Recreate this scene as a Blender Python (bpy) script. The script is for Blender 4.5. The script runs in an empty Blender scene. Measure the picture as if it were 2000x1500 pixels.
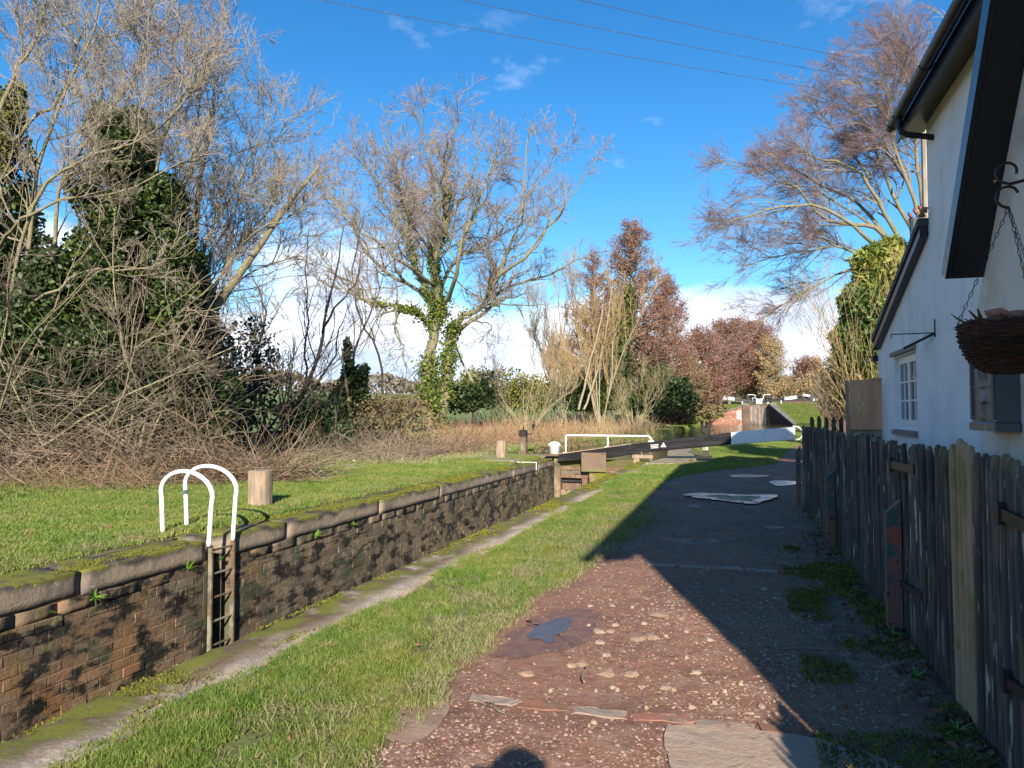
import bpy, math, random
import numpy as np
from mathutils import Vector, Matrix, noise as mnoise

random.seed(7)
R = np.random.default_rng(11)
S = bpy.context.scene
COL = S.collection

# ------------------------------------------------------------------ camera
F, HX, HY, EYE = 1420.0, 1465.0, 806.0, 1.45      # focal length in photo pixels, canal vanishing point, eye height
TH = math.atan((HX - 1000) / F)
PITCH = math.atan((HY - 750) / F)
cam_d = bpy.data.cameras.new('camera')
cam_d.sensor_width = 36.0
cam_d.lens = 36.0 * F / 2000.0
cam_d.clip_start = 0.05
cam_d.clip_end = 6000
cam = bpy.data.objects.new('camera', cam_d)
cam.location = (0, 0, EYE)
cam.rotation_euler = (math.pi / 2 + PITCH, 0, TH)
COL.objects.link(cam)
S.camera = cam

# ------------------------------------------------------------------ sky and sun
SUN_AZ = math.radians(19.5)      # shadows fall this far left of the canal direction
SUN_EL = math.radians(25.5)
sun_dir = Vector((math.sin(SUN_AZ) * math.cos(SUN_EL), -math.cos(SUN_AZ) * math.cos(SUN_EL), math.sin(SUN_EL)))
W = bpy.data.worlds.new('World')
S.world = W
W.use_nodes = True
wt = W.node_tree
for n in list(wt.nodes):
    wt.nodes.remove(n)


def wn(t, **k):
    n = wt.nodes.new(t)
    for a, b in k.items():
        setattr(n, a, b)
    return n


sky = wn('ShaderNodeTexSky', sky_type='NISHITA', sun_disc=False)
sky.sun_elevation = SUN_EL
sky.sun_rotation = math.atan2(sun_dir.x, sun_dir.y)
sky.air_density = 1.0
sky.dust_density = 0.25
sky.ozone_density = 2.2
tc = wn('ShaderNodeTexCoord')
sep = wn('ShaderNodeSeparateXYZ')
wt.links.new(tc.outputs['Generated'], sep.inputs[0])
hsv = wn('ShaderNodeHueSaturation')
hsv.inputs['Saturation'].default_value = 1.36
hsv.inputs['Value'].default_value = 0.86
wt.links.new(sky.outputs[0], hsv.inputs['Color'])
mp = wn('ShaderNodeMapping')
mp.inputs['Location'].default_value = (1.35, 0.2, 0.9)
mp.inputs['Scale'].default_value = (1.0, 1.0, 2.4)
wt.links.new(tc.outputs['Generated'], mp.inputs[0])
nz = wn('ShaderNodeTexNoise')
nz.inputs['Scale'].default_value = 3.4
nz.inputs['Detail'].default_value = 9
nz.inputs['Roughness'].default_value = 0.55
wt.links.new(mp.outputs[0], nz.inputs['Vector'])


def wmath(op, a, b=None, c=None, clamp=False):
    n = wn('ShaderNodeMath', operation=op)
    n.use_clamp = clamp
    for i, v in enumerate((a, b, c)):
        if v is None:
            continue
        if isinstance(v, (int, float)):
            n.inputs[i].default_value = v
        else:
            wt.links.new(v, n.inputs[i])
    return n.outputs[0]


low = wmath('SUBTRACT', 0.215, sep.outputs[2])
thr = wmath('MULTIPLY_ADD', low, 2.1, nz.outputs[0])
mask = wmath('MULTIPLY', wmath('SUBTRACT', thr, 0.55), 7.0, clamp=True)
wisp = wn('ShaderNodeTexNoise')
wisp.inputs['Scale'].default_value = 5.0
wisp.inputs['Detail'].default_value = 8
wisp.inputs['Roughness'].default_value = 0.6
mp2 = wn('ShaderNodeMapping')
mp2.inputs['Location'].default_value = (3.1, 1.3, 0.4)
mp2.inputs['Scale'].default_value = (1.0, 1.0, 2.0)
wt.links.new(tc.outputs['Generated'], mp2.inputs[0])
wt.links.new(mp2.outputs[0], wisp.inputs['Vector'])
wmask = wmath('MULTIPLY', wmath('SUBTRACT', wisp.outputs[0], 0.635), 2.2, clamp=True)
allm = wmath('MAXIMUM', wmath('MULTIPLY', mask, 0.93), wmask)
shade = wn('ShaderNodeTexNoise')
shade.inputs['Scale'].default_value = 6.0
shade.inputs['Detail'].default_value = 6
wt.links.new(mp.outputs[0], shade.inputs['Vector'])
cr = wn('ShaderNodeMixRGB')
cr.inputs[1].default_value = (3.3, 3.9, 5.2, 1)
cr.inputs[2].default_value = (6.6, 6.9, 7.6, 1)
wt.links.new(wmath('MULTIPLY', wmath('SUBTRACT', shade.outputs[0], 0.36), 4.0, clamp=True), cr.inputs[0])
mix = wn('ShaderNodeMixRGB')
wt.links.new(allm, mix.inputs[0])
tint = wn('ShaderNodeMixRGB', blend_type='MULTIPLY')
tint.inputs[0].default_value = 1.0
tint.inputs[2].default_value = (0.78, 0.94, 1.00, 1)
wt.links.new(hsv.outputs[0], tint.inputs[1])
wt.links.new(tint.outputs[0], mix.inputs[1])
wt.links.new(cr.outputs[0], mix.inputs[2])
bg = wn('ShaderNodeBackground')
bg.inputs['Strength'].default_value = 0.108
wt.links.new(mix.outputs[0], bg.inputs['Color'])
wo = wn('ShaderNodeOutputWorld')
wt.links.new(bg.outputs[0], wo.inputs[0])

sd = bpy.data.lights.new('sun', 'SUN')
sd.energy = 4.6
sd.angle = math.radians(0.5)
sd.color = (1.0, 0.90, 0.76)
so = bpy.data.objects.new('sun', sd)
so.rotation_euler = sun_dir.to_track_quat('Z', 'Y').to_euler()
so.location = (0, -20, 30)
COL.objects.link(so)
S.view_settings.view_transform = 'Standard'
S.view_settings.look = 'None'
S.view_settings.exposure = 1.1
S.view_settings.gamma = 1
S.view_settings.use_curve_mapping = False
S.cycles.max_bounces = 5
S.cycles.transparent_max_bounces = 8
S.cycles.sample_clamp_indirect = 4.0

# ------------------------------------------------------------------ pixel -> world (photo pixels, 2000x1500)
fwd = np.array((-math.sin(TH) * math.cos(PITCH), math.cos(TH) * math.cos(PITCH), math.sin(PITCH)))
rgt = np.array((math.cos(TH), math.sin(TH), 0.0))
upv = np.cross(rgt, fwd)
CAMP = np.array((0, 0, EYE))


def ray(px, py):
    return fwd + rgt * ((px - 1000) / F) - upv * ((py - 750) / F)


def at_z(px, py, z=0.0):
    d = ray(px, py)
    return CAMP + d * ((z - EYE) / d[2])


def at_x(px, py, x):
    d = ray(px, py)
    return CAMP + d * (x / d[0])


def at_y(px, py, y):
    d = ray(px, py)
    return CAMP + d * (y / d[1])


HF = np.array((-math.sin(TH), math.cos(TH), 0.0))


def at_d(px, py, Z):
    d = ray(px, py)
    return CAMP + d * (Z / d.dot(HF))


# ------------------------------------------------------------------ objects
def link(o, parent=None):
    COL.objects.link(o)
    if parent is not None:
        o.parent = parent
    return o


def tag(o, label=None, cat=None, group=None, kind=None):
    if label: o['label'] = label
    if cat: o['category'] = cat
    if group: o['group'] = group
    if kind: o['kind'] = kind
    return o


def empty(name, loc=(0, 0, 0), rz=0, label=None, cat=None, group=None):
    o = bpy.data.objects.new(name, None)
    o.location = loc
    o.rotation_euler = (0, 0, rz)
    o.empty_display_size = 0.2
    link(o)
    return tag(o, label, cat, group)


def mesh_np(name, V, quads=None, tris=None, smooth=False):
    me = bpy.data.meshes.new(name)
    V = np.asarray(V, dtype=np.float32).reshape(-1, 3)
    nq = 0 if quads is None else len(quads)
    nt = 0 if tris is None else len(tris)
    me.vertices.add(len(V))
    me.vertices.foreach_set('co', V.ravel())
    li = []
    if nq: li.append(np.asarray(quads, dtype=np.int32).ravel())
    if nt: li.append(np.asarray(tris, dtype=np.int32).ravel())
    li = np.concatenate(li)
    me.loops.add(len(li))
    me.loops.foreach_set('vertex_index', li)
    me.polygons.add(nq + nt)
    st = np.concatenate([np.arange(nq) * 4, nq * 4 + np.arange(nt) * 3]).astype(np.int32)
    me.polygons.foreach_set('loop_start', st)
    me.update(calc_edges=True)
    if smooth:
        me.polygons.foreach_set('use_smooth', np.ones(nq + nt, dtype=bool))
    me.validate(clean_customdata=False)
    return me


def mo(name, me, m, parent=None, loc=None):
    o = bpy.data.objects.new(name, me)
    if m is not None and len(me.materials) == 0:
        me.materials.append(m)
    link(o, parent)
    if loc is not None:
        o.location = loc
    return o


class MB:
    """collects primitives into one mesh"""
    def __init__(s):
        s.v, s.f, s.n = [], [], 0

    def add(s, verts, faces):
        s.v.extend([tuple(float(c) for c in p) for p in verts])
        s.f.extend([tuple(int(i) + s.n for i in q) for q in faces])
        s.n += len(verts)
        return s

    def box(s, x0, x1, y0, y1, z0, z1, M=None):
        vs = [(x, y, z) for z in (z0, z1) for y in (y0, y1) for x in (x0, x1)]
        if M is not None:
            vs = [tuple(M @ Vector(v)) for v in vs]
        return s.add(vs, [(0, 2, 3, 1), (4, 5, 7, 6), (0, 1, 5, 4), (2, 6, 7, 3), (0, 4, 6, 2), (1, 3, 7, 5)])

    def bbox(s, x0, x1, y0, y1, z0, z1, b=0.01, M=None):
        """box with chamfered vertical and top edges"""
        pr = [(x0 + b, y0), (x1 - b, y0), (x1, y0 + b), (x1, y1 - b), (x1 - b, y1), (x0 + b, y1), (x0, y1 - b), (x0, y0 + b)]
        cx, cy = (x0 + x1) / 2, (y0 + y1) / 2
        def ins(p, k):
            return (p[0] + (b * k if p[0] < cx else -b * k), p[1] + (b * k if p[1] < cy else -b * k))
        vs = [(p[0], p[1], z0) for p in pr] + [(p[0], p[1], z1 - b) for p in pr] + [(*ins(p, .8), z1) for p in pr]
        fs = [tuple(range(7, -1, -1)), tuple(range(16, 24))]
        for r in (0, 8):
            for i in range(8):
                j = (i + 1) % 8
                fs.append((r + i, r + j, r + 8 + j, r + 8 + i))
        if M is not None:
            vs = [tuple(M @ Vector(v)) for v in vs]
        return s.add(vs, fs)

    def prism(s, poly, axis, a, b):
        """poly: 2d outline; axis 0/1/2 extruded between a and b"""
        def P(p, t):
            if axis == 0: return (t, p[0], p[1])
            if axis == 1: return (p[0], t, p[1])
            return (p[0], p[1], t)
        n = len(poly)
        vs = [P(p, a) for p in poly] + [P(p, b) for p in poly]
        fs = [tuple(range(n - 1, -1, -1)), tuple(range(n, 2 * n))] + [(i, (i + 1) % n, n + (i + 1) % n, n + i) for i in range(n)]
        return s.add(vs, fs)

    def tube(s, pts, r, sides=8, caps=True, closed=False):
        pts = [Vector(p) for p in pts]
        n = len(pts)
        rs = r if isinstance(r, (list, tuple, np.ndarray)) else [r] * n
        vs, fs = [], []
        prev = None
        for i, p in enumerate(pts):
            if closed:
                t = pts[(i + 1) % n] - pts[i - 1]
            else:
                t = pts[min(i + 1, n - 1)] - pts[max(i - 1, 0)]
            if t.length < 1e-9: t = Vector((0, 0, 1))
            t.normalize()
            if prev is None:
                a = t.cross(Vector((0, 0, 1)))
                if a.length < .1: a = t.cross(Vector((0, 1, 0)))
            else:
                a = prev - t * prev.dot(t)
            a.normalize(); prev = a
            b = t.cross(a)
            for k in range(sides):
                w = 2 * math.pi * k / sides
                vs.append(p + (a * math.cos(w) + b * math.sin(w)) * rs[i])
        m = n if closed else n - 1
        for i in range(m):
            for k in range(sides):
                i2 = (i + 1) % n
                fs.append((i * sides + k, i * sides + (k + 1) % sides, i2 * sides + (k + 1) % sides, i2 * sides + k))
        if caps and not closed:
            fs.append(tuple(range(sides - 1, -1, -1)))
            fs.append(tuple((n - 1) * sides + k for k in range(sides)))
        return s.add(vs, fs)

    def lathe(s, prof, c=(0, 0, 0), sides=16, sq=None):
        vs, fs = [], []
        for (r, z) in prof:
            for k in range(sides):
                w = 2 * math.pi * k / sides
                vs.append((c[0] + r * math.cos(w), c[1] + r * math.sin(w), c[2] + z))
        n = len(prof)
        for i in range(n - 1):
            for k in range(sides):
                fs.append((i * sides + k, i * sides + (k + 1) % sides, (i + 1) * sides + (k + 1) % sides, (i + 1) * sides + k))
        fs.append(tuple(range(sides - 1, -1, -1)))
        fs.append(tuple((n - 1) * sides + k for k in range(sides)))
        return s.add(vs, fs)

    def rock(s, c, sx, sy, sz, seed=0, jag=.25):
        rr = random.Random(seed)
        t = (1 + 5 ** .5) / 2
        ico = [(-1, t, 0), (1, t, 0), (-1, -t, 0), (1, -t, 0), (0, -1, t), (0, 1, t), (0, -1, -t), (0, 1, -t), (t, 0, -1), (t, 0, 1), (-t, 0, -1), (-t, 0, 1)]
        fi = [(0, 11, 5), (0, 5, 1), (0, 1, 7), (0, 7, 10), (0, 10, 11), (1, 5, 9), (5, 11, 4), (11, 10, 2), (10, 7, 6), (7, 1, 8), (3, 9, 4), (3, 4, 2), (3, 2, 6), (3, 6, 8), (3, 8, 9), (4, 9, 5), (2, 4, 11), (6, 2, 10), (8, 6, 7), (9, 8, 1)]
        vs = []
        for p in ico:
            k = (1 + rr.uniform(-jag, jag)) / 1.9
            vs.append((c[0] + p[0] * k * sx, c[1] + p[1] * k * sy, c[2] + p[2] * k * sz))
        return s.add(vs, fi)

    def mesh(s, name, smooth=False):
        me = bpy.data.meshes.new(name)
        me.from_pydata(s.v, [], s.f)
        if smooth:
            me.polygons.foreach_set('use_smooth', [True] * len(me.polygons))
        me.update()
        return me

    def build(s, name, m, parent=None, smooth=False, loc=None):
        return mo(name, s.mesh(name, smooth), m, parent, loc)


def fbm(x, y, z=0.0, oct=4, seed=0):
    """cheap vectorised value noise in [-1,1]"""
    x, y, z = np.broadcast_arrays(np.asarray(x, float), np.asarray(y, float), np.asarray(z, float))
    out = np.zeros(x.shape); amp = 1.0; tot = 0.0; fr = 1.0
    def h(i, j, k):
        n = (i * 374761393 + j * 668265263 + k * 2147483647 + seed * 974634777) & 0x7fffffff
        n = ((n ^ (n >> 13)) * 1274126177) & 0x7fffffff
        return ((n ^ (n >> 16)) & 0xffff) / 32767.5 - 1
    for o in range(oct):
        X, Y, Zz = x * fr + o * 17.3, y * fr + o * 5.1, z * fr + o * 9.7
        i, j, k = np.floor(X).astype(np.int64), np.floor(Y).astype(np.int64), np.floor(Zz).astype(np.int64)
        u, v, w = X - i, Y - j, Zz - k
        u, v, w = u * u * (3 - 2 * u), v * v * (3 - 2 * v), w * w * (3 - 2 * w)
        r = 0
        for a in (0, 1):
            for b in (0, 1):
                for c in (0, 1):
                    r = r + h(i + a, j + b, k + c) * (u if a else 1 - u) * (v if b else 1 - v) * (w if c else 1 - w)
        out += amp * r; tot += amp; amp *= .5; fr *= 2
    return out / tot


# ------------------------------------------------------------------ materials
MATS = {}


def material(name, base, rough=.85, layers=(), bump=None, spec=.3, metal=0.0, rand=0.0, isl=0.0, rough_layers=(), coat=0.0, transl=0.0, scale_axes=None, bump2=None, coords='pos'):
    """base colour, then layers (scale, lo, hi, colour[, stretch][, detail]) of noise masks, all in world metres"""
    m = bpy.data.materials.new(name)
    m.use_nodes = True
    nt = m.node_tree
    b = nt.nodes['Principled BSDF']
    L = nt.links
    geo = nt.nodes.new('ShaderNodeNewGeometry')
    pos = geo.outputs['Position']
    if coords == 'obj':
        t_ = nt.nodes.new('ShaderNodeTexCoord')
        pos = t_.outputs['Object']

    def stretch(st):
        if st is None:
            return pos
        mpn = nt.nodes.new('ShaderNodeMapping')
        mpn.inputs['Scale'].default_value = st
        L.new(pos, mpn.inputs[0])
        return mpn.outputs[0]

    def mask(l):
        kind = l.get('k', 'noise')
        v = stretch(l.get('st'))
        if kind == 'noise':
            n = nt.nodes.new('ShaderNodeTexNoise')
            n.inputs['Scale'].default_value = l['s']
            n.inputs['Detail'].default_value = l.get('d', 5)
            n.inputs['Roughness'].default_value = l.get('r', .6)
            n.inputs['Distortion'].default_value = l.get('dis', 0)
            L.new(v, n.inputs['Vector'])
            out = n.outputs[0]
        elif kind == 'vor':
            n = nt.nodes.new('ShaderNodeTexVoronoi')
            n.inputs['Scale'].default_value = l['s']
            L.new(v, n.inputs['Vector'])
            out = n.outputs['Distance']
        elif kind == 'cell':
            n = nt.nodes.new('ShaderNodeTexVoronoi')
            n.inputs['Scale'].default_value = l['s']
            L.new(v, n.inputs['Vector'])
            sp = nt.nodes.new('ShaderNodeSeparateColor')
            L.new(n.outputs['Color'], sp.inputs[0])
            out = sp.outputs[0]
        elif kind == 'axis':
            sp = nt.nodes.new('ShaderNodeSeparateXYZ')
            L.new(v, sp.inputs[0])
            out = sp.outputs[l['ax']]
            if l.get('n'):
                n = nt.nodes.new('ShaderNodeTexNoise')
                n.inputs['Scale'].default_value = l.get('s', 3)
                n.inputs['Detail'].default_value = 6
                L.new(pos, n.inputs['Vector'])
                ma = nt.nodes.new('ShaderNodeMath'); ma.operation = 'MULTIPLY_ADD'
                L.new(n.outputs[0], ma.inputs[0]); ma.inputs[1].default_value = l['n']; L.new(out, ma.inputs[2])
                out = ma.outputs[0]
        mr = nt.nodes.new('ShaderNodeMapRange')
        mr.inputs['From Min'].default_value = l['lo']
        mr.inputs['From Max'].default_value = l['hi']
        mr.clamp = True
        mr.inputs['To Max'].default_value = l.get('a', 1.0)
        L.new(out, mr.inputs['Value'])
        return mr.outputs[0]

    rgb = nt.nodes.new('ShaderNodeRGB')
    rgb.outputs[0].default_value = (*base, 1)
    cur = rgb.outputs[0]
    masks = []
    for l in layers:
        mk = mask(l)
        if 'also' in l:
            mm = nt.nodes.new('ShaderNodeMath'); mm.operation = 'MULTIPLY'
            L.new(mk, mm.inputs[0]); L.new(mask(l['also']), mm.inputs[1]); mk = mm.outputs[0]
        masks.append(mk)
        mx = nt.nodes.new('ShaderNodeMixRGB')
        L.new(mk, mx.inputs[0]); L.new(cur, mx.inputs[1])
        mx.inputs[2].default_value = (*l['c'], 1)
        cur = mx.outputs[0]
    for amt, src in ((rand, 'obj'), (isl, 'isl')):
        if amt:
            if src == 'obj':
                oi = nt.nodes.new('ShaderNodeObjectInfo'); rv = oi.outputs['Random']
            else:
                rv = geo.outputs['Random Per Island']
            mr = nt.nodes.new('ShaderNodeMapRange')
            mr.inputs['To Min'].default_value = 1 - amt
            mr.inputs['To Max'].default_value = 1 + amt
            L.new(rv, mr.inputs['Value'])
            h = nt.nodes.new('ShaderNodeHueSaturation')
            L.new(mr.outputs[0], h.inputs['Value'])
            mh = nt.nodes.new('ShaderNodeMath'); mh.operation = 'MULTIPLY_ADD'
            L.new(rv, mh.inputs[0]); mh.inputs[1].default_value = -.05 * min(1, amt * 2); mh.inputs[2].default_value = .5 + .025 * min(1, amt * 2)
            L.new(mh.outputs[0], h.inputs['Hue'])
            L.new(cur, h.inputs['Color'])
            cur = h.outputs[0]
    L.new(cur, b.inputs['Base Color'])
    b.inputs['Roughness'].default_value = rough
    b.inputs['Specular IOR Level'].default_value = spec
    b.inputs['Metallic'].default_value = metal
    if coat:
        b.inputs['Coat Weight'].default_value = coat
        b.inputs['Coat Roughness'].default_value = .2
    if rough_layers:
        val = nt.nodes.new('ShaderNodeValue'); val.outputs[0].default_value = rough
        cr_ = val.outputs[0]
        for l in rough_layers:
            mk = masks[l['use']] if 'use' in l else mask(l)
            mx = nt.nodes.new('ShaderNodeMix')
            L.new(mk, mx.inputs[0]); L.new(cr_, mx.inputs[2]); mx.inputs[3].default_value = l['v']
            cr_ = mx.outputs[0]
        L.new(cr_, b.inputs['Roughness'])
    last = None
    for bp in [x for x in (bump, bump2) if x]:
        if bp.get('k') == 'vor':
            n = nt.nodes.new('ShaderNodeTexVoronoi')
            n.inputs['Scale'].default_value = bp['s']
            L.new(stretch(bp.get('st')), n.inputs['Vector'])
            h = n.outputs['Distance']
        else:
            n = nt.nodes.new('ShaderNodeTexNoise')
            n.inputs['Scale'].default_value = bp['s']
            n.inputs['Detail'].default_value = bp.get('det', 6)
            n.inputs['Roughness'].default_value = .65
            L.new(stretch(bp.get('st')), n.inputs['Vector'])
            h = n.outputs[0]
        bu = nt.nodes.new('ShaderNodeBump')
        bu.inputs['Strength'].default_value = bp.get('a', .6)
        bu.inputs['Distance'].default_value = bp['d']
        L.new(h, bu.inputs['Height'])
        if last is not None:
            L.new(last, bu.inputs['Normal'])
        last = bu.outputs[0]
    if last is not None:
        L.new(last, b.inputs['Normal'])
    if transl:
        out = nt.nodes['Material Output']
        tr = nt.nodes.new('ShaderNodeBsdfTranslucent')
        L.new(cur, tr.inputs['Color'])
        ms = nt.nodes.new('ShaderNodeMixShader')
        ms.inputs[0].default_value = transl
        L.new(b.outputs[0], ms.inputs[1]); L.new(tr.outputs[0], ms.inputs[2])
        L.new(ms.outputs[0], out.inputs['Surface'])
    m['nt'] = 1
    MATS[name] = m
    return m


GRASS = material('grass_blade', (.105, .185, .030), .6, [dict(s=.9, lo=.42, hi=.62, c=(.175, .215, .05)), dict(s=5, lo=.52, hi=.70, c=(.27, .25, .10))], isl=.45, transl=.3, spec=.25)
STRAW = material('straw_grass', (.25, .27, .11), .7, [dict(s=2.5, lo=.45, hi=.6, c=(.33, .28, .15))], isl=.3, transl=.25)
TURF = material('turf', (.10, .11, .035), .95, [dict(s=1.2, lo=.42, hi=.6, c=(.16, .18, .05)), dict(s=4, lo=.56, hi=.68, c=(.17, .12, .07))], bump=dict(s=30, d=.03))
SOIL = material('towpath_earth', (.25, .125, .080), .9,
                [dict(s=1.1, lo=.42, hi=.66, c=(.155, .078, .052)),
                 dict(s=6, lo=.50, hi=.66, c=(.28, .18, .135), a=.7),
                 dict(s=28, lo=.54, hi=.68, c=(.30, .19, .14), a=.8),
                 dict(s=16, lo=.56, hi=.66, c=(.11, .062, .046), a=.7),
                 dict(k='cell', s=170, lo=.86, hi=.94, c=(.30, .21, .15), a=.55),
                 dict(s=.8, lo=.60, hi=.66, c=(.07, .04, .032), a=.8)],
                bump=dict(s=9, d=.02, a=.7), bump2=dict(s=75, d=.008, a=.6),
                rough_layers=[dict(s=.8, lo=.60, hi=.66, v=.4), dict(s=2.2, lo=.55, hi=.72, v=.65)], spec=.2)
STONE = material('coping_stone', (.30, .235, .165), .9,
                 [dict(s=2.2, lo=.42, hi=.62, c=(.18, .145, .12)), dict(s=14, lo=.5, hi=.7, c=(.32, .26, .2), a=.5),
                  dict(k='axis', ax=2, n=.22, s=4, lo=.03, hi=.10, c=(.055, .05, .045)),
                  dict(s=2.2, lo=.43, hi=.52, c=(.15, .150, .022), also=dict(k='axis', ax=2, n=.10, s=9, lo=-.01, hi=.03)),
                  dict(s=9, lo=.68, hi=.71, c=(.6, .58, .52))],
                 bump=dict(s=16, d=.022), bump2=dict(s=80, d=.008))
WALLBRICK = material('wet_wall_brick', (.205, .15, .10), .75,
                     [dict(s=1.1, lo=.42, hi=.64, c=(.11, .092, .066)),
                      dict(s=12, lo=.45, hi=.65, c=(.25, .18, .11), a=.55),
                      dict(s=3.4, lo=.55, hi=.63, c=(.12, .115, .035), a=.7),
                      dict(s=.9, lo=.44, hi=.62, c=(.235, .13, .062), also=dict(k='axis', ax=1, lo=9.5, hi=6.0)),
                      dict(s=2.4, lo=.49, hi=.57, c=(.018, .017, .013), st=(1, 1, 2.2), d=8),
                      dict(s=9, lo=.57, hi=.66, c=(.24, .19, .13), a=.6),
                      dict(s=2.1, lo=.55, hi=.62, c=(.07, .08, .05), a=.8)],
                     bump=dict(s=22, d=.02), bump2=dict(s=80, d=.006), rand=.10,
                     rough_layers=[dict(s=3.0, lo=.50, hi=.58, v=.35)], spec=.4)
MORTAR = material('wall_backing', (.15, .11, .075), .85, [dict(s=1.1, lo=.42, hi=.64, c=(.09, .075, .055)), dict(s=.9, lo=.44, hi=.62, c=(.20, .11, .055), also=dict(k='axis', ax=1, lo=9.5, hi=6.0)), dict(s=2.4, lo=.49, hi=.57, c=(.018, .017, .013), st=(1, 1, 2.2), d=8), dict(s=12, lo=.5, hi=.65, c=(.2, .15, .10), a=.5)], bump=dict(s=18, d=.02), bump2=dict(s=60, d=.01))
CONCRETE = material('near_coping_concrete', (.40, .305, .22), .92,
                    [dict(s=3, lo=.42, hi=.6, c=(.28, .225, .18)), dict(k='cell', s=80, lo=.7, hi=.75, c=(.5, .43, .36), a=.6),
                     dict(s=3.2, lo=.34, hi=.48, c=(.13, .085, .05), also=dict(k='axis', ax=0, n=.34, s=1.6, lo=-2.52, hi=-2.72)),
                     dict(s=5.5, lo=.44, hi=.51, c=(.14, .145, .018), also=dict(k='axis', ax=0, n=.34, s=2.2, lo=-2.62, hi=-2.80)),
                     ], bump=dict(s=24, d=.012), bump2=dict(s=120, d=.006))
MOSS = material('moss', (.15, .16, .018), .95, [dict(s=8, lo=.45, hi=.6, c=(.10, .085, .02))], bump=dict(s=90, d=.02), isl=.25)
WPAINT = material('white_paint', (.80, .80, .79), .35, [dict(s=12, lo=.66, hi=.72, c=(.5, .47, .42), a=.5)], bump=dict(s=30, d=.001))
BPAINT = material('black_paint', (.028, .029, .032), .5, [dict(s=3, lo=.55, hi=.7, c=(.06, .06, .065), st=(1, 6, 6))], bump=dict(s=8, d=.01, st=(.6, 6, 8)))
IRON = material('rusty_iron', (.10, .085, .06), .7, [dict(s=9, lo=.45, hi=.6, c=(.17, .10, .05)), dict(s=4, lo=.5, hi=.62, c=(.22, .20, .14))], bump=dict(s=60, d=.003))
CASTIRON = material('black_iron', (.03, .028, .026), .5, [dict(s=12, lo=.55, hi=.7, c=(.08, .05, .03))], metal=.3, bump=dict(s=60, d=.002))
OLDWOOD = material('weathered_timber', (.36, .27, .18), .85, [dict(s=5, lo=.4, hi=.6, c=(.24, .18, .13), st=(3, 3, .6)), dict(s=30, lo=.62, hi=.68, c=(.08, .06, .045), st=(3, 3, .25))], bump=dict(s=30, d=.008, st=(2, 2, .15)))
GATEWOOD = material('lock_gate_timber', (.16, .12, .085), .8, [dict(s=2.5, lo=.45, hi=.62, c=(.28, .20, .13)), dict(s=4, lo=.5, hi=.6, c=(.06, .065, .035)), dict(s=20, lo=.6, hi=.68, c=(.04, .03, .025), st=(.4, .4, 3))], bump=dict(s=22, d=.01, st=(.3, .3, 2)))
BRICKRED = material('orange_brick', (.32, .14, .085), .9, [dict(s=7, lo=.45, hi=.62, c=(.27, .20, .15)), dict(s=25, lo=.55, hi=.7, c=(.15, .09, .06), a=.7)], rand=.3, bump=dict(s=40, d=.006))
RENDER = material('whitewashed_render', (.84, .83, .80), .9, [dict(s=1.3, lo=.45, hi=.7, c=(.72, .71, .69)), dict(s=3, lo=.55, hi=.72, c=(.62, .60, .56), st=(1, 1, .35), a=.6), dict(s=7, lo=.66, hi=.70, c=(.42, .40, .37), also=dict(k='axis', ax=1, lo=11.6, hi=12.4)), dict(s=26, lo=.67, hi=.7, c=(.5, .49, .46), a=.5)], bump=dict(s=4, d=.03), bump2=dict(s=60, d=.003))
CREAM = material('cream_render', (.66, .62, .54), .9, [dict(s=4, lo=.5, hi=.7, c=(.5, .46, .38)), dict(s=9, lo=.62, hi=.7, c=(.22, .19, .15), a=.6)], bump=dict(s=5, d=.03))
BARGE = material('black_gloss_board', (.014, .014, .016), .3, [dict(s=16, lo=.73, hi=.745, c=(.5, .48, .45))], bump=dict(s=12, d=.004, st=(8, 1, 1)), coat=.2)
PIPE = material('black_plastic', (.02, .02, .022), .28, bump=dict(s=14, d=.001))
SLATE = material('roof_slate', (.06, .06, .065), .7, [dict(s=6, lo=.5, hi=.6, c=(.11, .10, .09))], rand=.3)
PICKET = material('black_picket_paint', (.034, .037, .034), .75,
                  [dict(s=7, lo=.50, hi=.60, c=(.10, .085, .06), st=(2, 2, .35)),
                   dict(s=9, lo=.60, hi=.645, c=(.34, .31, .24), st=(2.5, 2.5, .3)),
                   dict(s=5, lo=.46, hi=.56, c=(.11, .105, .05), also=dict(k='axis', ax=2, lo=1.17, hi=1.24)),
                   dict(k='axis', ax=2, n=.3, s=3, lo=.34, hi=.10, c=(.065, .05, .038), a=.6)], rand=.35, bump=dict(s=40, d=.006, st=(2, 2, .12)))
NEWPICKET = material('bare_picket_wood', (.33, .25, .15), .8, [dict(s=8, lo=.4, hi=.62, c=(.24, .18, .10), st=(2, 2, .3)), dict(s=14, lo=.66, hi=.7, c=(.07, .05, .03), st=(2, 2, .4)), dict(s=4, lo=.5, hi=.6, c=(.20, .17, .07))], bump=dict(s=30, d=.005, st=(2, 2, .15)))
POSTPAINT = material('green_and_rust_post', (.05, .085, .08), .7, [dict(s=9, lo=.52, hi=.58, c=(.22, .09, .06)), dict(k='axis', ax=2, n=.25, s=5, lo=.62, hi=.40, c=(.16, .09, .065)), dict(s=18, lo=.6, hi=.66, c=(.02, .02, .02))], bump=dict(s=40, d=.006, st=(1, 1, .3)))
NEWFENCE = material('new_larch_boards', (.60, .35, .19), .75, [dict(s=3.5, lo=.4, hi=.62, c=(.50, .26, .13), st=(2, 2, .35)), dict(s=6, lo=.66, hi=.7, c=(.16, .06, .03))], rand=.15, bump=dict(s=30, d=.003, st=(2, 2, .1)))
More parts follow.
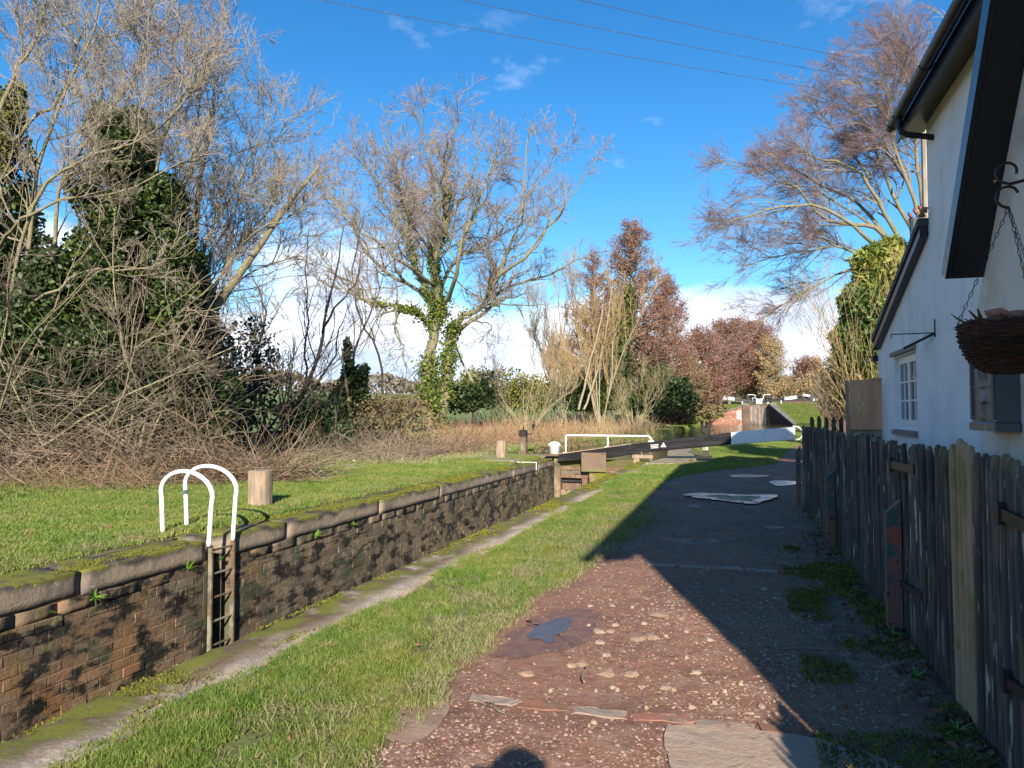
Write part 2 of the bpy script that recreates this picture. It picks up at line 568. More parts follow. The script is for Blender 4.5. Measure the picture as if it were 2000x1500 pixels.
LEAD = material('grey_cast_metal', (.10, .115, .125), .45, [dict(s=7, lo=.6, hi=.66, c=(.35, .37, .38), a=.6)], metal=.4, bump=dict(s=50, d=.001))
WICKER = material('dark_wicker', (.035, .020, .014), .6, isl=.5, bump=dict(s=60, d=.003))
COCO = material('coco_liner', (.10, .075, .045), .95, bump=dict(s=90, d=.01))
BARK = material('grey_green_bark', (.20, .165, .115), .9, [dict(s=3, lo=.42, hi=.6, c=(.16, .155, .07)), dict(s=14, lo=.55, hi=.65, c=(.30, .27, .21))], bump=dict(s=18, d=.03, st=(1, 1, .35)))
BARKPALE = material('pale_bark', (.30, .26, .185), .85, [dict(s=2, lo=.42, hi=.6, c=(.25, .22, .13)), dict(s=9, lo=.6, hi=.68, c=(.12, .10, .07))], bump=dict(s=20, d=.01))
TWIG = material('twig_brown', (.15, .115, .085), .85, [dict(s=1.5, lo=.4, hi=.6, c=(.26, .215, .15))], isl=.35)
TWIGGREY = material('twig_grey', (.25, .20, .165), .85, [dict(s=.6, lo=.4, hi=.6, c=(.30, .265, .20))], isl=.3)
TWIGPURPLE = material('twig_purple', (.22, .15, .14), .85, isl=.3)
TWIGOLIVE = material('twig_olive', (.27, .23, .12), .85, isl=.35)
TWIGGOLD = material('twig_gold', (.36, .26, .13), .85, isl=.3)
TWIGRED = material('twig_alder', (.26, .125, .09), .9, isl=.35, transl=.15)
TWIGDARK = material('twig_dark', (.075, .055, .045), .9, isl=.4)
BRUSH = material('dead_brush', (.24, .165, .10), .9, isl=.45)
REED = material('dry_reed', (.46, .33, .18), .85, isl=.35, transl=.25)
IVY = material('ivy_leaf', (.052, .082, .018), .5, [dict(s=1.4, lo=.45, hi=.62, c=(.10, .14, .025))], isl=.45, transl=.2, spec=.35)
IVYDARK = material('ivy_leaf_dark', (.028, .050, .014), .5, [dict(s=1.1, lo=.5, hi=.66, c=(.06, .10, .02))], isl=.5, transl=.15, spec=.4)
BAMBOO = material('bamboo_leaf', (.33, .32, .08), .6, [dict(s=1.1, lo=.45, hi=.6, c=(.17, .22, .04))], isl=.4, transl=.3)
LAUREL = material('laurel_leaf', (.075, .135, .03), .4, isl=.4, transl=.2, spec=.5)
GORSE = material('olive_foliage', (.13, .145, .04), .8, isl=.45, transl=.2)
OLIVEBROWN = material('brown_foliage', (.19, .15, .07), .9, isl=.4, transl=.2)
HAZEL = material('pale_hazel_bark', (.26, .205, .14), .8, [dict(s=1.3, lo=.42, hi=.6, c=(.27, .235, .14)), dict(s=11, lo=.58, hi=.66, c=(.14, .11, .08))], bump=dict(s=25, d=.005), isl=.2)
DEADLEAF = material('dead_leaf', (.15, .075, .04), .85, isl=.5)
PEBBLE = material('pale_pebble', (.31, .225, .16), .9, isl=.35, bump=dict(s=60, d=.004))
ROCKM = material('sandstone_lump', (.29, .20, .14), .95, [dict(s=20, lo=.45, hi=.65, c=(.28, .18, .12))], bump=dict(s=50, d=.01), bump2=dict(s=14, d=.02))
SLAB = material('concrete_slab', (.37, .265, .185), .92, [dict(s=4, lo=.42, hi=.6, c=(.34, .26, .2)), dict(s=22, lo=.62, hi=.68, c=(.22, .17, .12))], bump=dict(s=18, d=.02), bump2=dict(s=90, d=.006))
WEED = material('fresh_weed', (.13, .24, .035), .5, isl=.4, transl=.3)
SKINM = material('skin', (.45, .28, .21), .6)
COAT_ = material('navy_coat', (.03, .04, .07), .8)


def glass_mat(name, col, rough, ior=1.33):
    m = bpy.data.materials.new(name); m.use_nodes = True
    b = m.node_tree.nodes['Principled BSDF']
    b.inputs['Base Color'].default_value = (*col, 1)
    b.inputs['Roughness'].default_value = rough
    b.inputs['IOR'].default_value = ior
    b.inputs['Specular IOR Level'].default_value = .9
    return m


WATER = glass_mat('canal_water', (.05, .045, .022), .09)
_nt = WATER.node_tree
_n = _nt.nodes.new('ShaderNodeTexNoise'); _n.inputs['Scale'].default_value = 5; _n.inputs['Detail'].default_value = 4
_g = _nt.nodes.new('ShaderNodeNewGeometry'); _m = _nt.nodes.new('ShaderNodeMapping'); _m.inputs['Scale'].default_value = (1, .6, 1)
_nt.links.new(_g.outputs['Position'], _m.inputs[0]); _nt.links.new(_m.outputs[0], _n.inputs['Vector'])
_b = _nt.nodes.new('ShaderNodeBump'); _b.inputs['Distance'].default_value = .045; _b.inputs['Strength'].default_value = 1
_nt.links.new(_n.outputs[0], _b.inputs['Height']); _nt.links.new(_b.outputs[0], _nt.nodes['Principled BSDF'].inputs['Normal'])
PUDDLE = glass_mat('puddle_water', (.06, .055, .06), .20, 1.9)
MUDM = material('puddle_mud', (.62, .38, .22), .85, [dict(s=7, lo=.45, hi=.6, c=(.28, .17, .11))], bump=dict(s=20, d=.01), spec=.15)
GLASS = glass_mat('window_glass', (.05, .055, .06), .03, 1.5)


# ------------------------------------------------------------------ instancing for uncountable stuff
_GN = {}


def gn_group(key, meshes, m):
    if key in _GN:
        return _GN[key]
    g = bpy.data.node_groups.new('scatter_' + key, 'GeometryNodeTree')
    g.interface.new_socket('Geometry', in_out='INPUT', socket_type='NodeSocketGeometry')
    g.interface.new_socket('Geometry', in_out='OUTPUT', socket_type='NodeSocketGeometry')
    N = g.nodes.new; L = g.links.new
    gi = N('NodeGroupInput'); go = N('NodeGroupOutput'); j = N('GeometryNodeJoinGeometry')

    def named(nm, t):
        n = N('GeometryNodeInputNamedAttribute'); n.data_type = t; n.inputs[0].default_value = nm
        return [o for o in n.outputs if o.enabled][0]
    for k, me in enumerate(meshes):
        if len(me.materials) == 0: me.materials.append(m)
        src = bpy.data.objects.new('source_' + key, me)
        oi = N('GeometryNodeObjectInfo'); oi.inputs['Object'].default_value = src
        ip = N('GeometryNodeInstanceOnPoints')
        L(gi.outputs[0], ip.inputs['Points']); L(oi.outputs['Geometry'], ip.inputs['Instance'])
        cmp = N('FunctionNodeCompare'); cmp.data_type = 'INT'; cmp.operation = 'EQUAL'
        ia = [s for s in cmp.inputs if s.enabled]
        L(named('var', 'INT'), ia[0]); ia[1].default_value = k
        L(cmp.outputs[0], ip.inputs['Selection'])
        e = N('FunctionNodeEulerToRotation'); L(named('rot', 'FLOAT_VECTOR'), e.inputs[0]); L(e.outputs[0], ip.inputs['Rotation'])
        L(named('scl', 'FLOAT_VECTOR'), ip.inputs['Scale'])
        L(ip.outputs[0], j.inputs[0])
    L(j.outputs[0], go.inputs[0])
    _GN[key] = g
    return g


def euler_from_dir(D, spin):
    D = D / np.maximum(np.linalg.norm(D, axis=1, keepdims=True), 1e-9)
    th = np.arccos(np.clip(D[:, 2], -1, 1)); ph = np.arctan2(D[:, 1], D[:, 0])
    c1, s1, c2, s2, c3, s3 = np.cos(ph), np.sin(ph), np.cos(th), np.sin(th), np.cos(spin), np.sin(spin)
    # Rz(ph) Ry(th) Rz(spin)
    r00 = c1 * c2 * c3 - s1 * s3; r10 = s1 * c2 * c3 + c1 * s3; r20 = -s2 * c3
    r21 = s2 * s3; r22 = c2
    return np.stack([np.arctan2(r21, r22), np.arcsin(np.clip(-r20, -1, 1)), np.arctan2(r10, r00)], -1)


def scatter(name, key, meshes, m, P, rot, scl, parent=None, seed=0, keepw=True):
    n = len(P)
    me = bpy.data.meshes.new(name)
    me.vertices.add(n)
    me.vertices.foreach_set('co', np.asarray(P, np.float32).ravel())
    at = me.attributes.new('rot', 'FLOAT_VECTOR', 'POINT'); at.data.foreach_set('vector', np.asarray(rot, np.float32).ravel())
    scl = np.asarray(scl, np.float32)
    if scl.ndim == 1: scl = np.repeat(scl[:, None], 3, 1)
    at = me.attributes.new('scl', 'FLOAT_VECTOR', 'POINT'); at.data.foreach_set('vector', scl.ravel())
    at = me.attributes.new('var', 'INT', 'POINT'); at.data.foreach_set('value', np.random.default_rng(seed).integers(0, len(meshes), n).astype(np.int32))
    o = bpy.data.objects.new(name, me)
    link(o)
    md = o.modifiers.new('scatter', 'NODES'); md.node_group = gn_group(key + '_' + m.name, meshes, m)
    o['kind'] = 'stuff'
    if parent is not None:
        o.parent = parent; bpy.context.view_layer.update(); o.matrix_parent_inverse = parent.matrix_world.inverted()
    return o

# ================================================================== THE GROUND AND THE CANAL
XF, XN = -5.87, -3.13            # far and near faces of the lock chamber
GY = 22.2                        # head gate of the near lock
WZ = -0.25                       # water level of the pound beyond it
LKX = (-.1, 2.65)                # chamber of the next lock up
LKY = 111.0
yl = [22.2, 23.6, 30, 38, 46, 60, 80, 100, 107, 110.8]
xl = [-5.9, -8.3, -8.6, -8.0, -6.2, -5.9, -6.3, -6.6, -7.0, -7.2]
yr = [22.2, 23, 26.5, 31.4, 34.4, 45, 75, 99, 110.8]
xr = [-2.6, -2.35, -2.7, -2.75, -1.7, .3, 3.9, 5.4, 2.75]


def sstep(a, b, x):
    t = np.clip((x - a) / (b - a), 0, 1)
    return t * t * (3 - 2 * t)


def zf(x, y):
    x, y = np.broadcast_arrays(np.asarray(x, float), np.asarray(y, float))
    z = 0.03 * fbm(x * .6, y * .6, seed=3)
    lat = np.abs(x - 1.27) - 1.4
    rise = np.maximum(sstep(112, 121, y), sstep(92, 116, y) * sstep(6.5, 12, np.abs(x - .5)))
    prof = 2.6 * np.clip(1 - lat / 6.2, 0, 1) * (y > LKY - .05)
    prof = prof * (x < 1.2)
    rr2 = 2.62 * np.clip((y - 99.5) / 11.0, 0, 1) * sstep(0, .1, x - np.interp(y, yr, xr)) * (1 - sstep(9, 11, x))
    rr2 = np.where(y > 110.6, 2.62 * sstep(-.3, .1, x - 2.5), rr2)
    z = z + np.maximum(np.maximum(2.65 * rise, prof), rr2)
    z = z + 1.6 * sstep(132, 175, y) + .012 * np.maximum(0, y - 175)
    # bank with trees on the left, field beyond it
    z = z + .35 * sstep(-11, -17, x) * sstep(10, 30, y) * (1 - sstep(88, 116, y))
    z = z + np.clip((-x - 30) * .035, 0, 9) + np.clip((x - 25) * .02, 0, 6)
    # pound
    d = np.minimum(x - np.interp(y, yl, xl), np.interp(y, yr, xr) - x)
    inw = (y > GY) & (y < LKY - .1)
    z = np.where(inw, z * (d < .1) - 1.2 * sstep(-.06, .5, d), z)
    return z


gx = np.unique(np.round(np.concatenate([[-1500, -900, -500, -300, -200, -140, -100, -75, -60, -50, -42], np.arange(-36, -10, 1.0), np.arange(-10, -6.3, .4), [-6.3, -5.87, -5, -4, -3.13, -2.8], np.arange(-2.8, 10, .4), np.arange(10, 30, 1.5), [34, 40, 50, 65, 90, 140, 200, 300, 500, 900, 1500]]), 3))
gy = np.unique(np.round(np.concatenate([[-1500, -900, -500, -200, -100, -50, -30, -20, -12, -8], np.arange(-7, 22, .5), [22.2], np.arange(22.6, 130, .6), np.arange(130, 190, 3), [200, 230, 270, 330, 420, 550, 800, 1200, 1800]]), 3))
GXm, GYm = np.meshgrid(gx, gy)
gz = zf(GXm, GYm)
V = np.stack([GXm, GYm, gz], -1).reshape(-1, 3)
nx, ny = len(gx), len(gy)
ii, jj = np.meshgrid(np.arange(nx - 1), np.arange(ny - 1))
q = np.stack([jj * nx + ii, jj * nx + ii + 1, (jj + 1) * nx + ii + 1, (jj + 1) * nx + ii], -1).reshape(-1, 4)
cx = (gx[:-1] + gx[1:])[ii].ravel() / 2
cy = (gy[:-1] + gy[1:])[jj].ravel() / 2
hole = (cx > -6.3) & (cx < -2.8) & (cy > -7) & (cy < 22.2)
hole |= (cx > LKX[0] - .1) & (cx < LKX[1] + .1) & (cy > LKY - .1) & (cy < 133)
EARTH = material('bank_earth', (.145, .12, .06), .95, [dict(s=.5, lo=.45, hi=.58, c=(.12, .15, .04)), dict(s=3, lo=.5, hi=.65, c=(.19, .135, .08))], bump=dict(s=14, d=.05))
ground = mo('ground', mesh_np('ground', V, q[~hole], smooth=True), EARTH)
tag(ground, 'uneven green and brown canal bank reaching back to the fields', None, None, 'structure')

mb = MB(); mb.add([(XF - .2, -7, -3.3), (XN + .2, -7, -3.3), (XN + .2, GY, -3.3), (XF - .2, GY, -3.3)], [(0, 1, 2, 3)])
tag(mb.build('lock_water', WATER), 'dark water low down in the empty lock chamber', kind='structure')
ys = np.linspace(GY + .3, LKY + .6, 60)
v = []
for y in ys:
    a, b_ = np.interp(y, yl, xl) - .6, np.interp(y, yr, xr) + .6
    v += [(a, y, WZ), (b_, y, WZ)]
mb = MB(); mb.add(v, [(2 * i, 2 * i + 1, 2 * i + 3, 2 * i + 2) for i in range(len(ys) - 1)])
tag(mb.build('canal_water', WATER), 'still canal water in the pound between the two locks', kind='structure')


# ---- swept irregular stone
def sweep_stone(x0, x1, y0, y1, z0, z1, seed, rnd=.06, amp=.012, step=.09, face=1, wear=1.0):
    """block along y; rounded top edge on the +x side when face=1"""
    n = max(2, int((y1 - y0) / step))
    ys = np.linspace(y0, y1, n + 1)
    prof = []
    for t in np.linspace(0, 1, 4): prof.append((x1, z0 + (z1 - rnd - z0) * t))
    for w in (30, 60): prof.append((x1 - rnd + rnd * math.cos(math.radians(w)), z1 - rnd + rnd * math.sin(math.radians(w))))
    for t in np.linspace(0, 1, 6): prof.append((x1 - rnd + (x0 - x1 + rnd) * t, z1))
    prof.append((x0, z0))
    prof = np.array(prof); m = len(prof)
    P = np.zeros((n + 1, m, 3))
    P[:, :, 0] = prof[None, :, 0]; P[:, :, 2] = prof[None, :, 1]; P[:, :, 1] = ys[:, None]
    nzx = fbm(P[..., 1] * 2.2, P[..., 0] * 3, P[..., 2] * 4, seed=seed)
    nzz = fbm(P[..., 1] * 1.7, P[..., 0] * 2.5, P[..., 2] + 7, seed=seed + 9)
    nz2 = fbm(P[..., 1] * 11, P[..., 0] * 9, P[..., 2] * 9, seed=seed + 5, oct=2)
    P[..., 0] += amp * 1.6 * nzx + amp * 1.1 * nz2
    P[..., 2] += (amp * 1.8 * nzz + amp * .8 * nz2) * (P[..., 2] > z0 + .01)
    # worn ends
    e = np.clip(np.minimum(ys - y0, y1 - ys) / .07, 0, 1)
    P[:, :, 0] -= ((1 - e) ** 2 * .02 * wear)[:, None] * (prof[None, :, 0] > x0 + .05)
    P[:, :, 2] -= ((1 - e) ** 2 * .018 * wear)[:, None] * (prof[None, :, 1] > z0 + .05)
    vs = P.reshape(-1, 3)
    fs = [(i * m + k, i * m + (k + 1) % m, (i + 1) * m + (k + 1) % m, (i + 1) * m + k) for i in range(n) for k in range(m)]
    if face < 0:
        vs[:, 0] = x0 + x1 - vs[:, 0]
    vs = list(map(tuple, vs))
    fs += [tuple(range(m)), tuple(n * m + k for k in range(m - 1, -1, -1))]
    return vs, fs


def fix_normals(me):
    import bmesh
    b = bmesh.new(); b.from_mesh(me)
    bmesh.ops.recalc_face_normals(b, faces=b.faces)
    b.to_mesh(me); b.free()
    return me


def yfar(px, py=1050):
    return float(at_x(px, py, XF)[1])


farw = empty('lock_wall', (XF, 10, 0), 0, 'far side wall of the lock chamber, dark wet brick under mossy coping blocks', 'wall')
LAD0, LAD1 = yfar(406, 1060), yfar(452, 1050)
CT = .23


def child(o):
    """parent to the far wall keeping world coordinates"""
    o.parent = farw
    o.matrix_parent_inverse = Matrix.Translation((-XF, -10, 0))
    return o


def keep(o, par):
    o.parent = par
    bpy.context.view_layer.update()
    o.matrix_parent_inverse = par.matrix_world.inverted()
    return o


joints = [-6.9, -3.5, -1.9, -.2, 1.4, 2.9, yfar(163, 1110), LAD0, LAD1, yfar(563, 1010), yfar(742, 975), yfar(860, 950), yfar(1003, 915), yfar(1053, 900), 22.05]
for i in range(len(joints) - 1):
    a, b_ = joints[i] + .012, joints[i + 1] - .012
    x1 = XF if i != 7 else XF - .26
    vs, fs = sweep_stone(XF - .62, x1 + float(R.uniform(-.02, .012)), a, b_, -CT, .012 + float(R.uniform(-.016, .01)), 20 + i, rnd=.022 if i != 7 else .03, amp=.008)
    me = MB().add(vs, fs).mesh('coping_block', True)
    o = child(mo('coping_block', fix_normals(me), STONE))
    if i == 12: o['label'] = 'coping block with a thin white painted line'
mb = MB()
wl = yfar(1046, 900)
mb.box(XF - .55, XF + .02, wl - .03, wl + .03, .02, .034); mb.box(XF + .02, XF + .033, wl - .03, wl + .03, -.2, .034)
o = child(mb.build('painted_line', WPAINT))
# string course of longer blocks
yy = -6.5; i = 0
bk = {}
while yy < 22:
    L_ = R.uniform(.36, .55)
    y1 = min(yy + L_, 22.05)
    if not (yy < LAD1 and y1 > LAD0):
        vs, fs = sweep_stone(XF - .3, XF - .004 + R.uniform(-.008, .006), yy + .004, y1 - .004, -CT - .125, -CT - .008, 200 + i, rnd=.008, amp=.0025, step=.12, wear=.15)
        child(mo('stone_block', fix_normals(MB().add(vs, fs).mesh('stone_block', True)), WALLBRICK))
    yy = y1; i += 1
# bricks: a few worn variants
variants = []
for k in range(10):
    rr = random.Random(k)
    b = .006
    x = lambda: rr.uniform(-.004, .004)
    L_ = .262
    L_ = .264
    vs = [(-.1, -L_ / 2, -.0475), (-.1, L_ / 2, -.0475), (-.1, L_ / 2, .0475), (-.1, -L_ / 2, .0475),
          (-.006 + x(), -L_ / 2, -.0475), (-.006 + x(), L_ / 2, -.0475), (-.006 + x(), L_ / 2, .0475), (-.006 + x(), -L_ / 2, .0475),
          (x(), -L_ / 2 + .005, -.042), (x(), L_ / 2 - .005, -.042), (x(), L_ / 2 - .005, .042), (x(), -L_ / 2 + .005, .042)]
    fs = [(0, 1, 5, 4), (1, 2, 6, 5), (2, 3, 7, 6), (3, 0, 4, 7), (4, 5, 9, 8), (5, 6, 10, 9), (6, 7, 11, 10), (7, 4, 8, 11), (8, 9, 10, 11)]
    me = MB().add(vs, fs).mesh('brick'); me.materials.append(WALLBRICK); variants.append(me)
sv, sf = MB(), 0
BZ0 = -CT - .125
nparts = 0
for row in range(22):
    z = BZ0 - .05 - row * .1
    off = .0 if row % 2 else .135
    y = -6.6 + off
    while y < 22:
        dx = float(R.normal(0, .003)) - (.03 if R.random() < .02 else 0) + .010 * float(mnoise.noise(Vector((y * .8, z * 2, 0))))
        if not (y + .135 > LAD0 and y - .135 < LAD1):
            if row < 13 and 4.0 < y < 11.2 and nparts < 296:
                o = bpy.data.objects.new('brick', variants[R.integers(10)])
                o.location = (XF - .006 + dx, y, z)
                link(o); child(o); nparts += 1
            else:
                me = variants[R.integers(10)]
                sv.add([(XF - .006 + dx + w.co.x, y + w.co.y, z + w.co.z) for w in me.vertices], [tuple(p.vertices) for p in me.polygons])
        y += .27
o = child(sv.build('brickwork', WALLBRICK)); o['kind'] = 'stuff'
mb = MB()
mb.box(XF - .6, XF - .0115, -7, LAD0, -3.6, -CT)
mb.box(XF - .6, XF - .0115, LAD1, 22.4, -3.6, -CT)
mb.box(XF - .6, XF - .26, LAD0, LAD1, -3.6, -CT)
child(mb.build('wall_core', MORTAR))
mb = MB(); mb.box(XF - .3, XF - .004, LAD1 - .001, LAD1 + .05, -3.3, -CT); mb.box(XF - .3, XF - .004, LAD0 - .05, LAD0 + .001, -3.3, -CT)
child(mb.build('recess_side', WALLBRICK))

# near wall of the lock
nearw = empty('lock_wall', (XN, 10, 0), 0, 'near side wall of the lock with a pale gritty coping edged with moss', 'wall')
vs, fs = sweep_stone(XN, -2.62, -7, 22.3, -.25, .02, 77, rnd=.045, amp=.02, step=.07, face=-1)
o = mo('coping_strip', fix_normals(MB().add(vs, fs).mesh('coping_strip', True)), CONCRETE); keep(o, nearw)
mb = MB(); mb.box(XN + .02, -2.5, -7, 22.4, -3.6, -.25)
keep(mb.build('wall_face', WALLBRICK), nearw)
mb = MB(); mb.box(XF - .5, XN + .5, -7.3, -7.0, -3.6, .0)
tag(mb.build('lock_end_wall', WALLBRICK), 'brick end of the lock chamber behind the viewer', 'wall')

KERB = material('kerb_stone', (.33, .27, .20), .9, [dict(s=3, lo=.42, hi=.6, c=(.22, .18, .14)), dict(s=5, lo=.52, hi=.6, c=(.15, .14, .04))], bump=dict(s=20, d=.015))
# stone edging of the pound just beyond the gate
mb = MB()
pts = [(-2.62, 20.2), (-2.35, 23), (-2.7, 26.5), (-2.75, 31.4), (-1.7, 34.4)]
wd = [.7, .8, .6, .45, .4]
v = []
for (x, y), w_ in zip(pts, wd):
    for k in (0, 1): pass
    v += [(x - .12, y, -.8), (x - .12, y, .075), (x + w_, y, .08), (x + w_, y, -.2)]
f = []
for i in range(len(pts) - 1):
    for k in range(3):
        f.append((i * 4 + k, i * 4 + k + 1, i * 4 + 5 + k, i * 4 + 4 + k))
f += [(0, 1, 2, 3), (16, 17, 18, 19)]
mb.add(v, f)
o = mb.build('bank_edging', KERB); fix_normals(o.data)
tag(o, 'curved stone edging of the towpath bank just past the lock gate', 'kerb', kind='structure')
# pavement of slabs round the left paddle post
mb = MB()
for k, (x0, x1, y0, y1) in enumerate([(-7.6, -6.52, 20.1, 21.1), (-7.7, -6.52, 21.13, 22.3), (-8.9, -7.75, 20.6, 21.5), (-8.8, -7.75, 21.55, 22.6), (-6.5, -5.9, 22.33, 23.4), (-7.7, -6.52, 22.35, 23.5)]):
    M_ = Matrix.Rotation(R.uniform(-.02, .02), 4, 'Z')
    o = MB().bbox(x0, x1, y0, y1, -.1, .045 + R.uniform(0, .02), .015).build('paving_slab', KERB)
    tag(o, 'worn stone slabs paving the far end of the lock', 'paving slab', 'stone slabs beside the lock head')

# ================================================================== TOWPATH
yp = [-6, 0, 2, 3, 4.5, 6.2, 7.2, 10, 13, 15.5, 18, 20.5, 22, 26, 34.9, 60, 90, 104, 112, 125, 150, 200]
pl = [-1.6, -1.62, -1.6, -1.62, -1.72, -1.62, -1.5, -1.38, -1.75, -1.85, -1.3, -.1, .45, .9, 1.9, 5.2, 8.4, 9.0, 8.2, 7.5, 7.3, 8.0]
pr = [1.2, 1.1, 1.05, 1.05, 1.02, 1.0, .98, .9, 1.1, 1.6, 2.2, 2.6, 3.0, 3.8, 4.6, 7.4, 11.0, 11.8, 11.2, 10.4, 10.0, 10.5]
ys = np.concatenate([np.arange(-6, 14, .12), np.arange(14, 40, .4), np.arange(40, 200, 1.0)])
na = 26
L_ = np.interp(ys, yp, pl) + .10 * fbm(ys * 1.3, 0, seed=41) + .05 * fbm(ys * 5, 0, seed=42)
R_ = np.interp(ys, yp, pr)
T = np.linspace(0, 1, na)
PX = L_[:, None] + (R_ - L_)[:, None] * T[None]
PY = np.repeat(ys[:, None], na, 1)
EP = .012
PZ = zf(PX, PY) + EP + .014 * fbm(PX * 2.2, PY * 2.2, seed=8) + .006 * fbm(PX * 9, PY * 9, seed=6) * (PY < 14)
PZ[:, 0] -= .02; PZ[:, -1] -= .02
PZ = np.where(PY > 40, np.maximum(PZ, zf(PX, PY) + .05), PZ)


def zpath(x, y):
    x = np.asarray(x, float); y = np.asarray(y, float)
    return zf(x, y) + EP + .014 * fbm(x * 2.2, y * 2.2, seed=8) + .006 * fbm(x * 9, y * 9, seed=6)


idx = np.arange(len(ys) * na).reshape(len(ys), na)
q = np.stack([idx[:-1, :-1], idx[:-1, 1:], idx[1:, 1:], idx[1:, :-1]], -1).reshape(-1, 4)
towpath = mo('towpath', mesh_np('towpath', np.stack([PX, PY, PZ], -1), q, smooth=True), SOIL)
tag(towpath, 'worn red earth towpath running beside the lock and past the cottage', kind='structure')

# brick rows let into the path
def brick_row(pxs, cols, wpx, zoff):
    for i in range(len(pxs) - 1):
        a = at_z(*pxs[i]); b_ = at_z(*pxs[i + 1])
        d = Vector((b_ - a)); L0 = d.length; ang = math.atan2(d.y, d.x)
        c = (Vector(a) + Vector(b_)) / 2
        m = MB()
        n = 6; w0 = wpx / 2
        # irregular worn top
        vs = []; rr = random.Random(i + int(wpx * 100))
        top = [(-L0 / 2 + .008 + L0 * k / n * .985, -w0 + rr.uniform(-.008, .01)) for k in range(n + 1)] + [(L0 / 2 - .008 - L0 * k / n * .985, w0 + rr.uniform(-.01, .008)) for k in range(n + 1)]
        vs = [(x, y, zoff + rr.uniform(0, .005)) for x, y in top] + [(x * 1.01, y * 1.05, -.06) for x, y in top]
        k = len(top)
        m.add(vs, [tuple(range(k))] + [(j, (j + 1) % k, k + (j + 1) % k, k + j) for j in range(k)])
        o = m.build('brick', cols[i]); fix_normals(o.data)
        o.location = (c.x, c.y, float(zpath(c.x, c.y)) + .002); o.rotation_euler = (0, 0, ang)
        keep(o, towpath)
        if cols[i] is PATHRED: o['label'] = 'worn orange brick set across the path'


GREYB = material('grey_path_brick', (.25, .205, .165), .9, [dict(s=8, lo=.45, hi=.62, c=(.36, .24, .18)), dict(s=20, lo=.6, hi=.68, c=(.1, .09, .1))], bump=dict(s=40, d=.008))
PATHRED = material('worn_orange_brick', (.27, .125, .08), .9, [dict(s=7, lo=.45, hi=.62, c=(.21, .14, .10)), dict(s=25, lo=.5, hi=.66, c=(.13, .08, .055), a=.7)], rand=.2, bump=dict(s=40, d=.006))
brick_row([(918, 1360), (1003, 1369), (1010, 1374), (1112, 1382), (1122, 1385), (1226, 1398), (1233, 1400), (1350, 1406), (1357, 1412), (1478, 1424), (1484, 1426), (1575, 1436)], [GREYB, GREYB, PATHRED, SOIL, GREYB, SOIL, PATHRED, SOIL, GREYB, SOIL, PATHRED], .085, .003)
brick_row([(1265, 1104), (1322, 1107), (1325, 1107.5), (1386, 1111), (1389, 1111), (1450, 1114), (1454, 1114), (1520, 1119), (1523, 1119), (1585, 1122)], [GREYB, SOIL, GREYB, SOIL, GREYB, SOIL, GREYB, SOIL, PATHRED], .09, .006)


def flat_patch(name, outline_px, m, lift, label, cat=None, kind=None, thick=0, rough=.02, seed=1, follow=True):
    P = [at_z(*p) for p in outline_px]
    n = len(P); Q = np.array(P); pts = []
    for i in range(n):
        p0, p1, p2, p3 = Q[i - 1], Q[i], Q[(i + 1) % n], Q[(i + 2) % n]
        for t in np.linspace(0, 1, 9)[:-1]:
            p = .5 * ((2 * p1) + (-p0 + p2) * t + (2 * p0 - 5 * p1 + 4 * p2 - p3) * t ** 2 + (-p0 + 3 * p1 - 3 * p2 + p3) * t ** 3)
            k = rough * (mnoise.noise(Vector((p[0] * 4, p[1] * 2, seed))) + .6 * mnoise.noise(Vector((p[0] * 13, p[1] * 9, seed))))
            pts.append((p[0] + k * .6, p[1] + k))
    c = np.mean(pts, 0)
    rings = [1.0, .8, .5]
    V = []; 
    for r_ in rings:
        for p in pts:
            x, y = c[0] + (p[0] - c[0]) * r_, c[1] + (p[1] - c[1]) * r_
            z = float(zpath(x, y)) + lift if follow else lift
            V.append((x, y, z))
    V.append((c[0], c[1], float(zpath(*c)) + lift if follow else lift))
    k = len(pts); Fc = []
    for r_ in range(2):
        Fc += [(r_ * k + j, r_ * k + (j + 1) % k, (r_ + 1) * k + (j + 1) % k, (r_ + 1) * k + j) for j in range(k)]
    Fc += [(2 * k + j, 2 * k + (j + 1) % k, 3 * k) for j in range(k)]
    if thick:
        base = len(V)
        V += [(p[0], p[1], V[j][2] - thick) for j, p in enumerate(pts)]
        Fc += [(j, base + j, base + (j + 1) % k, (j + 1) % k) for j in range(k)]
    o = MB().add(V, Fc).build(name, m, None, not thick)
    fix_normals(o.data)
    return tag(o, label, cat, None, kind)


def slope_patch(*a, **k): return flat_patch(*a, **k)


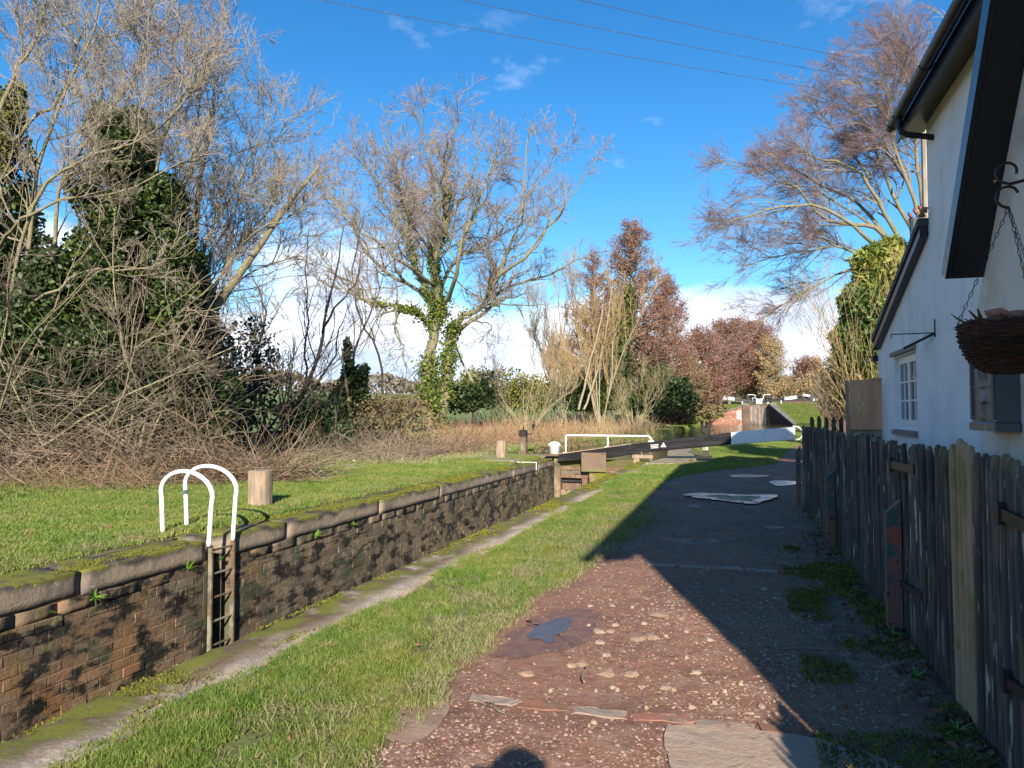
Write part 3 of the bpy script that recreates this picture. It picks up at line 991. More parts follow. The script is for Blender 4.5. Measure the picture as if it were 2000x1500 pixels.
DRYP = material('dry_pale_earth', (.30, .205, .145), .95, [dict(s=5, lo=.42, hi=.6, c=(.22, .14, .10)), dict(s=50, lo=.6, hi=.68, c=(.38, .29, .22))], bump=dict(s=30, d=.012))
flat_patch('concrete_slab', [(1302, 1428), (1330, 1420), (1440, 1420), (1500, 1436), (1600, 1450), (1700, 1475), (1800, 1530), (1790, 1620), (1300, 1640), (1308, 1540), (1290, 1470)], SLAB, .012, 'pale broken edged concrete slab at the near end of the path', 'slab', thick=.05, rough=.05, seed=2)
flat_patch('path_patch', [(745, 1430), (780, 1372), (850, 1358), (880, 1378), (860, 1420), (800, 1450)], DRYP, .004, 'small patch of bare pale concrete showing through the earth', kind='structure', rough=.05, seed=5)
zp = float(zpath(*at_z(1435, 975)[:2]))
def puddle(pts, label, z_, seed, mud=False):
    o = flat_patch('puddle', pts, PUDDLE, z_, label, 'puddle', rough=.15, seed=seed, follow=False)
    if mud:
        c = np.mean(pts, 0) + np.array((5, 1)); q_ = [tuple(c + (np.array(p) - c) * (.62, .55)) for p in pts]
        k = flat_patch('mud_bed', q_, MUDM, z_ + .003, None, None, rough=.16, seed=seed + 20, follow=False)
        keep(k, o)
    return o
puddle([(1340, 968), (1385, 966), (1440, 969), (1500, 969), (1520, 973), (1500, 979), (1478, 987), (1440, 985), (1400, 979), (1365, 975)], 'largest puddle on the shaded path, muddy in its middle', .030, 3, True)
puddle([(1502, 943), (1540, 941), (1562, 946), (1540, 951), (1512, 950)], 'small bright puddle close to the foot of the fence', .032, 4)
puddle([(1425, 931), (1452, 929), (1502, 931), (1480, 935), (1440, 935)], 'thin strip of puddle nearest the grass and the lock beam', .032, 5)
WET = glass_mat('wet_mud', (.07, .05, .045), .28, 1.7)
_nt = WET.node_tree
_n = _nt.nodes.new('ShaderNodeTexNoise'); _n.inputs['Scale'].default_value = 26; _n.inputs['Detail'].default_value = 5
_g = _nt.nodes.new('ShaderNodeNewGeometry'); _nt.links.new(_g.outputs['Position'], _n.inputs['Vector'])
_b = _nt.nodes.new('ShaderNodeBump'); _b.inputs['Distance'].default_value = .012; _b.inputs['Strength'].default_value = .5
_nt.links.new(_n.outputs[0], _b.inputs['Height']); _nt.links.new(_b.outputs[0], _nt.nodes['Principled BSDF'].inputs['Normal'])
DAMP = material('damp_earth', (.15, .08, .056), .55, [dict(s=9, lo=.45, hi=.6, c=(.20, .105, .07)), dict(s=60, lo=.6, hi=.68, c=(.2, .14, .1))], bump=dict(s=30, d=.012), spec=.5)
flat_patch('damp_patch', [(985, 1250), (1010, 1225), (1060, 1202), (1135, 1190), (1160, 1205), (1140, 1240), (1130, 1262), (1065, 1275), (1010, 1275)], DAMP, .004, 'dark damp earth round the small puddle on the sunlit path', kind='structure', rough=.22, seed=8)
flat_patch('puddle', [(1030, 1245), (1050, 1228), (1075, 1214), (1110, 1208), (1125, 1212), (1112, 1232), (1085, 1240), (1090, 1252), (1055, 1256)], WET, .009, 'shallow wet patch on the sunlit path reflecting blue sky', 'puddle', rough=.12, seed=9)

# stones trodden into the path
stones = [(1137, 1298, 30, 22), (1028, 1315, 30, 12), (1187, 1315, 38, 18), (1232, 1316, 38, 18), (1172, 1256, 24, 13), (1170, 1235, 24, 14), (1192, 1236, 20, 12), (1201, 1223, 18, 8), (1152, 1184, 16, 5), (1195, 1183, 14, 5), (1184, 1281, 18, 9), (1361, 1315, 24, 13), (1300, 1342, 26, 9), (1350, 1381, 20, 10), (1290, 1205, 45, 18), (1245, 1250, 46, 16), (1275, 1250, 34, 14), (1258, 1222, 16, 9), (1316, 1348, 12, 8), (1386, 1256, 20, 10), (1447, 1337, 12, 8), (1488, 1382, 20, 12), (1197, 1343, 14, 9), (1150, 1222, 10, 5), (1310, 1150, 7, 5), (1494, 1153, 14, 5), (1520, 1173, 18, 6), (1583, 1211, 12, 6), (1115, 1300, 26, 18), (1340, 1240, 14, 7), (1330, 1215, 12, 7), (1300, 1248, 12, 7), (1205, 1348, 12, 8), (1164, 1350, 10, 7), (1415, 1351, 12, 7), (1396, 1375, 10, 7), (1262, 1384, 10, 8), (1075, 1350, 9, 6), (1235, 1188, 10, 5), (1255, 1193, 10, 6), (1340, 1290, 8, 5), (1160, 1412, 14, 9), (1150, 1420, 12, 8)]
nflat = 0
for i, (px, py, w_, h_) in enumerate(stones):
    p = at_z(px, py); Zd = 1420 * EYE / (py - 806)
    wx = w_ / F * Zd / 2
    flat = w_ > 28
    m = MB().rock((0, 0, 0), wx, wx * R.uniform(.8, 1.3), .016 if not flat else .02, seed=i, jag=.22)
    o = m.build('stone', ROCKM if flat or i % 3 == 0 else PEBBLE)
    o.location = (p[0], p[1], float(zpath(p[0], p[1])) + .002)
    o.rotation_euler = (0, 0, R.uniform(0, 3.1))
    if flat: tag(o, ['pale sandstone lump nearest the sunlit puddle, its left end sharp', 'long lump left of the row of twin lumps', 'left of two twin sandstone lumps in the path', 'right of two twin sandstone lumps in the path', 'broad crumbling lump of pale stone on the sunlit path', 'pale lump just right of the wet patch', 'crumbly pale lump near the middle of the path', 'pale lump of stone near the shadow edge'][nflat % 8], 'stone', 'pale stones bedded in the path'); nflat += 1
    else: tag(o, 'small %s stone %s' % (('pale', 'buff', 'flat', 'round', 'rough')[i % 5], ('beyond the wet patch in the sun', 'right of the wet patch', 'near the brick row', 'by the edge of the cottage shadow', 'in the shaded part of the path')[0 if py < 1200 and px < 1270 else 4 if px > 1480 else 3 if px > 1330 else 2 if py > 1335 else 1]), 'stone', 'small loose stones on the path')

# gravel
def scatter_rocks(n, xs, ys_, smin, smax, dens=None, zfun=zpath, seed=1, flat=.5):
    rg = np.random.default_rng(seed)
    t = (1 + 5 ** .5) / 2
    ico = np.array([(-1, t, 0), (1, t, 0), (-1, -t, 0), (1, -t, 0), (0, -1, t), (0, 1, t), (0, -1, -t), (0, 1, -t), (t, 0, -1), (t, 0, 1), (-t, 0, -1), (-t, 0, 1)]) / 1.9
    fi = np.array([(0, 11, 5), (0, 5, 1), (0, 1, 7), (0, 7, 10), (0, 10, 11), (1, 5, 9), (5, 11, 4), (11, 10, 2), (10, 7, 6), (7, 1, 8), (3, 9, 4), (3, 4, 2), (3, 2, 6), (3, 6, 8), (3, 8, 9), (4, 9, 5), (2, 4, 11), (6, 2, 10), (8, 6, 7), (9, 8, 1)])
    x = rg.uniform(*xs, n); y = rg.uniform(*ys_, n)
    if dens is not None:
        kp = rg.random(n) < dens(x, y); x, y = x[kp], y[kp]
    n = len(x)
    s = smin * (smax / smin) ** (rg.random(n) ** 2.2)
    z = zfun(x, y)
    v = ico[None] * (1 + rg.uniform(-.25, .25, (n, 12, 1)))
    v = v * s[:, None, None] * np.stack([rg.uniform(.8, 1.3, n), rg.uniform(.7, 1.1, n), rg.uniform(.3, .6, n) * flat * 2], -1)[:, None]
    a = rg.uniform(0, 6.28, n); c_, s_ = np.cos(a)[:, None], np.sin(a)[:, None]
    vx = v[..., 0] * c_ - v[..., 1] * s_; vy = v[..., 0] * s_ + v[..., 1] * c_
    V = np.stack([vx + x[:, None], vy + y[:, None], v[..., 2] + z[:, None]], -1)
    T_ = (fi[None] + (np.arange(n) * 12)[:, None, None]).reshape(-1, 3)
    return V.reshape(-1, 3), T_


def gdens(x, y):
    k = np.clip(.5 + 1.6 * fbm(x * 1.1, y * 1.1, seed=12), 0, 1)
    near = np.clip((3.6 - y) / 1.0, 0, 1) * np.clip((.4 - x) / .8, 0, 1) * .9
    right = np.clip((x + .9) / .8, 0, 1) * np.clip((9 - y) / 4, 0, 1) * .8
    return np.clip(.10 + near + k * right, 0, 1) * (x > -1.6)


PBM = []
for k in range(6):
    PBM.append(MB().rock((0, 0, 0), 1, .8, .45, seed=k + 300, jag=.25).mesh('pebble'))


def pebbles(n, xs, ys_, smin, smax, dens, m, label, seed, zfun=zpath):
    rg = np.random.default_rng(seed)
    x = rg.uniform(*xs, n); y = ys_[0] + (ys_[1] - ys_[0]) * rg.random(n) ** 1.5
    kp = rg.random(n) < dens(x, y); x, y = x[kp], y[kp]; n = len(x)
    s = smin * (smax / smin) ** (rg.random(n) ** 2.4) * (1 + .05 * y)
    P = np.stack([x, y, zfun(x, y)], -1)
    o = scatter('gravel', 'pebble_' + m.name, [q_.copy() for q_ in PBM], m, P, np.stack([rg.normal(0, .2, n), rg.normal(0, .2, n), rg.uniform(0, 6.3, n)], -1), s, seed=seed)
    return tag(o, label, kind='stuff')


DARKPEB = material('brown_pebble', (.24, .155, .115), .9, rand=.4, bump=dict(s=60, d=.004))
PEBR = material('buff_pebble', (.30, .215, .155), .9, rand=.35, bump=dict(s=60, d=.004))
pebbles(52000, (-1.6, 1.0), (1.8, 12), .003, .013, gdens, PEBR, 'small pale gravel scattered through the red earth of the path', 3)
pebbles(60000, (-1.6, 1.0), (1.8, 10), .003, .010, lambda x, y: np.clip(.35 + .9 * fbm(x * 1.4, y * 1.4, seed=15), 0, 1) * (x > -1.55), DARKPEB, 'fine brown grit of the path', 5)
V, T_ = scatter_rocks(900, (-2.75, -2.55), (2.0, 14), .004, .014, None, zfun=lambda x, y: zf(x, y) + .02, seed=4)
tag(mo('gravel', mesh_np('gravel', V, None, T_), PEBBLE), 'grit lying along the edge of the lock coping', kind='stuff')


# ================================================================== GRASS
def blades(x, y, z, h, w, lean, rg, curve=.5, segs=2):
    """tapered bent blades: arrays in, V,tris out (5 verts: 1 quad as 2 tris + tip)"""
    n = len(x)
    a = rg.uniform(0, 2 * np.pi, n)       # facing
    b = rg.uniform(0, 2 * np.pi, n)       # lean direction
    dx, dy = np.cos(a) * w / 2, np.sin(a) * w / 2
    lx, ly = np.cos(b) * lean * h, np.sin(b) * lean * h
    m = .55
    P0 = np.stack([x - dx, y - dy, z], -1); P1 = np.stack([x + dx, y + dy, z], -1)
    mz = z + h * m
    k = m * m * 1.1
    P2 = np.stack([x + dx * .75 + lx * k, y + dy * .75 + ly * k, mz], -1); P3 = np.stack([x - dx * .75 + lx * k, y - dy * .75 + ly * k, mz], -1)
    tz = z + h * np.sqrt(np.clip(1 - (lean * .8) ** 2, .05, 1))
    P4 = np.stack([x + lx, y + ly, tz], -1)
    V = np.stack([P0, P1, P2, P3, P4], 1).reshape(-1, 3)
    o = (np.arange(n) * 5)[:, None]
    T_ = np.concatenate([o + np.array([[0, 1, 2]]), o + np.array([[0, 2, 3]]), o + np.array([[3, 2, 4]])])
    return V, T_


def tuft(seed, n, rad, h, w, lean, long=1.0):
    rg = np.random.default_rng(seed)
    a = rg.uniform(0, 6.28, n); r_ = rad * np.sqrt(rg.random(n))
    V, T_ = blades(r_ * np.cos(a), r_ * np.sin(a), 0 * a - .004, h * rg.uniform(.5, 1.25, n), w, np.clip(rg.normal(*lean, n), 0, 1.2), rg)
    return mesh_np('tuft', V, None, T_)


TUFTS = {'lawn': ([tuft(k, 16, .045, .045, .0042, (.6, .3)) for k in range(4)]),
         'lawnfar': ([tuft(10 + k, 14, .10, .05, .011, (.55, .3)) for k in range(3)]),
         'rough': ([tuft(20 + k, 14, .14, .12, .014, (.6, .25)) for k in range(3)]),
         'straw': ([tuft(30 + k, 11, .04, .075, .0038, (1.0, .15)) for k in range(4)])}


def grass_patch(name, n, xs, ys_, dens, hfun, lean, m, label, seed, wbase=.003, wz=.00045, zfun=zf, ypow=1.0, xedge=None, key='lawn'):
    rg = np.random.default_rng(seed)
    u = rg.random(n) ** ypow
    y = ys_[0] + (ys_[1] - ys_[0]) * u
    x = rg.uniform(xs[0], xs[1], n) if xedge is None else None
    if xedge is not None:
        x0, x1 = xedge(y); x = x0 + (x1 - x0) * rg.random(n)
    kp = rg.random(n) < dens(x, y)
    x, y = x[kp], y[kp]
    n = len(x)
    s = hfun(x, y) * rg.uniform(.7, 1.25, n)
    P = np.stack([x, y, zfun(x, y) - .002], -1)
    rot = np.stack([rg.normal(0, .08, n), rg.normal(0, .08, n), rg.uniform(0, 6.28, n)], -1)
    ms = TUFTS[key] if len(TUFTS[key][0].materials) == 0 or TUFTS[key][0].materials[0] == m else [q_.copy() for q_ in TUFTS[key]]
    for q_ in ms:
        if len(q_.materials) and q_.materials[0] != m: q_.materials.clear()
    o = scatter(name, key, ms, m, P, rot, s, seed=seed)
    return tag(o, label, kind='stuff')


def turf_sheet(name, xe, ys_, lift, m, label, nacross=24, seed=1):
    yv = np.arange(ys_[0], ys_[1], .15 if ys_[1] < 40 else .5)
    a, b_ = xe(yv)
    T_ = np.linspace(0, 1, nacross)
    X = a[:, None] + (b_ - a)[:, None] * T_; Y = np.repeat(yv[:, None], nacross, 1)
    Z = zf(X, Y) + lift + .012 * fbm(X * 3, Y * 3, seed=seed) + .008 * fbm(X * 11, Y * 11, seed=seed + 1, oct=2)
    Z[:, 0] -= .01; Z[:, -1] -= .03
    idx = np.arange(X.size).reshape(X.shape)
    q = np.stack([idx[:-1, :-1], idx[:-1, 1:], idx[1:, 1:], idx[1:, :-1]], -1).reshape(-1, 4)
    o = mo(name, mesh_np(name, np.stack([X, Y, Z], -1), q, smooth=True), m)
    return tag(o, label, kind='structure')


def rightverge(y):
    a = np.where(y < 21, -2.68, np.interp(y, [21, 23, 26.5, 31.4, 34.4, 45, 75, 100, 108], [-1.7, -.8, -1.6, -2.2, -1.25, .4, 4.0, 5.6, 5.2]))
    b_ = np.interp(y, yp, pl) + .06
    return a, np.maximum(b_, a + .1)


def leftbank(y):
    b_ = np.where(y < 22.3, XF - .58, np.interp(y, yl, xl) - .05)
    return b_ - np.interp(y, [0, 4, 15, 20, 30], [5.2, 5.2, 4.6, 4.3, 3.0]), b_


turf_sheet('grass_verge', rightverge, (-6, 106), .006, TURF, 'narrow strip of turf between the lock coping and the path', 14, 3)
turf_sheet('grass_bank', leftbank, (-6, 40), .012, TURF, 'strip of turf on the far bank behind the lock coping', 24, 5)


def vd(x, y):
    t = (x - rightverge(y)[0]) / np.maximum(rightverge(y)[1] - rightverge(y)[0], .1)
    bare = fbm(x * 2.6, y * 1.7, seed=21) + .6 * fbm(x * 7, y * 5, seed=23)
    return np.clip(1.15 - t * .85 + 1.9 * bare, .02, 1)


def vx(y):
    a, b_ = rightverge(y)
    return a - .02 + .05 * fbm(y * 4, 3, seed=2), b_ + .10 * fbm(y * 2.4, 9, seed=4)


zg = lambda x, y: zf(x, y) + .008
one = lambda x, y: 1 + 0 * x
offpath = lambda x, y: ((x < np.interp(y, yp, pl)) | (x > np.interp(y, yp, pr)))
hv = lambda a, b_, f, s: (lambda x, y: a + b_ * np.clip(fbm(x * f, y * f, seed=s) + .3, 0, 1))
grass_patch('grass', 26000, None, (1.9, 15), vd, hv(.75, .5, 3, 8), 0, GRASS, 'short green grass of the verge beside the path', 1, ypow=1.35, xedge=vx, zfun=zg)
grass_patch('grass', 11000, None, (1.9, 13), lambda x, y: np.clip(.1 + 1.2 * fbm(x * 3.1, y * 2.2, seed=33) + .7 * ((x - rightverge(y)[0]) / 1.0 - .5), 0, 1), lambda x, y: .9 + 0 * x, 0, STRAW, 'pale flattened straw coloured grass at the path edge', 2, ypow=1.4, xedge=lambda y: (vx(y)[0] + .35, vx(y)[1] + .08), zfun=zg, key='straw')
grass_patch('grass', 16000, None, (14, 36), one, hv(.9, .5, 2, 8), 0, GRASS, 'grass of the verge around the end of the balance beam', 3, xedge=vx, zfun=zg, key='lawnfar')
grass_patch('grass', 14000, None, (36, 106), one, lambda x, y: 1.6 + 0 * x, 0, GRASS, 'grass of the bank along the pound', 4, xedge=vx, zfun=zg, key='lawnfar')


def lx(y):
    a, b_ = leftbank(y)
    return a, b_ + .06 * fbm(y * 3, 1, seed=6) + .04 * fbm(y * 11, 1, seed=7)


zb = lambda x, y: zf(x, y) + .012
grass_patch('grass', 60000, None, (2, 14), lambda x, y: np.clip(.9 + 1.1 * fbm(x * 1.6, y * 1.1, seed=44), .12, 1), hv(.9, .6, 2, 18), 0, GRASS, 'short mown grass on the far bank of the lock', 5, xedge=lx, zfun=zb, key='lawnfar')
grass_patch('grass', 26000, None, (14, 23), lambda x, y: np.clip(.95 + 1.0 * fbm(x * 1.6, y * 1.1, seed=44), .2, 1), lambda x, y: 1.2 + 0 * x, 0, GRASS, 'mown grass at the head of the lock on the far bank', 15, xedge=lx, zfun=zb, key='lawnfar')
grass_patch('grass', 7000, None, (2, 23), lambda x, y: np.clip(.2 + 1.5 * fbm(x * 1.5, y * 1.3, seed=48), 0, 1), lambda x, y: 1.1 + 0 * x, 0, STRAW, 'yellowed grass ends along the far coping', 6, xedge=lambda y: (lx(y)[1] - .5 - 3.5 * (fbm(y * 9, 0, seed=3) > .1), lx(y)[1] + .03), zfun=zb, key='straw')
grass_patch('grass', 24000, (-18, -8.2), (18, 112), lambda x, y: (np.interp(y, yl, xl) - .1 > x) * .9, lambda x, y: 1 + .012 * y, 0, STRAW, 'rough yellowish grass on the far bank of the pound', 7, ypow=1.2, key='rough')
grass_patch('grass', 16000, (-11, -5.6), (24, 110), lambda x, y: (np.interp(y, yl, xl) + .15 > x) * .9, lambda x, y: 1 + .006 * y, 0, GRASS, 'green fringe of grass at the water edge of the pound', 8, ypow=1.1, key='rough')
grass_patch('grass', 26000, (-20, 13), (110.9, 150), lambda x, y: ((x < LKX[0] - .5) | (x > LKX[1] + .9)) & offpath(x, y), lambda x, y: 1.7 + 0 * x, 0, GRASS, 'bright grass sloping down beside the second lock', 9, key='rough')
grass_patch('grass', 9000, (4, 16), (92, 112), lambda x, y: (offpath(x, y) & (x > np.interp(y, yr, xr) + .5)) * 1.0, lambda x, y: 1.7 + 0 * x, 0, GRASS, 'grass slope between the right wing wall and the path', 10, key='rough')
grass_patch('grass', 7000, (-17, -10.5), (6, 20), lambda x, y: (x < leftbank(y)[0] + .3) * .8, lambda x, y: 1.0 + 0 * x, 0, GRASS, 'rough grass running back under the thicket', 16, key='rough')
# moss cushions on the copings
def moss(n, xs, ys_, dfun, label, seed, zt):
    rg = np.random.default_rng(seed)
    x = rg.uniform(*xs, n); y = ys_[0] + (ys_[1] - ys_[0]) * rg.random(n) ** 1.3
    kp = rg.random(n) < dfun(x, y); x, y = x[kp], y[kp]
    h = rg.uniform(.005, .016, len(x)) * (1 + y * .03)
    V, T_ = blades(x, y, zt + 0 * x, h, .006 + .0018 * y, np.clip(rg.normal(.5, .3, len(x)), 0, 1), rg)
    tag(mo('moss', mesh_np('moss', V, None, T_), MOSS), label, kind='stuff')


moss(34000, (XN + .015, -2.75), (1.5, 22), lambda x, y: np.clip((fbm(x * 4, y * 1.3, seed=51) + .22 - (x - XN) * 1.0) * 5, 0, 1), 'moss growing on the near coping along the lock edge', 31, .018)
moss(24000, (XF - .5, XF - .02), (2, 22), lambda x, y: np.clip((fbm(x * 4, y * 1.1, seed=52) + .08) * 5, 0, 1), 'moss growing on top of the far coping blocks', 32, .010)
moss(7000, (-2.6, -1.7), (2.5, 12), lambda x, y: np.clip((fbm(x * 3, y * 2, seed=53) - .12) * 6, 0, 1), 'cushions of moss in the bare parts of the verge', 33, .012)
moss(30000, (.25, .97), (1.5, 8.5), lambda x, y: np.clip((fbm(x * 3, y * 1.8, seed=54) + .05 + .35 * (x - .6)) * 6, 0, 1), 'moss creeping over the shaded path by the fence', 34, .02)

# ================================================================== THE COTTAGE
HA = math.radians(1.1)
ch, sh = math.cos(HA), math.sin(HA)


def toH(p):
    """world -> cottage frame"""
    return np.array((p[0] * ch + p[1] * sh, -p[0] * sh + p[1] * ch, p[2]))


def hx(px, py, X):
    """pixel -> point on the plane lat = X of the cottage frame, cottage coords"""
    d = toH(ray(px, py)); t = X / d[0]
    return np.array((0, 0, EYE)) + d * t


def hy(px, py, Y):
    d = toH(ray(px, py)); t = Y / d[1]
    return np.array((0, 0, EYE)) + d * t


cot = empty('cottage', (0, 0, 0), HA, 'whitewashed lock cottage with black eaves, gutter and sloping bargeboards', 'cottage')
WX = 2.25
Ye, Yn = 9.75, -2.15            # far end of the tall part, near gable
HZ = 5.07
# catslide profile
vb = hx(1705, 668, WX - .1); vt = hx(1818, 385, WX - .1)
Yl = float(hx(1716, 760, WX)[1])
slope = (vt[2] - vb[2]) / (vt[1] - vb[1])
zt = lambda y: vb[2] + slope * (y - vb[1]) - .10
w0 = hx(1790, 760, WX); w1 = hx(1748, 760, WX)
wy0, wy1 = float(w0[1]), float(w1[1])
wz1 = float(hx(1748, 699, WX)[2]); wz0 = float(hx(1757, 838, WX)[2])
mb = MB()
T_ = .3
mb.prism([(Yn, -.1), (wy0, -.1), (wy0, zt(wy0)), (Ye, zt(Ye)), (Ye, HZ + .1), (Yn, HZ + .1)], 0, WX, WX + T_)
mb.prism([(wy0, -.1), (wy1, -.1), (wy1, wz0), (wy0, wz0)], 0, WX, WX + T_)
mb.prism([(wy0, wz1), (wy1, wz1), (wy1, zt(wy1)), (wy0, zt(wy0))], 0, WX, WX + T_)
mb.prism([(wy1, -.1), (Yl, -.1), (Yl, zt(Yl)), (wy1, zt(wy1))], 0, WX, WX + T_)
o = mb.build('wall', RENDER, cot)
mb = MB()
mb.prism([(WX + T_, -.1), (7.2, -.1), (7.2, HZ + .1), (4.75, HZ + 2.3), (WX + T_, HZ + .3)], 1, Yn, Yn + .3)
mb.prism([(WX + T_, -.1), (7.2, -.1), (7.2, HZ + .1), (4.75, HZ + 2.3), (WX + T_, HZ + .3)], 1, Ye - .3, Ye)
mb.box(6.9, 7.2, Yn + .3, Ye - .3, -.1, HZ + .1)
mb.box(WX + T_, 6.6, Yl - .3, Yl, -.1, zt(Yl))
mb.box(6.6, 6.9, Ye, Yl, -.1, zt(Yl))
mb.build('wall', RENDER, cot)
# interior floor and dark back so the window looks into a room
mb = MB(); mb.box(WX + T_, 6.6, Ye, Yl - .3, .0, .05); mb.box(WX + T_ + 2, WX + T_ + 2.05, Ye, Yl - .3, .05, 2.4)
mb.build('interior', MORTAR, cot)
# main roof
mb = MB()
GXX = 1.98                     # fascia line
rs = (HZ + 2.45 - (HZ + .08)) / (4.75 - GXX)
for s in (1, -1):
    P = [(GXX - .05, HZ + .06), (4.75, HZ + 2.45), (4.75, HZ + 2.33), (GXX - .02, HZ - .02)]
    if s < 0: P = [(9.5 - a, b_) for a, b_ in P]
    mb.prism(P, 1, Yn - .45, Ye + .3)
mb.build('roof', SLATE, cot)
mb = MB(); mb.box(GXX, GXX + .025, Yn - .45, Ye + .3, HZ - .24, HZ - .03)
mb.build('fascia', BARGE, cot)
mb = MB(); mb.prism([(GXX + .03, HZ - .20), (WX + .05, HZ - .12), (WX + .05, HZ - .10), (GXX + .03, HZ - .17)], 1, Yn - .45, Ye + .3)
mb.build('soffit', BARGE, cot)
# gutter: half round
gxc, gzc, gr = GXX - .075, HZ - .06, .065
pr_ = [(gxc + gr * math.cos(a), gzc + gr * math.sin(a)) for a in np.linspace(math.pi, 2 * math.pi, 10)]
pr_ += [(gxc + (gr - .008) * math.cos(a), gzc + (gr - .008) * math.sin(a)) for a in np.linspace(2 * math.pi, math.pi, 10)]
G1 = float(hx(1741, 255, gxc)[1])
mb = MB(); mb.prism(pr_, 1, Yn - .75, G1)
mb.prism([(gxc + gr * math.cos(a), gzc + gr * math.sin(a)) for a in np.linspace(math.pi, 2 * math.pi, 10)], 1, G1 + .002, G1 + .014)
gut = mb.build('gutter', PIPE, cot)
for yb in [G1 - .10, G1 - .38, G1 - 1.7, G1 - 3.4] + [G1 - 5.1 - 1.7 * k for k in range(4)]:
    mb = MB()
    pr2 = [(gxc + (gr + .007) * math.cos(a), gzc + (gr + .007) * math.sin(a)) for a in np.linspace(math.pi * .97, math.pi * 2, 10)]
    pr2 += [(gxc + gr * math.cos(a), gzc + gr * math.sin(a)) for a in np.linspace(2 * math.pi, math.pi * .97, 10)]
    mb.prism(pr2, 1, yb - .02, yb + .02)
    mb.build('bracket', PIPE, gut)
d0 = Vector((gxc, G1 - .42, gzc - gr))
mb = MB(); mb.tube([d0, d0 + Vector((0, 0, -.10)), d0 + Vector((.02, -.02, -.17)), d0 + Vector((.08, -.03, -.21)), (WX - .06, G1 - .5, gzc - .34), (WX + .02, G1 - .5, gzc - .36)], .034, 12)
mb.build('downpipe', PIPE, cot)
# catslide roof and verge board
mb = MB()
y0_, y1_ = vb[1] + .02, Ye - .02
z_ = lambda y: vb[2] + slope * (y - vb[1])
mb.prism([(y0_, z_(y0_)), (y1_, z_(y1_)), (y1_, z_(y1_) + .09), (y0_, z_(y0_) + .09)], 0, WX - .12, 6.9)
mb.build('roof', SLATE, cot)
mb = MB(); mb.prism([(y0_, z_(y0_) - .13), (y1_, z_(y1_) - .13), (y1_, z_(y1_) - .003), (y0_, z_(y0_) - .003)], 0, WX - .10, WX - .012)
mb.build('bargeboard', BARGE, cot)
mb = MB(); mb.box(WX - .08, 6.6, Yl + .002, Yl + .16, z_(Yl) - .24, z_(Yl) - .14)
mb.build('fascia', BARGE, cot)
mb = MB()
rr = random.Random(3)
for k in range(5):
    y = y1_ - .02 - k * .045 + rr.uniform(-.02, .02)
    mb.rock((WX - .08, y, z_(y) + .095), .05, .03, .018, seed=k)
mb.build('mortar_capping', GREYB, cot)
# window
win = MB()
fx = WX + .06
b = .055
win.box(fx, fx + .07, wy0, wy1, wz0, wz0 + b); win.box(fx, fx + .07, wy0, wy1, wz1 - b, wz1)
win.box(fx, fx + .07, wy0, wy0 + b, wz0 + b, wz1 - b); win.box(fx, fx + .07, wy1 - b, wy1, wz0 + b, wz1 - b)
wn_ = win.build('window', WPAINT, cot)
ym = (wy0 + wy1) / 2
for s in (0, 1):
    a0, a1 = (wy0 + b + .003, ym - .004) if s == 0 else (ym + .004, wy1 - b - .003)
    c0, c1 = wz0 + b + .003, wz1 - b - .003
    m = MB(); f0 = fx - .012; sw = .05
    m.box(f0, f0 + .045, a0, a1, c0, c0 + .08); m.box(f0, f0 + .045, a0, a1, c1 - sw, c1)
    m.box(f0, f0 + .045, a0, a0 + sw, c0 + .08, c1 - sw); m.box(f0, f0 + .045, a1 - sw, a1, c0 + .08, c1 - sw)
    yc = (a0 + a1) / 2
    m.box(f0 + .004, f0 + .04, yc - .013, yc + .013, c0 + .08, c1 - sw)
    hh = (c1 - sw - c0 - .08) / 3
    for k in (1, 2):
        m.box(f0 + .006, f0 + .038, a0 + sw, yc - .013, c0 + .08 + hh * k - .012, c0 + .08 + hh * k + .012)
        m.box(f0 + .006, f0 + .038, yc + .013, a1 - sw, c0 + .08 + hh * k - .012, c0 + .08 + hh * k + .012)
    m.build('casement', WPAINT, wn_)
    for (ya, yb) in ((a0 + sw, yc - .013), (yc + .013, a1 - sw)):
        for k in range(3):
            g = MB(); g.box(f0 + .018, f0 + .024, ya, yb, c0 + .08 + hh * k + .012 * (k > 0), c0 + .08 + hh * (k + 1) - .012 * (k < 2))
            g.build('pane', GLASS, wn_)
mb = MB()
n = 40
for i in range(n):
    y = wy0 + .06 + (wy1 - wy0 - .12) * i / (n - 1)
    mb.add([(fx + .12 + .02 * math.sin(i * 1.9), y, wz0 + .05), (fx + .12 + .02 * math.sin(i * 1.9), y, wz1 - .05)], [])
mb.f = [(2 * i, 2 * i + 2, 2 * i + 3, 2 * i + 1) for i in range(n - 1) if i % 13 not in (5, 6, 7, 8)]
mb.build('curtain', CREAM, wn_)
mb = MB(); mb.prism([(WX - .05, wz0 - .08), (WX + .06, wz0 - .08), (WX + .06, wz0 - .004), (WX + .0, wz0 - .004), (WX - .05, wz0 - .02)], 1, wy0 - .04, wy1 + .04)
mb.build('sill', GREYB, cot)
mb = MB(); mb.prism([(WX - .05, wz1 + .02), (WX + .0, wz1 + .02), (WX - .002, wz1 + .09), (WX - .04, wz1 + .08)], 1, wy0 - .03, wy1 + .10)
mb.build('lintel', GREYB, cot)
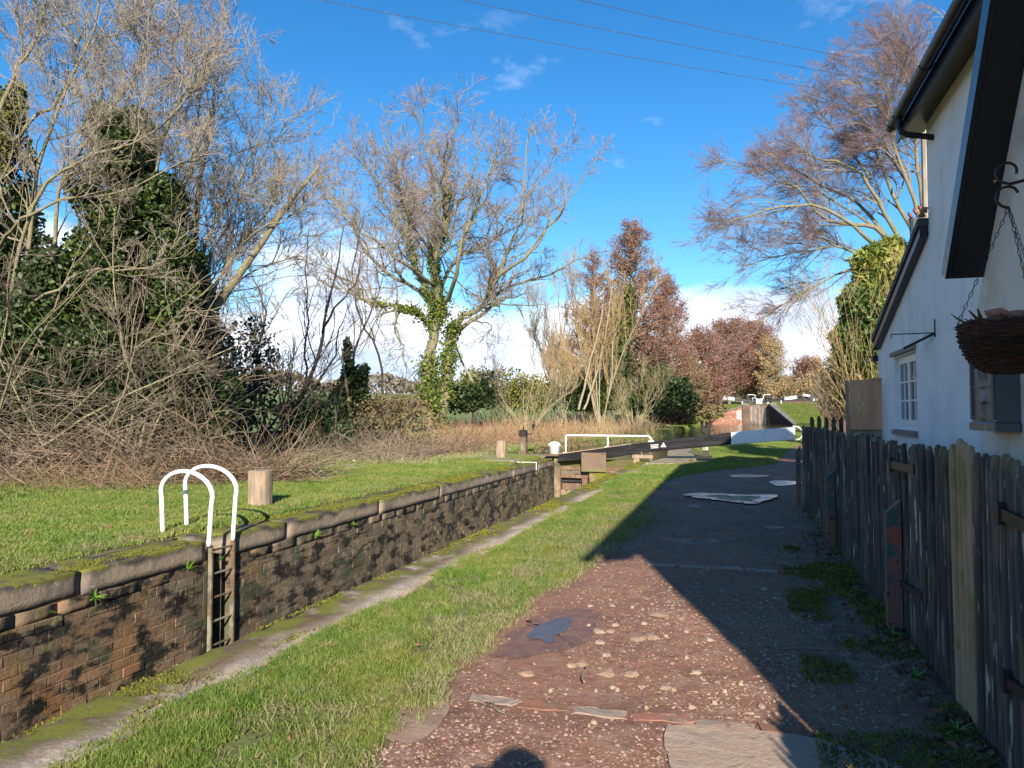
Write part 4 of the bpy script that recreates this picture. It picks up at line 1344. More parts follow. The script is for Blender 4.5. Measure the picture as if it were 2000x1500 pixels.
# iron wall bracket beside the window
p0 = hx(1827, 650, WX); e0 = hx(1782, 678, WX); 
mb = MB()
bz = float(p0[2]); by = float(p0[1])
mb.box(WX - .012, WX - .001, by - .012, by + .012, bz - .05, bz + .16)
mb.tube([(WX - .01, by, bz), (WX - .42, by + .25, bz + .02)], .007, 5)
mb.tube([(WX - .01, by, bz - .005), (WX - .22, by + .55, bz - .13)], .016, 6)
mb.tube([(WX - .42, by + .25, bz + .02), (WX - .42, by + .25, bz - .03)], .006, 5)
mb.build('wall_bracket', CASTIRON, cot)

# porch wing with its steep verge
PX_ = 1.40
mb = MB()
pfar = float(hx(1914, 800, PX_)[1])
bl = hx(1846, 545, PX_ - .2); bt = hx(1934, 0, PX_ - .2)
ps = (bt[2] - bl[2]) / (bt[1] - bl[1])          # slope (negative)
br = lambda y: bl[2] + ps * (y - bl[1])         # underside at outer edge
ridge_y = bl[1] - 1.12; near_y = 2 * ridge_y - bl[1]
def zr(y): return br(y) if y > ridge_y else br(2 * ridge_y - y)
mb.prism([(2 * ridge_y - pfar, -.1), (pfar, -.1), (pfar, zr(pfar) + .02), (ridge_y, zr(ridge_y) + .02), (2 * ridge_y - pfar, zr(pfar) + .02)], 0, PX_, PX_ + .18)
mb.box(PX_ + .18, WX, pfar - .18, pfar, -.1, zr(pfar) - .02)
mb.box(PX_ + .18, WX, 2 * ridge_y - pfar, 2 * ridge_y - pfar + .18, -.1, zr(pfar) - .02)
mb.build('porch_wall', CREAM, cot)
mb = MB()
zz = br(ridge_y)
for s in (1, -1):
    P = [(bl[1], bl[2]), (ridge_y, zz), (ridge_y, zz + .17), (bl[1] + .07, bl[2] + .045)]
    if s < 0: P = [(2 * ridge_y - a, c) for a, c in P]
    mb.prism(P, 0, PX_ - .17, WX + 1.2)
mb.build('porch_roof', BARGE, cot)
mb = MB()
for s in (1, -1):
    P = [(bl[1], bl[2]), (ridge_y, zz), (ridge_y, zz + .20), (bl[1] + .085, bl[2] + .05)]
    if s < 0: P = [(2 * ridge_y - a, c) for a, c in P]
    mb.prism(P, 0, PX_ - .2, PX_ - .172)
mb.build('bargeboard', BARGE, cot)

# letter box
f0 = hx(1898, 760, PX_ - .11); f1 = hx(1945, 760, PX_ - .11)
lb = empty('post_box', (0, 0, 0), HA, 'grey cast metal wall letter box with raised coat of arms and slot', 'letter box')
ly0, ly1 = float(f1[1]), float(f0[1])
lz0 = float(hx(1945, 843, PX_ - .11)[2]); lz1 = float(hx(1945, 664, PX_ - .11)[2])
X0, X1 = PX_ - .11, PX_ - .002
mb = MB(); mb.box(X0, X1, ly0, ly1, lz0 + .05, lz1 - .06)
body = mb.build('body', LEAD, lb)
mb = MB(); mb.bbox(X0 - .015, X1, ly0 - .015, ly1 + .015, lz0, lz0 + .048, .008)
mb.build('base_moulding', LEAD, lb)
mb = MB(); mb.prism([(X0 - .025, lz1 - .058), (X1, lz1 - .058), (X1, lz1 + .02), (X0 + .03, lz1 - .0), (X0 - .02, lz1 - .04)], 1, ly0 - .02, ly1 + .02)
mb.build('lid', LEAD, lb)
mb = MB(); c = (ly0 + ly1) / 2; w = (ly1 - ly0)
H = lz1 - lz0
for y in (ly0 + .02, ly1 - .02):
    mb.tube([(X0 - .004, y, lz0 + .06), (X0 - .004, y, lz1 - .07)], .012, 6)
mb.box(X0 - .008, X0, ly0 + .03, ly1 - .03, lz0 + H * .50, lz0 + H * .515)
mb.box(X0 - .008, X0, ly0 + .03, ly1 - .03, lz0 + H * .15, lz0 + H * .165)
mb.build('frame_moulding', LEAD, lb)
mb = MB()  # shield, crown and supporters in relief
zc = lz0 + H * .66
def relief(cy, cz, ry, rz, d=.012, n=10):
    mb.add([(X0 - d, cy, cz)] + [(X0, cy + ry * math.cos(a), cz + rz * math.sin(a)) for a in np.linspace(0, 2 * math.pi, n, endpoint=False)], [(0, 1 + i, 1 + (i + 1) % n) for i in range(n)])
relief(c, zc, .045, .05); relief(c, zc + .065, .03, .022); relief(c - .055, zc + .005, .018, .055); relief(c + .055, zc + .005, .018, .055); relief(c, zc - .07, .06, .014)
relief(c, zc + .10, .012, .012)
mb.build('coat_of_arms', LEAD, lb)
mb = MB(); zc = lz0 + H * .33
relief(c, zc, .065, .06, .014, 14); relief(c, zc - .085, .03, .03)
mb.build('lock_plate', LEAD, lb)
mb = MB(); mb.box(X0 - .018, X0 - .006, c - .045, c + .045, zc - .01, zc + .002)
mb.build('slot', PIPE, lb)

# hanging basket on a scroll bracket
bc = hy(1978, 625, float(hx(1978, 700, PX_ - .27)[1]))
bz = float(hx(1978, 632, PX_ - .27)[2])
bx, by = PX_ - .27, float(hx(1978, 700, PX_ - .27)[1])
hb = empty('hanging_basket', (0, 0, 0), HA, 'dark wicker hanging basket with coco lining hung on chains by the wall', 'hanging basket')
rad = .20
mb = MB()
rings = 22
for k in range(rings):
    t = k / (rings - 1)
    rr_ = rad * math.cos(t * 1.35) ** .75 if t < .98 else .03
    zz_ = bz - .21 * math.sin(t * 1.45)
    for off in (0,):
        pts = []
        for a in range(40):
            w = a / 40 * 2 * math.pi
            u = .006 * math.sin(w * 10 + k * math.pi)
            pts.append((bx + (rr_ + u) * math.cos(w), by + (rr_ + u) * math.sin(w), zz_ + .003 * math.sin(w * 7 + k)))
        mb.tube(pts, .0052, 4, closed=True)
for a in range(20):
    w = a / 20 * 2 * math.pi
    pts = []
    for t in np.linspace(0, 1, 7):
        rr_ = (rad - .004) * max(.05, math.cos(t * 1.35)) ** .75
        pts.append((bx + rr_ * math.cos(w), by + rr_ * math.sin(w), bz - .21 * math.sin(t * 1.45)))
    mb.tube(pts, .005, 4)
mb.build('basket', WICKER, hb)
mb = MB()
prof = [(.01, -.195)] + [((rad - .012) * max(.05, math.cos(t * 1.35)) ** .75, -.20 * math.sin(t * 1.45)) for t in np.linspace(.95, 0, 9)] + [(rad * .9, .015), (.02, .03)]
mb.lathe(prof, (bx, by, bz), 24)
mb.build('coco_lining', COCO, hb)
rg = np.random.default_rng(3)
mb = MB()
for k in range(60):
    w = rg.uniform(0, 6.28); r0 = rad * rg.uniform(.85, 1.02)
    p = Vector((bx + r0 * math.cos(w), by + r0 * math.sin(w), bz + .005))
    d = Vector((math.cos(w + rg.normal(0, .6)), math.sin(w + rg.normal(0, .6)), rg.uniform(-.5, 1.0))) * rg.uniform(.02, .055)
    s_ = Vector((-math.sin(w), math.cos(w), 0)) * .012
    mb.add([p - s_, p + s_, p + d + s_ * .3, p + d - s_ * .3], [(0, 1, 2, 3)])
mb.build('dead_foliage', COCO, hb)
mb = MB()
for k, (dx, dy) in enumerate([(-.05, -.02), (.03, .03), (.08, -.04)]):
    mb.rock((bx + dx, by + dy, bz + .035), .06, .05, .035, seed=k + 50)
mb.build('terracotta_shard', BRICKRED, hb)
hook = Vector((bx, by, float(hx(1984, 395, PX_ - .27)[2])))
for a in (2.6, 4.7, .5):
    e = Vector((bx + rad * math.cos(a + .3), by + rad * math.sin(a + .3), bz))
    L_ = (hook - e).length; n = int(L_ / .026)
    m = MB(); dirv = (e - hook).normalized()
    side = dirv.cross(Vector((0, 0, 1))).normalized(); up2 = dirv.cross(side)
    for i in range(n):
        c0 = hook + (e - hook) * ((i + .5) / n); a1 = side if i % 2 else up2
        m.tube([c0 + dirv * .016 * math.cos(w) + a1 * .006 * math.sin(w) for w in np.linspace(0, 2 * math.pi, 7)[:-1]], .0018, 4, closed=True)
    m.build('chain', CASTIRON, hb)
sb = empty('scroll_bracket', (0, 0, 0), HA, 'black wrought iron scroll bracket holding the hanging basket', 'bracket')
mb = MB()
def scroll(cx, cz, r, a0, a1, grow):
    n = 22
    return [(cx + r * (1 - grow * i / n) * math.cos(a0 + (a1 - a0) * i / n), by, cz + r * (1 - grow * i / n) * math.sin(a0 + (a1 - a0) * i / n)) for i in range(n + 1)]
hz = hook.z
mb.tube(scroll(bx - .0, hz + .05, .05, -1.57, -1.57 - 4.4, .25), .006, 6)
mb.tube(scroll(bx + .0, hz + .155, .05, -1.57, -1.57 - 5.0, .35), .006, 6)
mb.tube([(bx + .0, by, hz + .1), (bx + .1, by, hz + .12), (PX_ - .003, by, hz + .14)], .007, 6)
mb.build('scroll', CASTIRON, sb)
mb = MB(); mb.box(PX_ - .008, PX_ - .001, by - .012, by + .012, hz - .12, hz + .22)
mb.build('back_plate', CASTIRON, sb)

# ================================================================== PICKET FENCE
fence = empty('picket_fence', (0, 0, 0), 0, 'old black painted picket fence with flaking tops between path and cottage', 'fence')


def picket_mesh(seed, h=1.27, w=.068, d=.022, hw=False):
    rr = random.Random(seed)
    t = rr.uniform(.018, .03); sk = rr.uniform(-.012, .012)
    prof = [(-w / 2, 0), (w / 2, 0), (w / 2, h - .055 + rr.uniform(-.02, .01)), (t * .7 + sk, h), (-t * .7 + sk, h - rr.uniform(0, .01)), (-w / 2, h - .055 + rr.uniform(-.02, .01))]
    m = MB(); n = len(prof)
    # rounded path side: extra chamfer
    b = .008
    def ins(p, k): return (p[0] * (1 - k), p[1] - (k * .1 if p[1] > .1 else 0))
    vs = [(d / 2, p[0], p[1]) for p in prof] + [(-d / 2 + b, p[0], p[1]) for p in prof] + [(-d / 2 - .004, ins(p, .22)[0], ins(p, .22)[1]) for p in prof]
    fs = [tuple(range(n)), tuple(2 * n + k for k in range(n - 1, -1, -1))]
    for r_ in (0, n):
        fs += [(r_ + i, r_ + (i + 1) % n, r_ + n + (i + 1) % n, r_ + n + i) for i in range(n)]
    m.add(vs, fs)
    me = m.mesh('picket'); fix_normals(me)
    return me


fpts = np.array([(1.00, .9), (1.0, 2.0), (.985, 3.4), (.975, 3.9), (.96, 5.4), (.87, 8.4), (.75, 11.9)])
flen = np.concatenate([[0], np.cumsum(np.hypot(*np.diff(fpts, axis=0).T))])


def fat(s):
    return float(np.interp(s, flen, fpts[:, 0])), float(np.interp(s, flen, fpts[:, 1]))


pm = [picket_mesh(k) for k in range(8)]
pn = [picket_mesh(20 + k, 1.31) for k in range(2)]
for me in pm: me.materials.append(PICKET)
for me in pn: me.materials.append(NEWPICKET)
newY = [float(at_x(px, 1000, .975)[1]) for px in (1874, 1893)]
s = 0.0; k = 0
rr = random.Random(5)
while s < flen[-1] - .02:
    x, y = fat(s)
    isnew = any(abs(y - q_) < .05 for q_ in newY)
    me = pn[k % 2] if isnew else pm[rr.randrange(8)]
    o = bpy.data.objects.new('picket', me)
    hh = rr.uniform(.985, 1.01) + (.010 * math.sin(y * 2.1))
    if rr.random() < .04: hh += .02
    o.location = (x + rr.uniform(-.006, .006), y, -.01)
    o.scale = (1, 1, hh)
    o.rotation_euler = (rr.uniform(-.018, .018) - .012, rr.uniform(-.012, .012), rr.uniform(-.08, .08) + math.radians(1))
    link(o, fence)
    if isnew: o['label'] = 'unpainted pale wood picket'
    s += .088 + rr.uniform(-.004, .005); k += 1
def zrail(y): return 0
for z0 in (.42, 1.02):
    mb = MB()
    for i in range(len(fpts) - 1):
        (xa, ya), (xb, yb) = fpts[i], fpts[i + 1]
        o_ = .018
        mb.add([(xa + o_, ya, z0), (xa + o_ + .04, ya, z0), (xa + o_ + .04, ya, z0 + .08), (xa + o_, ya, z0 + .08), (xb + o_, yb, z0), (xb + o_ + .04, yb, z0), (xb + o_ + .04, yb, z0 + .08), (xb + o_, yb, z0 + .08)],
               [(0, 1, 2, 3), (7, 6, 5, 4), (0, 4, 5, 1), (1, 5, 6, 2), (2, 6, 7, 3), (3, 7, 4, 0)])
    mb.build('rail', PICKET, fence)
for (px, py, h, w, nm) in ((1566, 990, .93, .07, 'thin'), (1622, 1071, .83, .085, 'green'), (1740, 1232, .86, .09, 'big')):
    p = at_z(px, py)
    mb = MB(); hx_ = w / 2
    # sloping weathered top
    mb.add([(-hx_, -hx_, 0), (hx_, -hx_, 0), (hx_, hx_, 0), (-hx_, hx_, 0), (-hx_, -hx_, h - .07), (hx_, -hx_, h + .02), (hx_, hx_, h + .02), (-hx_, hx_, h - .07)],
           [(3, 2, 1, 0), (4, 5, 6, 7), (0, 1, 5, 4), (1, 2, 6, 5), (2, 3, 7, 6), (3, 0, 4, 7)])
    o = mb.build('post', POSTPAINT, fence, loc=(float(np.interp(p[1], fpts[:, 1], fpts[:, 0])) - w / 2 - .02, p[1], -.01))
    o['label'] = 'short stout post with flaking green and rust paint'
# strap hinges of the gate in the fence
def strap(px0, py0, px1, py1, wz):
    X = .945
    a = at_x(px0, py0, X); b_ = at_x(px1, py1, X)
    xa = float(np.interp(a[1], fpts[:, 1], fpts[:, 0])) - .024; xb = float(np.interp(b_[1], fpts[:, 1], fpts[:, 0])) - .024
    m = MB()
    m.add([(xa - .012, a[1], a[2] - wz), (xb - .012, b_[1], b_[2] - wz), (xb - .012, b_[1], b_[2] + wz), (xa - .012, a[1], a[2] + wz), (xa + .003, a[1], a[2] - wz), (xb + .003, b_[1], b_[2] - wz), (xb + .003, b_[1], b_[2] + wz), (xa + .003, a[1], a[2] + wz)],
          [(0, 1, 2, 3), (7, 6, 5, 4), (0, 4, 5, 1), (1, 5, 6, 2), (2, 6, 7, 3), (3, 7, 4, 0)])
    m.box(xa - .02, xa + .004, a[1] - .02, a[1] + .02, a[2] - wz * 1.9, a[2] + wz * 1.9)
    fix_normals(m.build('strap_hinge', CASTIRON, fence).data)
strap(1747, 907, 1789, 918, .026)
strap(1755, 1133, 1803, 1165, .022)
strap(1948, 1002, 2010, 1035, .024)
strap(1960, 1330, 2020, 1380, .022)
# return of the fence past the corner of the cottage garden
ret = empty('picket_fence', (0, 0, 0), 0, 'far run of dark pickets turning towards the new timber boards', 'fence')
a = np.array(at_y(1586, 815, 13.4)); b_ = np.array(at_y(1702, 815, 13.1))
n = int(np.hypot(*(b_ - a)[:2]) / .105)
for i in range(n + 1):
    p = a + (b_ - a) * i / n
    o = bpy.data.objects.new('picket', pm[i % 8]); o.location = (p[0], p[1], .02 + rr.uniform(-.02, .02)); o.rotation_euler = (0, 0, math.pi / 2 + rr.uniform(-.05, .05))
    o.scale = (1, 1, (a[2] + .0) / 1.27 + rr.uniform(-.01, .01))
    link(o, ret)
for z0 in (.4, 1.0):
    M_ = MB(); M_.tube([(a[0], a[1] + .04, z0), (b_[0], b_[1] + .04, z0)], .035, 4)
    M_.build('rail', PICKET, ret)

# new timber boards between garden and cottage
tf = empty('board_fence', (0, 0, 0), 0, 'new orange larch board fence standing against the end of the cottage', 'fence')
Yb = 12.9
xa, xb = float(at_y(1659, 780, Yb)[0]), float(at_y(1722, 780, Yb)[0])
ztop, zbot = float(at_y(1690, 742, Yb)[2]), float(at_y(1690, 822, Yb)[2])
edges = [0, .30, .42, .58, .80, 1.0]
for i in range(5):
    u0, u1 = xa + (xb - xa) * edges[i], xa + (xb - xa) * edges[i + 1]
    m = MB(); h_ = ztop + (.0, .005, -.003, .01, .0)[i]
    m.box(u0 + .002, u1 - .002, Yb, Yb + .02, zbot, h_)
    m.build('board', NEWFENCE, tf)
m = MB(); m.box(xa, xb, Yb - .022, Yb - .001, zbot - .14, zbot + .03)
m.build('gravel_board', NEWFENCE, tf)
m = MB(); m.box(xa + (xb - xa) * .62, xb, Yb - .02, Yb - .001, ztop - .01, ztop + .03)
m.build('cap', NEWFENCE, tf)
m = MB(); m.box(xa - .05, xa - .004, Yb + .0, Yb + .09, .0, ztop); m.box(xa, xb, Yb + .022, Yb + .07, .0, zbot)
m.build('post', OLDWOOD, tf)

# ================================================================== LOCK LADDER, BOLLARDS
lad = empty('lock_ladder', (XF, LAD0, 0), 0, 'steel lock ladder with two tall white hoop handrails', 'ladder')
def kl(o): return keep(o, lad)
for (pf, pn_, top, tx, dlt) in (((318, 1045), (408, 1062), 915, 363, .0), ((365, 1033), (455, 1055), 905, 419, .0)):
    A = Vector(at_z(*pf)); B = Vector(at_z(*pn_)); B.z = -.02
    B.x = XF + .03; 
    Bp = at_x(pn_[0], pn_[1], XF + .03); B.y = float(Bp[1])
    hgt = float(at_y(tx, top + 4, (A.y + B.y) / 2)[2])
    ctr = (A + B) / 2
    half = (B - A) / 2
    pts = []
    for t in np.linspace(0, 1, 8)[:-1]:
        pts.append(A + Vector((0, 0, (hgt - .26) * t)) - half * (.10 * t))
    for w in np.linspace(math.pi, 0, 15):
        pts.append(ctr + half * 1.12 * math.cos(w) + Vector((0, 0, hgt - .26 + .26 * math.sin(w))))
    for t in np.linspace(1, 0, 8)[1:]:
        pts.append(B + Vector((0, 0, (hgt - .26) * t)) + half * (.10 * t))
    pts.append(B + Vector((0, 0, -.04)))
    kl(MB().tube(pts, .026, 12).build('handrail', WPAINT, None, True))
for yy in (LAD0 + .02, LAD1 + .0):
    m = MB(); m.box(XF - .0, XF + .05, yy - .012, yy + .012, -3.0, -.06)
    kl(m.build('side_rail', IRON))
for k in range(10):
    z = -.12 - k * .27
    kl(MB().tube([(XF + .02, LAD0 + .03, z), (XF + .02, LAD1 - .01, z)], .014, 8).build('rung', IRON))


def bollard(px, py, w, pytop, label):
    p = at_z(px, py); Zd = EYE * F / (py - HY)
    wd_ = w / F * Zd; h = (py - pytop) / F * Zd * 1.0
    m = MB(); rr = random.Random(px)
    n = 14; prof = [0, .15, .5, .85, 1]
    vs = []
    for t in prof:
        for k in range(n):
            a = 2 * math.pi * k / n
            sq = 1 / max(abs(math.cos(a)), abs(math.sin(a))) ** .35
            r_ = wd_ / 2 * sq * (1 + rr.uniform(-.02, .02)) * .97
            vs.append((r_ * math.cos(a), r_ * math.sin(a), h * t + (rr.uniform(-.006, .006) if t == 1 else 0)))
    fs = [(r_ * n + k, r_ * n + (k + 1) % n, (r_ + 1) * n + (k + 1) % n, (r_ + 1) * n + k) for r_ in range(4) for k in range(n)]
    m.add(vs, fs + [tuple(4 * n + k for k in range(n))])
    o = m.build('mooring_post', OLDWOOD, loc=(p[0], p[1], .01))
    return tag(o, label, 'bollard')


bollard(508, 992, 44, 920, 'stout weathered timber post on the grass just past the lock ladder')
bollard(979, 897, 21, 861, 'smaller square timber post by the far end of the lock')

# stump
m = MB(); p = at_z(577, 930)
vs = []; n = 14
for t, r_ in ((0, 1.25), (.3, 1.0), (.8, .88), (1, .8)):
    for k in range(n):
        a = 2 * math.pi * k / n
        q_ = .20 * r_ * (1 + .12 * math.sin(3 * a + 1))
        vs.append((q_ * math.cos(a), q_ * math.sin(a), .36 * t + (.03 * math.cos(a) if t == 1 else 0)))
m.add(vs, [(r_ * n + k, r_ * n + (k + 1) % n, (r_ + 1) * n + (k + 1) % n, (r_ + 1) * n + k) for r_ in range(3) for k in range(n)] + [tuple(3 * n + k for k in range(n))])
tag(m.build('tree_stump', BARK, loc=(p[0], p[1], 0)), 'short old tree stump at the end of the brushwood', 'tree stump')

# low brick edging on the left bank
eb = []
A = [at_z(790, 899), at_z(840, 893), at_z(890, 886), at_z(928, 877)]
A = [Vector(a_) for a_ in A]
m = MB(); rr = random.Random(2)
for i in range(3):
    d = A[i + 1] - A[i]; L_ = d.length; n = int(L_ / .09)
    ang = math.atan2(d.y, d.x)
    for c_ in range(n):
        p = A[i] + d * ((c_ + .5) / n)
        for lay, (h0, h1, o_) in enumerate(((0, .12, .0), (.125, .24, .012))):
            M_ = Matrix.Translation((p.x, p.y, h0)) @ Matrix.Rotation(ang + rr.uniform(-.02, .02), 4, 'Z')
            m.box(-.038, .038, -.11 + o_, .11, 0, h1 - h0 + rr.uniform(-.006, .006), M_)
o = tag(m.build('brick_edging', material('edging_brick', (.24, .13, .085), .9, [dict(s=3, lo=.45, hi=.6, c=(.17, .12, .08))], isl=.35)), 'low curved kerb of weathered bricks set on edge in the far grass', 'kerb')

# ================================================================== HEAD GATE WITH ITS BALANCE BEAM
gate = empty('lock_gate', (XF, GY, 0), 0, 'near lock gate with long tapering black and white balance beam', 'lock gate')
kg = lambda o: keep(o, gate)
Pg = lambda px, py, y=GY: Vector(at_y(px, py, y))
YF, YB = GY - .25, GY + .10
topF = [Pg(1090, 888, YF), Pg(1230, 868.5, YF), Pg(1300, 860, YF), Pg(1430, 844.5, YF), Pg(1553, 834.5, YF)]
botF = [Pg(1094, 902, YF), Pg(1190, 894.5, YF), Pg(1280, 881.5, YF), Pg(1430, 868.5, YF), Pg(1553, 858.5, YF)]


def beampart(x0, x1, name, m_):
    xs_ = sorted(set([x0, x1] + [x for x in np.linspace(x0, x1, 14)]))
    tz = np.interp(xs_, [p.x for p in topF], [p.z for p in topF]); bz_ = np.interp(xs_, [p.x for p in botF], [p.z for p in botF])
    vs = []
    for x, t, b_ in zip(xs_, tz, bz_):
        j = .006 * mnoise.noise(Vector((x * 3, 1, 1)))
        c = .018
        vs += [(x, YF, b_ + c), (x, YF + j, t - c), (x, YF + c, t + j), (x, YB - c, t - j), (x, YB, t - c), (x, YB, b_ + c), (x, YB - c, b_), (x, YF + c, b_)]
    n = len(xs_)
    fs = [(i * 8 + k, i * 8 + (k + 1) % 8, i * 8 + 8 + (k + 1) % 8, i * 8 + 8 + k) for i in range(n - 1) for k in range(8)]
    fs += [tuple(range(8)), tuple((n - 1) * 8 + k for k in range(7, -1, -1))]
    o = MB().add(vs, fs).build(name, m_)
    fix_normals(o.data)
    return kg(o)


xw = Pg(1428, 850, YF).x; xe = Pg(1553, 850, YF).x
BEAMB = material('beam_black_timber', (.011, .0115, .013), .7, [dict(s=1.5, lo=.50, hi=.64, c=(.028, .028, .03), st=(.8, 6, 6)), dict(s=6, lo=.60, hi=.64, c=(.006, .006, .006), st=(.35, 3, 4))], bump=dict(s=5, d=.03, st=(.3, 4, 6)), spec=.2)
BEAMW = material('beam_white_timber', (.78, .78, .77), .6, [dict(s=6, lo=.635, hi=.665, c=(.16, .15, .14), st=(.35, 3, 4)), dict(s=2, lo=.5, hi=.7, c=(.66, .66, .66))], bump=dict(s=5, d=.03, st=(.3, 4, 6)))
beampart(topF[0].x, xw - .004, 'balance_beam', BEAMB)['label'] = 'long black tapering timber balance beam'
beampart(xw, xe, 'beam_end', BEAMW)['label'] = 'white painted end of the balance beam'
# grey weathered top on thin end of beam
m = MB()
xs_ = np.linspace(topF[0].x + .02, Pg(1232, 860, YF).x, 10)
tz = np.interp(xs_, [p.x for p in topF], [p.z for p in topF])
m.add([v for x, t in zip(xs_, tz) for v in ((x, YF + .01, t + .006), (x, YB - .01, t + .006), (x, YB - .01, t + .03), (x, YF + .01, t + .03))], [(i * 4 + k, i * 4 + (k + 1) % 4, i * 4 + 4 + (k + 1) % 4, i * 4 + 4 + k) for i in range(9) for k in range(4)] + [(0, 1, 2, 3), (39, 38, 37, 36)])
o = kg(m.build('tread_board', OLDWOOD)); fix_normals(o.data)
pe = Vector((xe, YF + .17, (topF[-1].z + botF[-1].z) / 2))
hp = [pe + Vector((-.05, 0, .20))] + [pe + Vector((.21 * math.cos(w), 0, .195 * math.sin(w))) for w in np.linspace(1.5, -1.5, 14)] + [pe + Vector((-.04, 0, -.20))]
kg(MB().tube(hp, .016, 8).build('end_hoop', WPAINT, None, True))
# notice and warning triangle on the beam
z0 = Pg(1282, 872, YF)
m = MB(); rr = random.Random(8)
for r_ in range(3):
    x = Pg(1271, 868, YF).x
    xe_ = Pg(1286, 868, YF).x
    while x < xe_:
        w = rr.uniform(.012, .035)
        zz_ = z0.z + .045 - r_ * .045 + (x - z0.x) * .09
        m.box(x, min(x + w, xe_), YF - .012, YF - .009, zz_, zz_ + rr.uniform(.018, .026)); x += w + .009
kg(m.build('white_lettering', WPAINT))
m = MB(); tx = Pg(1296, 868, YF).x; zt_ = Pg(1296, 870, YF).z
m.prism([(tx - .085, zt_ - .05), (tx + .08, zt_ - .045), (tx + .0, zt_ + .09)], 1, YF - .012, YF - .009)
kg(m.build('warning_triangle', CREAM))
m = MB(); m.prism([(tx - .03, zt_ - .035), (tx + .035, zt_ - .033), (tx + .0, zt_ + .03)], 1, YF - .015, YF - .013)
kg(m.build('triangle_symbol', NEWPICKET))
# heel post and cap
xh0, xh1 = Pg(1070, 900).x, Pg(1092, 900).x
m = MB(); m.bbox(XF + .01, xh1 + .06, GY - .12, GY + .26, -3.3, Pg(1080, 888).z - .012, .02)
kg(m.build('heel_post', GATEWOOD))
cc = (Pg(1083, 870).x, GY - .02, Pg(1083, 886).z)
rr_ = (Pg(1094, 870).x - Pg(1072, 870).x) / 2
hc = Pg(1083, 866).z - cc[2]
kg(MB().lathe([(rr_ * .92, 0), (rr_ * .92, hc * .72), (rr_ * 1.12, hc * .78), (rr_ * 1.12, hc * .86), (rr_ * .95, hc * 1.0), (rr_ * .55, hc * 1.14), (.01, hc * 1.2)], cc, 20).build('post_cap', WPAINT, None, True))
m = MB(); m.box(xh0 - .05, xh1 + .06, GY - .3, GY + .3, cc[2] - .06, cc[2] - .002)
kg(m.build('cap_plate', IRON))
# gate leaf: rails and planks
gx0, gx1 = xh1 + .02, XN + .02
zt1 = Pg(1115, 911).z
def gbox(name, x0, x1, z0, z1, y0=GY - .05, y1=GY + .2, m_=GATEWOOD):
    m = MB(); m.bbox(x0, x1, y0, y1, z0, z1, .008); return kg(m.build(name, m_))
RUSTW = material('rust_stained_timber', (.16, .095, .06), .85, [dict(s=4, lo=.45, hi=.6, c=(.22, .16, .10)), dict(s=9, lo=.55, hi=.66, c=(.09, .06, .04))], bump=dict(s=20, d=.01, st=(.4, .4, 2)))
gbox('gate_plank', gx0, gx1, zt1 + .06, Pg(1115, 899).z, GY + .22, GY + .28)
gbox('top_rail', gx0, gx1, zt1 - .10, zt1, m_=RUSTW)
gbox('gate_plank', gx0, gx1, Pg(1115, 927).z, zt1 - .104, GY - .02, GY + .15)
gbox('middle_rail', gx0, gx1, Pg(1115, 933).z, Pg(1115, 927).z - .004, m_=RUSTW)
xo1 = Pg(1137, 940).x
gbox('frame_post', gx0, Pg(1096, 940).x, -3.2, Pg(1115, 933).z - .004, m_=RUSTW)
gbox('frame_post', xo1, xo1 + .18, -3.2, Pg(1115, 933).z - .004, m_=RUSTW)
gbox('lower_rail', Pg(1096, 940).x + .003, xo1 - .003, -1.12, Pg(1115, 957).z)
gbox('cross_bar', Pg(1096, 940).x + .003, xo1 - .003, Pg(1115, 938).z - .05, Pg(1115, 938).z, GY + .03, GY + .1, BPAINT)
gbox('gate_plank', Pg(1096, 940).x + .003, xo1 - .003, -3.2, Pg(1115, 934).z, GY + .13, GY + .18, m_=material('stained_plank', (.13, .085, .06), .6, [dict(s=25, lo=.5, hi=.6, c=(.22, .15, .1), st=(1, 1, .3))], bump=dict(s=30, d=.01, st=(1, 1, .2))))
gbox('gate_plank', xo1 + .183, gx1, -3.2, Pg(1115, 933).z - .004, GY + .0, GY + .15)
gbox('gate_plank', Pg(1096, 940).x + .003, xo1 - .003, -3.2, -1.125, GY + .0, GY + .12)
# front plate hung from the beam and the masonry below it
PL = material('rust_brown_plate', (.14, .10, .078), .6, [dict(s=2.2, lo=.42, hi=.6, c=(.18, .12, .08)), dict(s=6, lo=.6, hi=.68, c=(.12, .1, .1)), dict(k='axis', ax=2, n=.12, s=6, lo=-.12, hi=-.26, c=(.16, .15, .06))], bump=dict(s=12, d=.006))
a_, b_ = Pg(1136, 900, YF), Pg(1184, 900, YF)
m = MB(); m.box(a_.x, b_.x, YF - .03, YF - .008, Pg(1150, 921, YF).z, Pg(1150, 884, YF).z)
kg(m.build('steel_plate', PL))
m = MB()
for px, py in ((1141, 889), (1176, 886), (1181, 885)):
    q_ = Pg(px, py, YF); m.lathe([(.03, 0), (.03, .02), (.01, .03)], (0, 0, 0), 8)
    for j in range(len(m.v) - 24, len(m.v)):
        x, y, z = m.v[j]; m.v[j] = (q_.x + x, YF - .03 - z, q_.z + y)
kg(m.build('bolt_head', IRON))
m = MB(); vs, fs = sweep_stone(0, .9, 0, .8, -1.2, 0, 91, rnd=.04, amp=.02)
m.add(vs, fs); o = m.build('quoin_stone', CONCRETE); fix_normals(o.data); o.location = (a_.x + .25, GY - .28, Pg(1160, 921, GY).z)
tag(o, 'pale stone block below the steel plate of the lock gate', 'stone block')
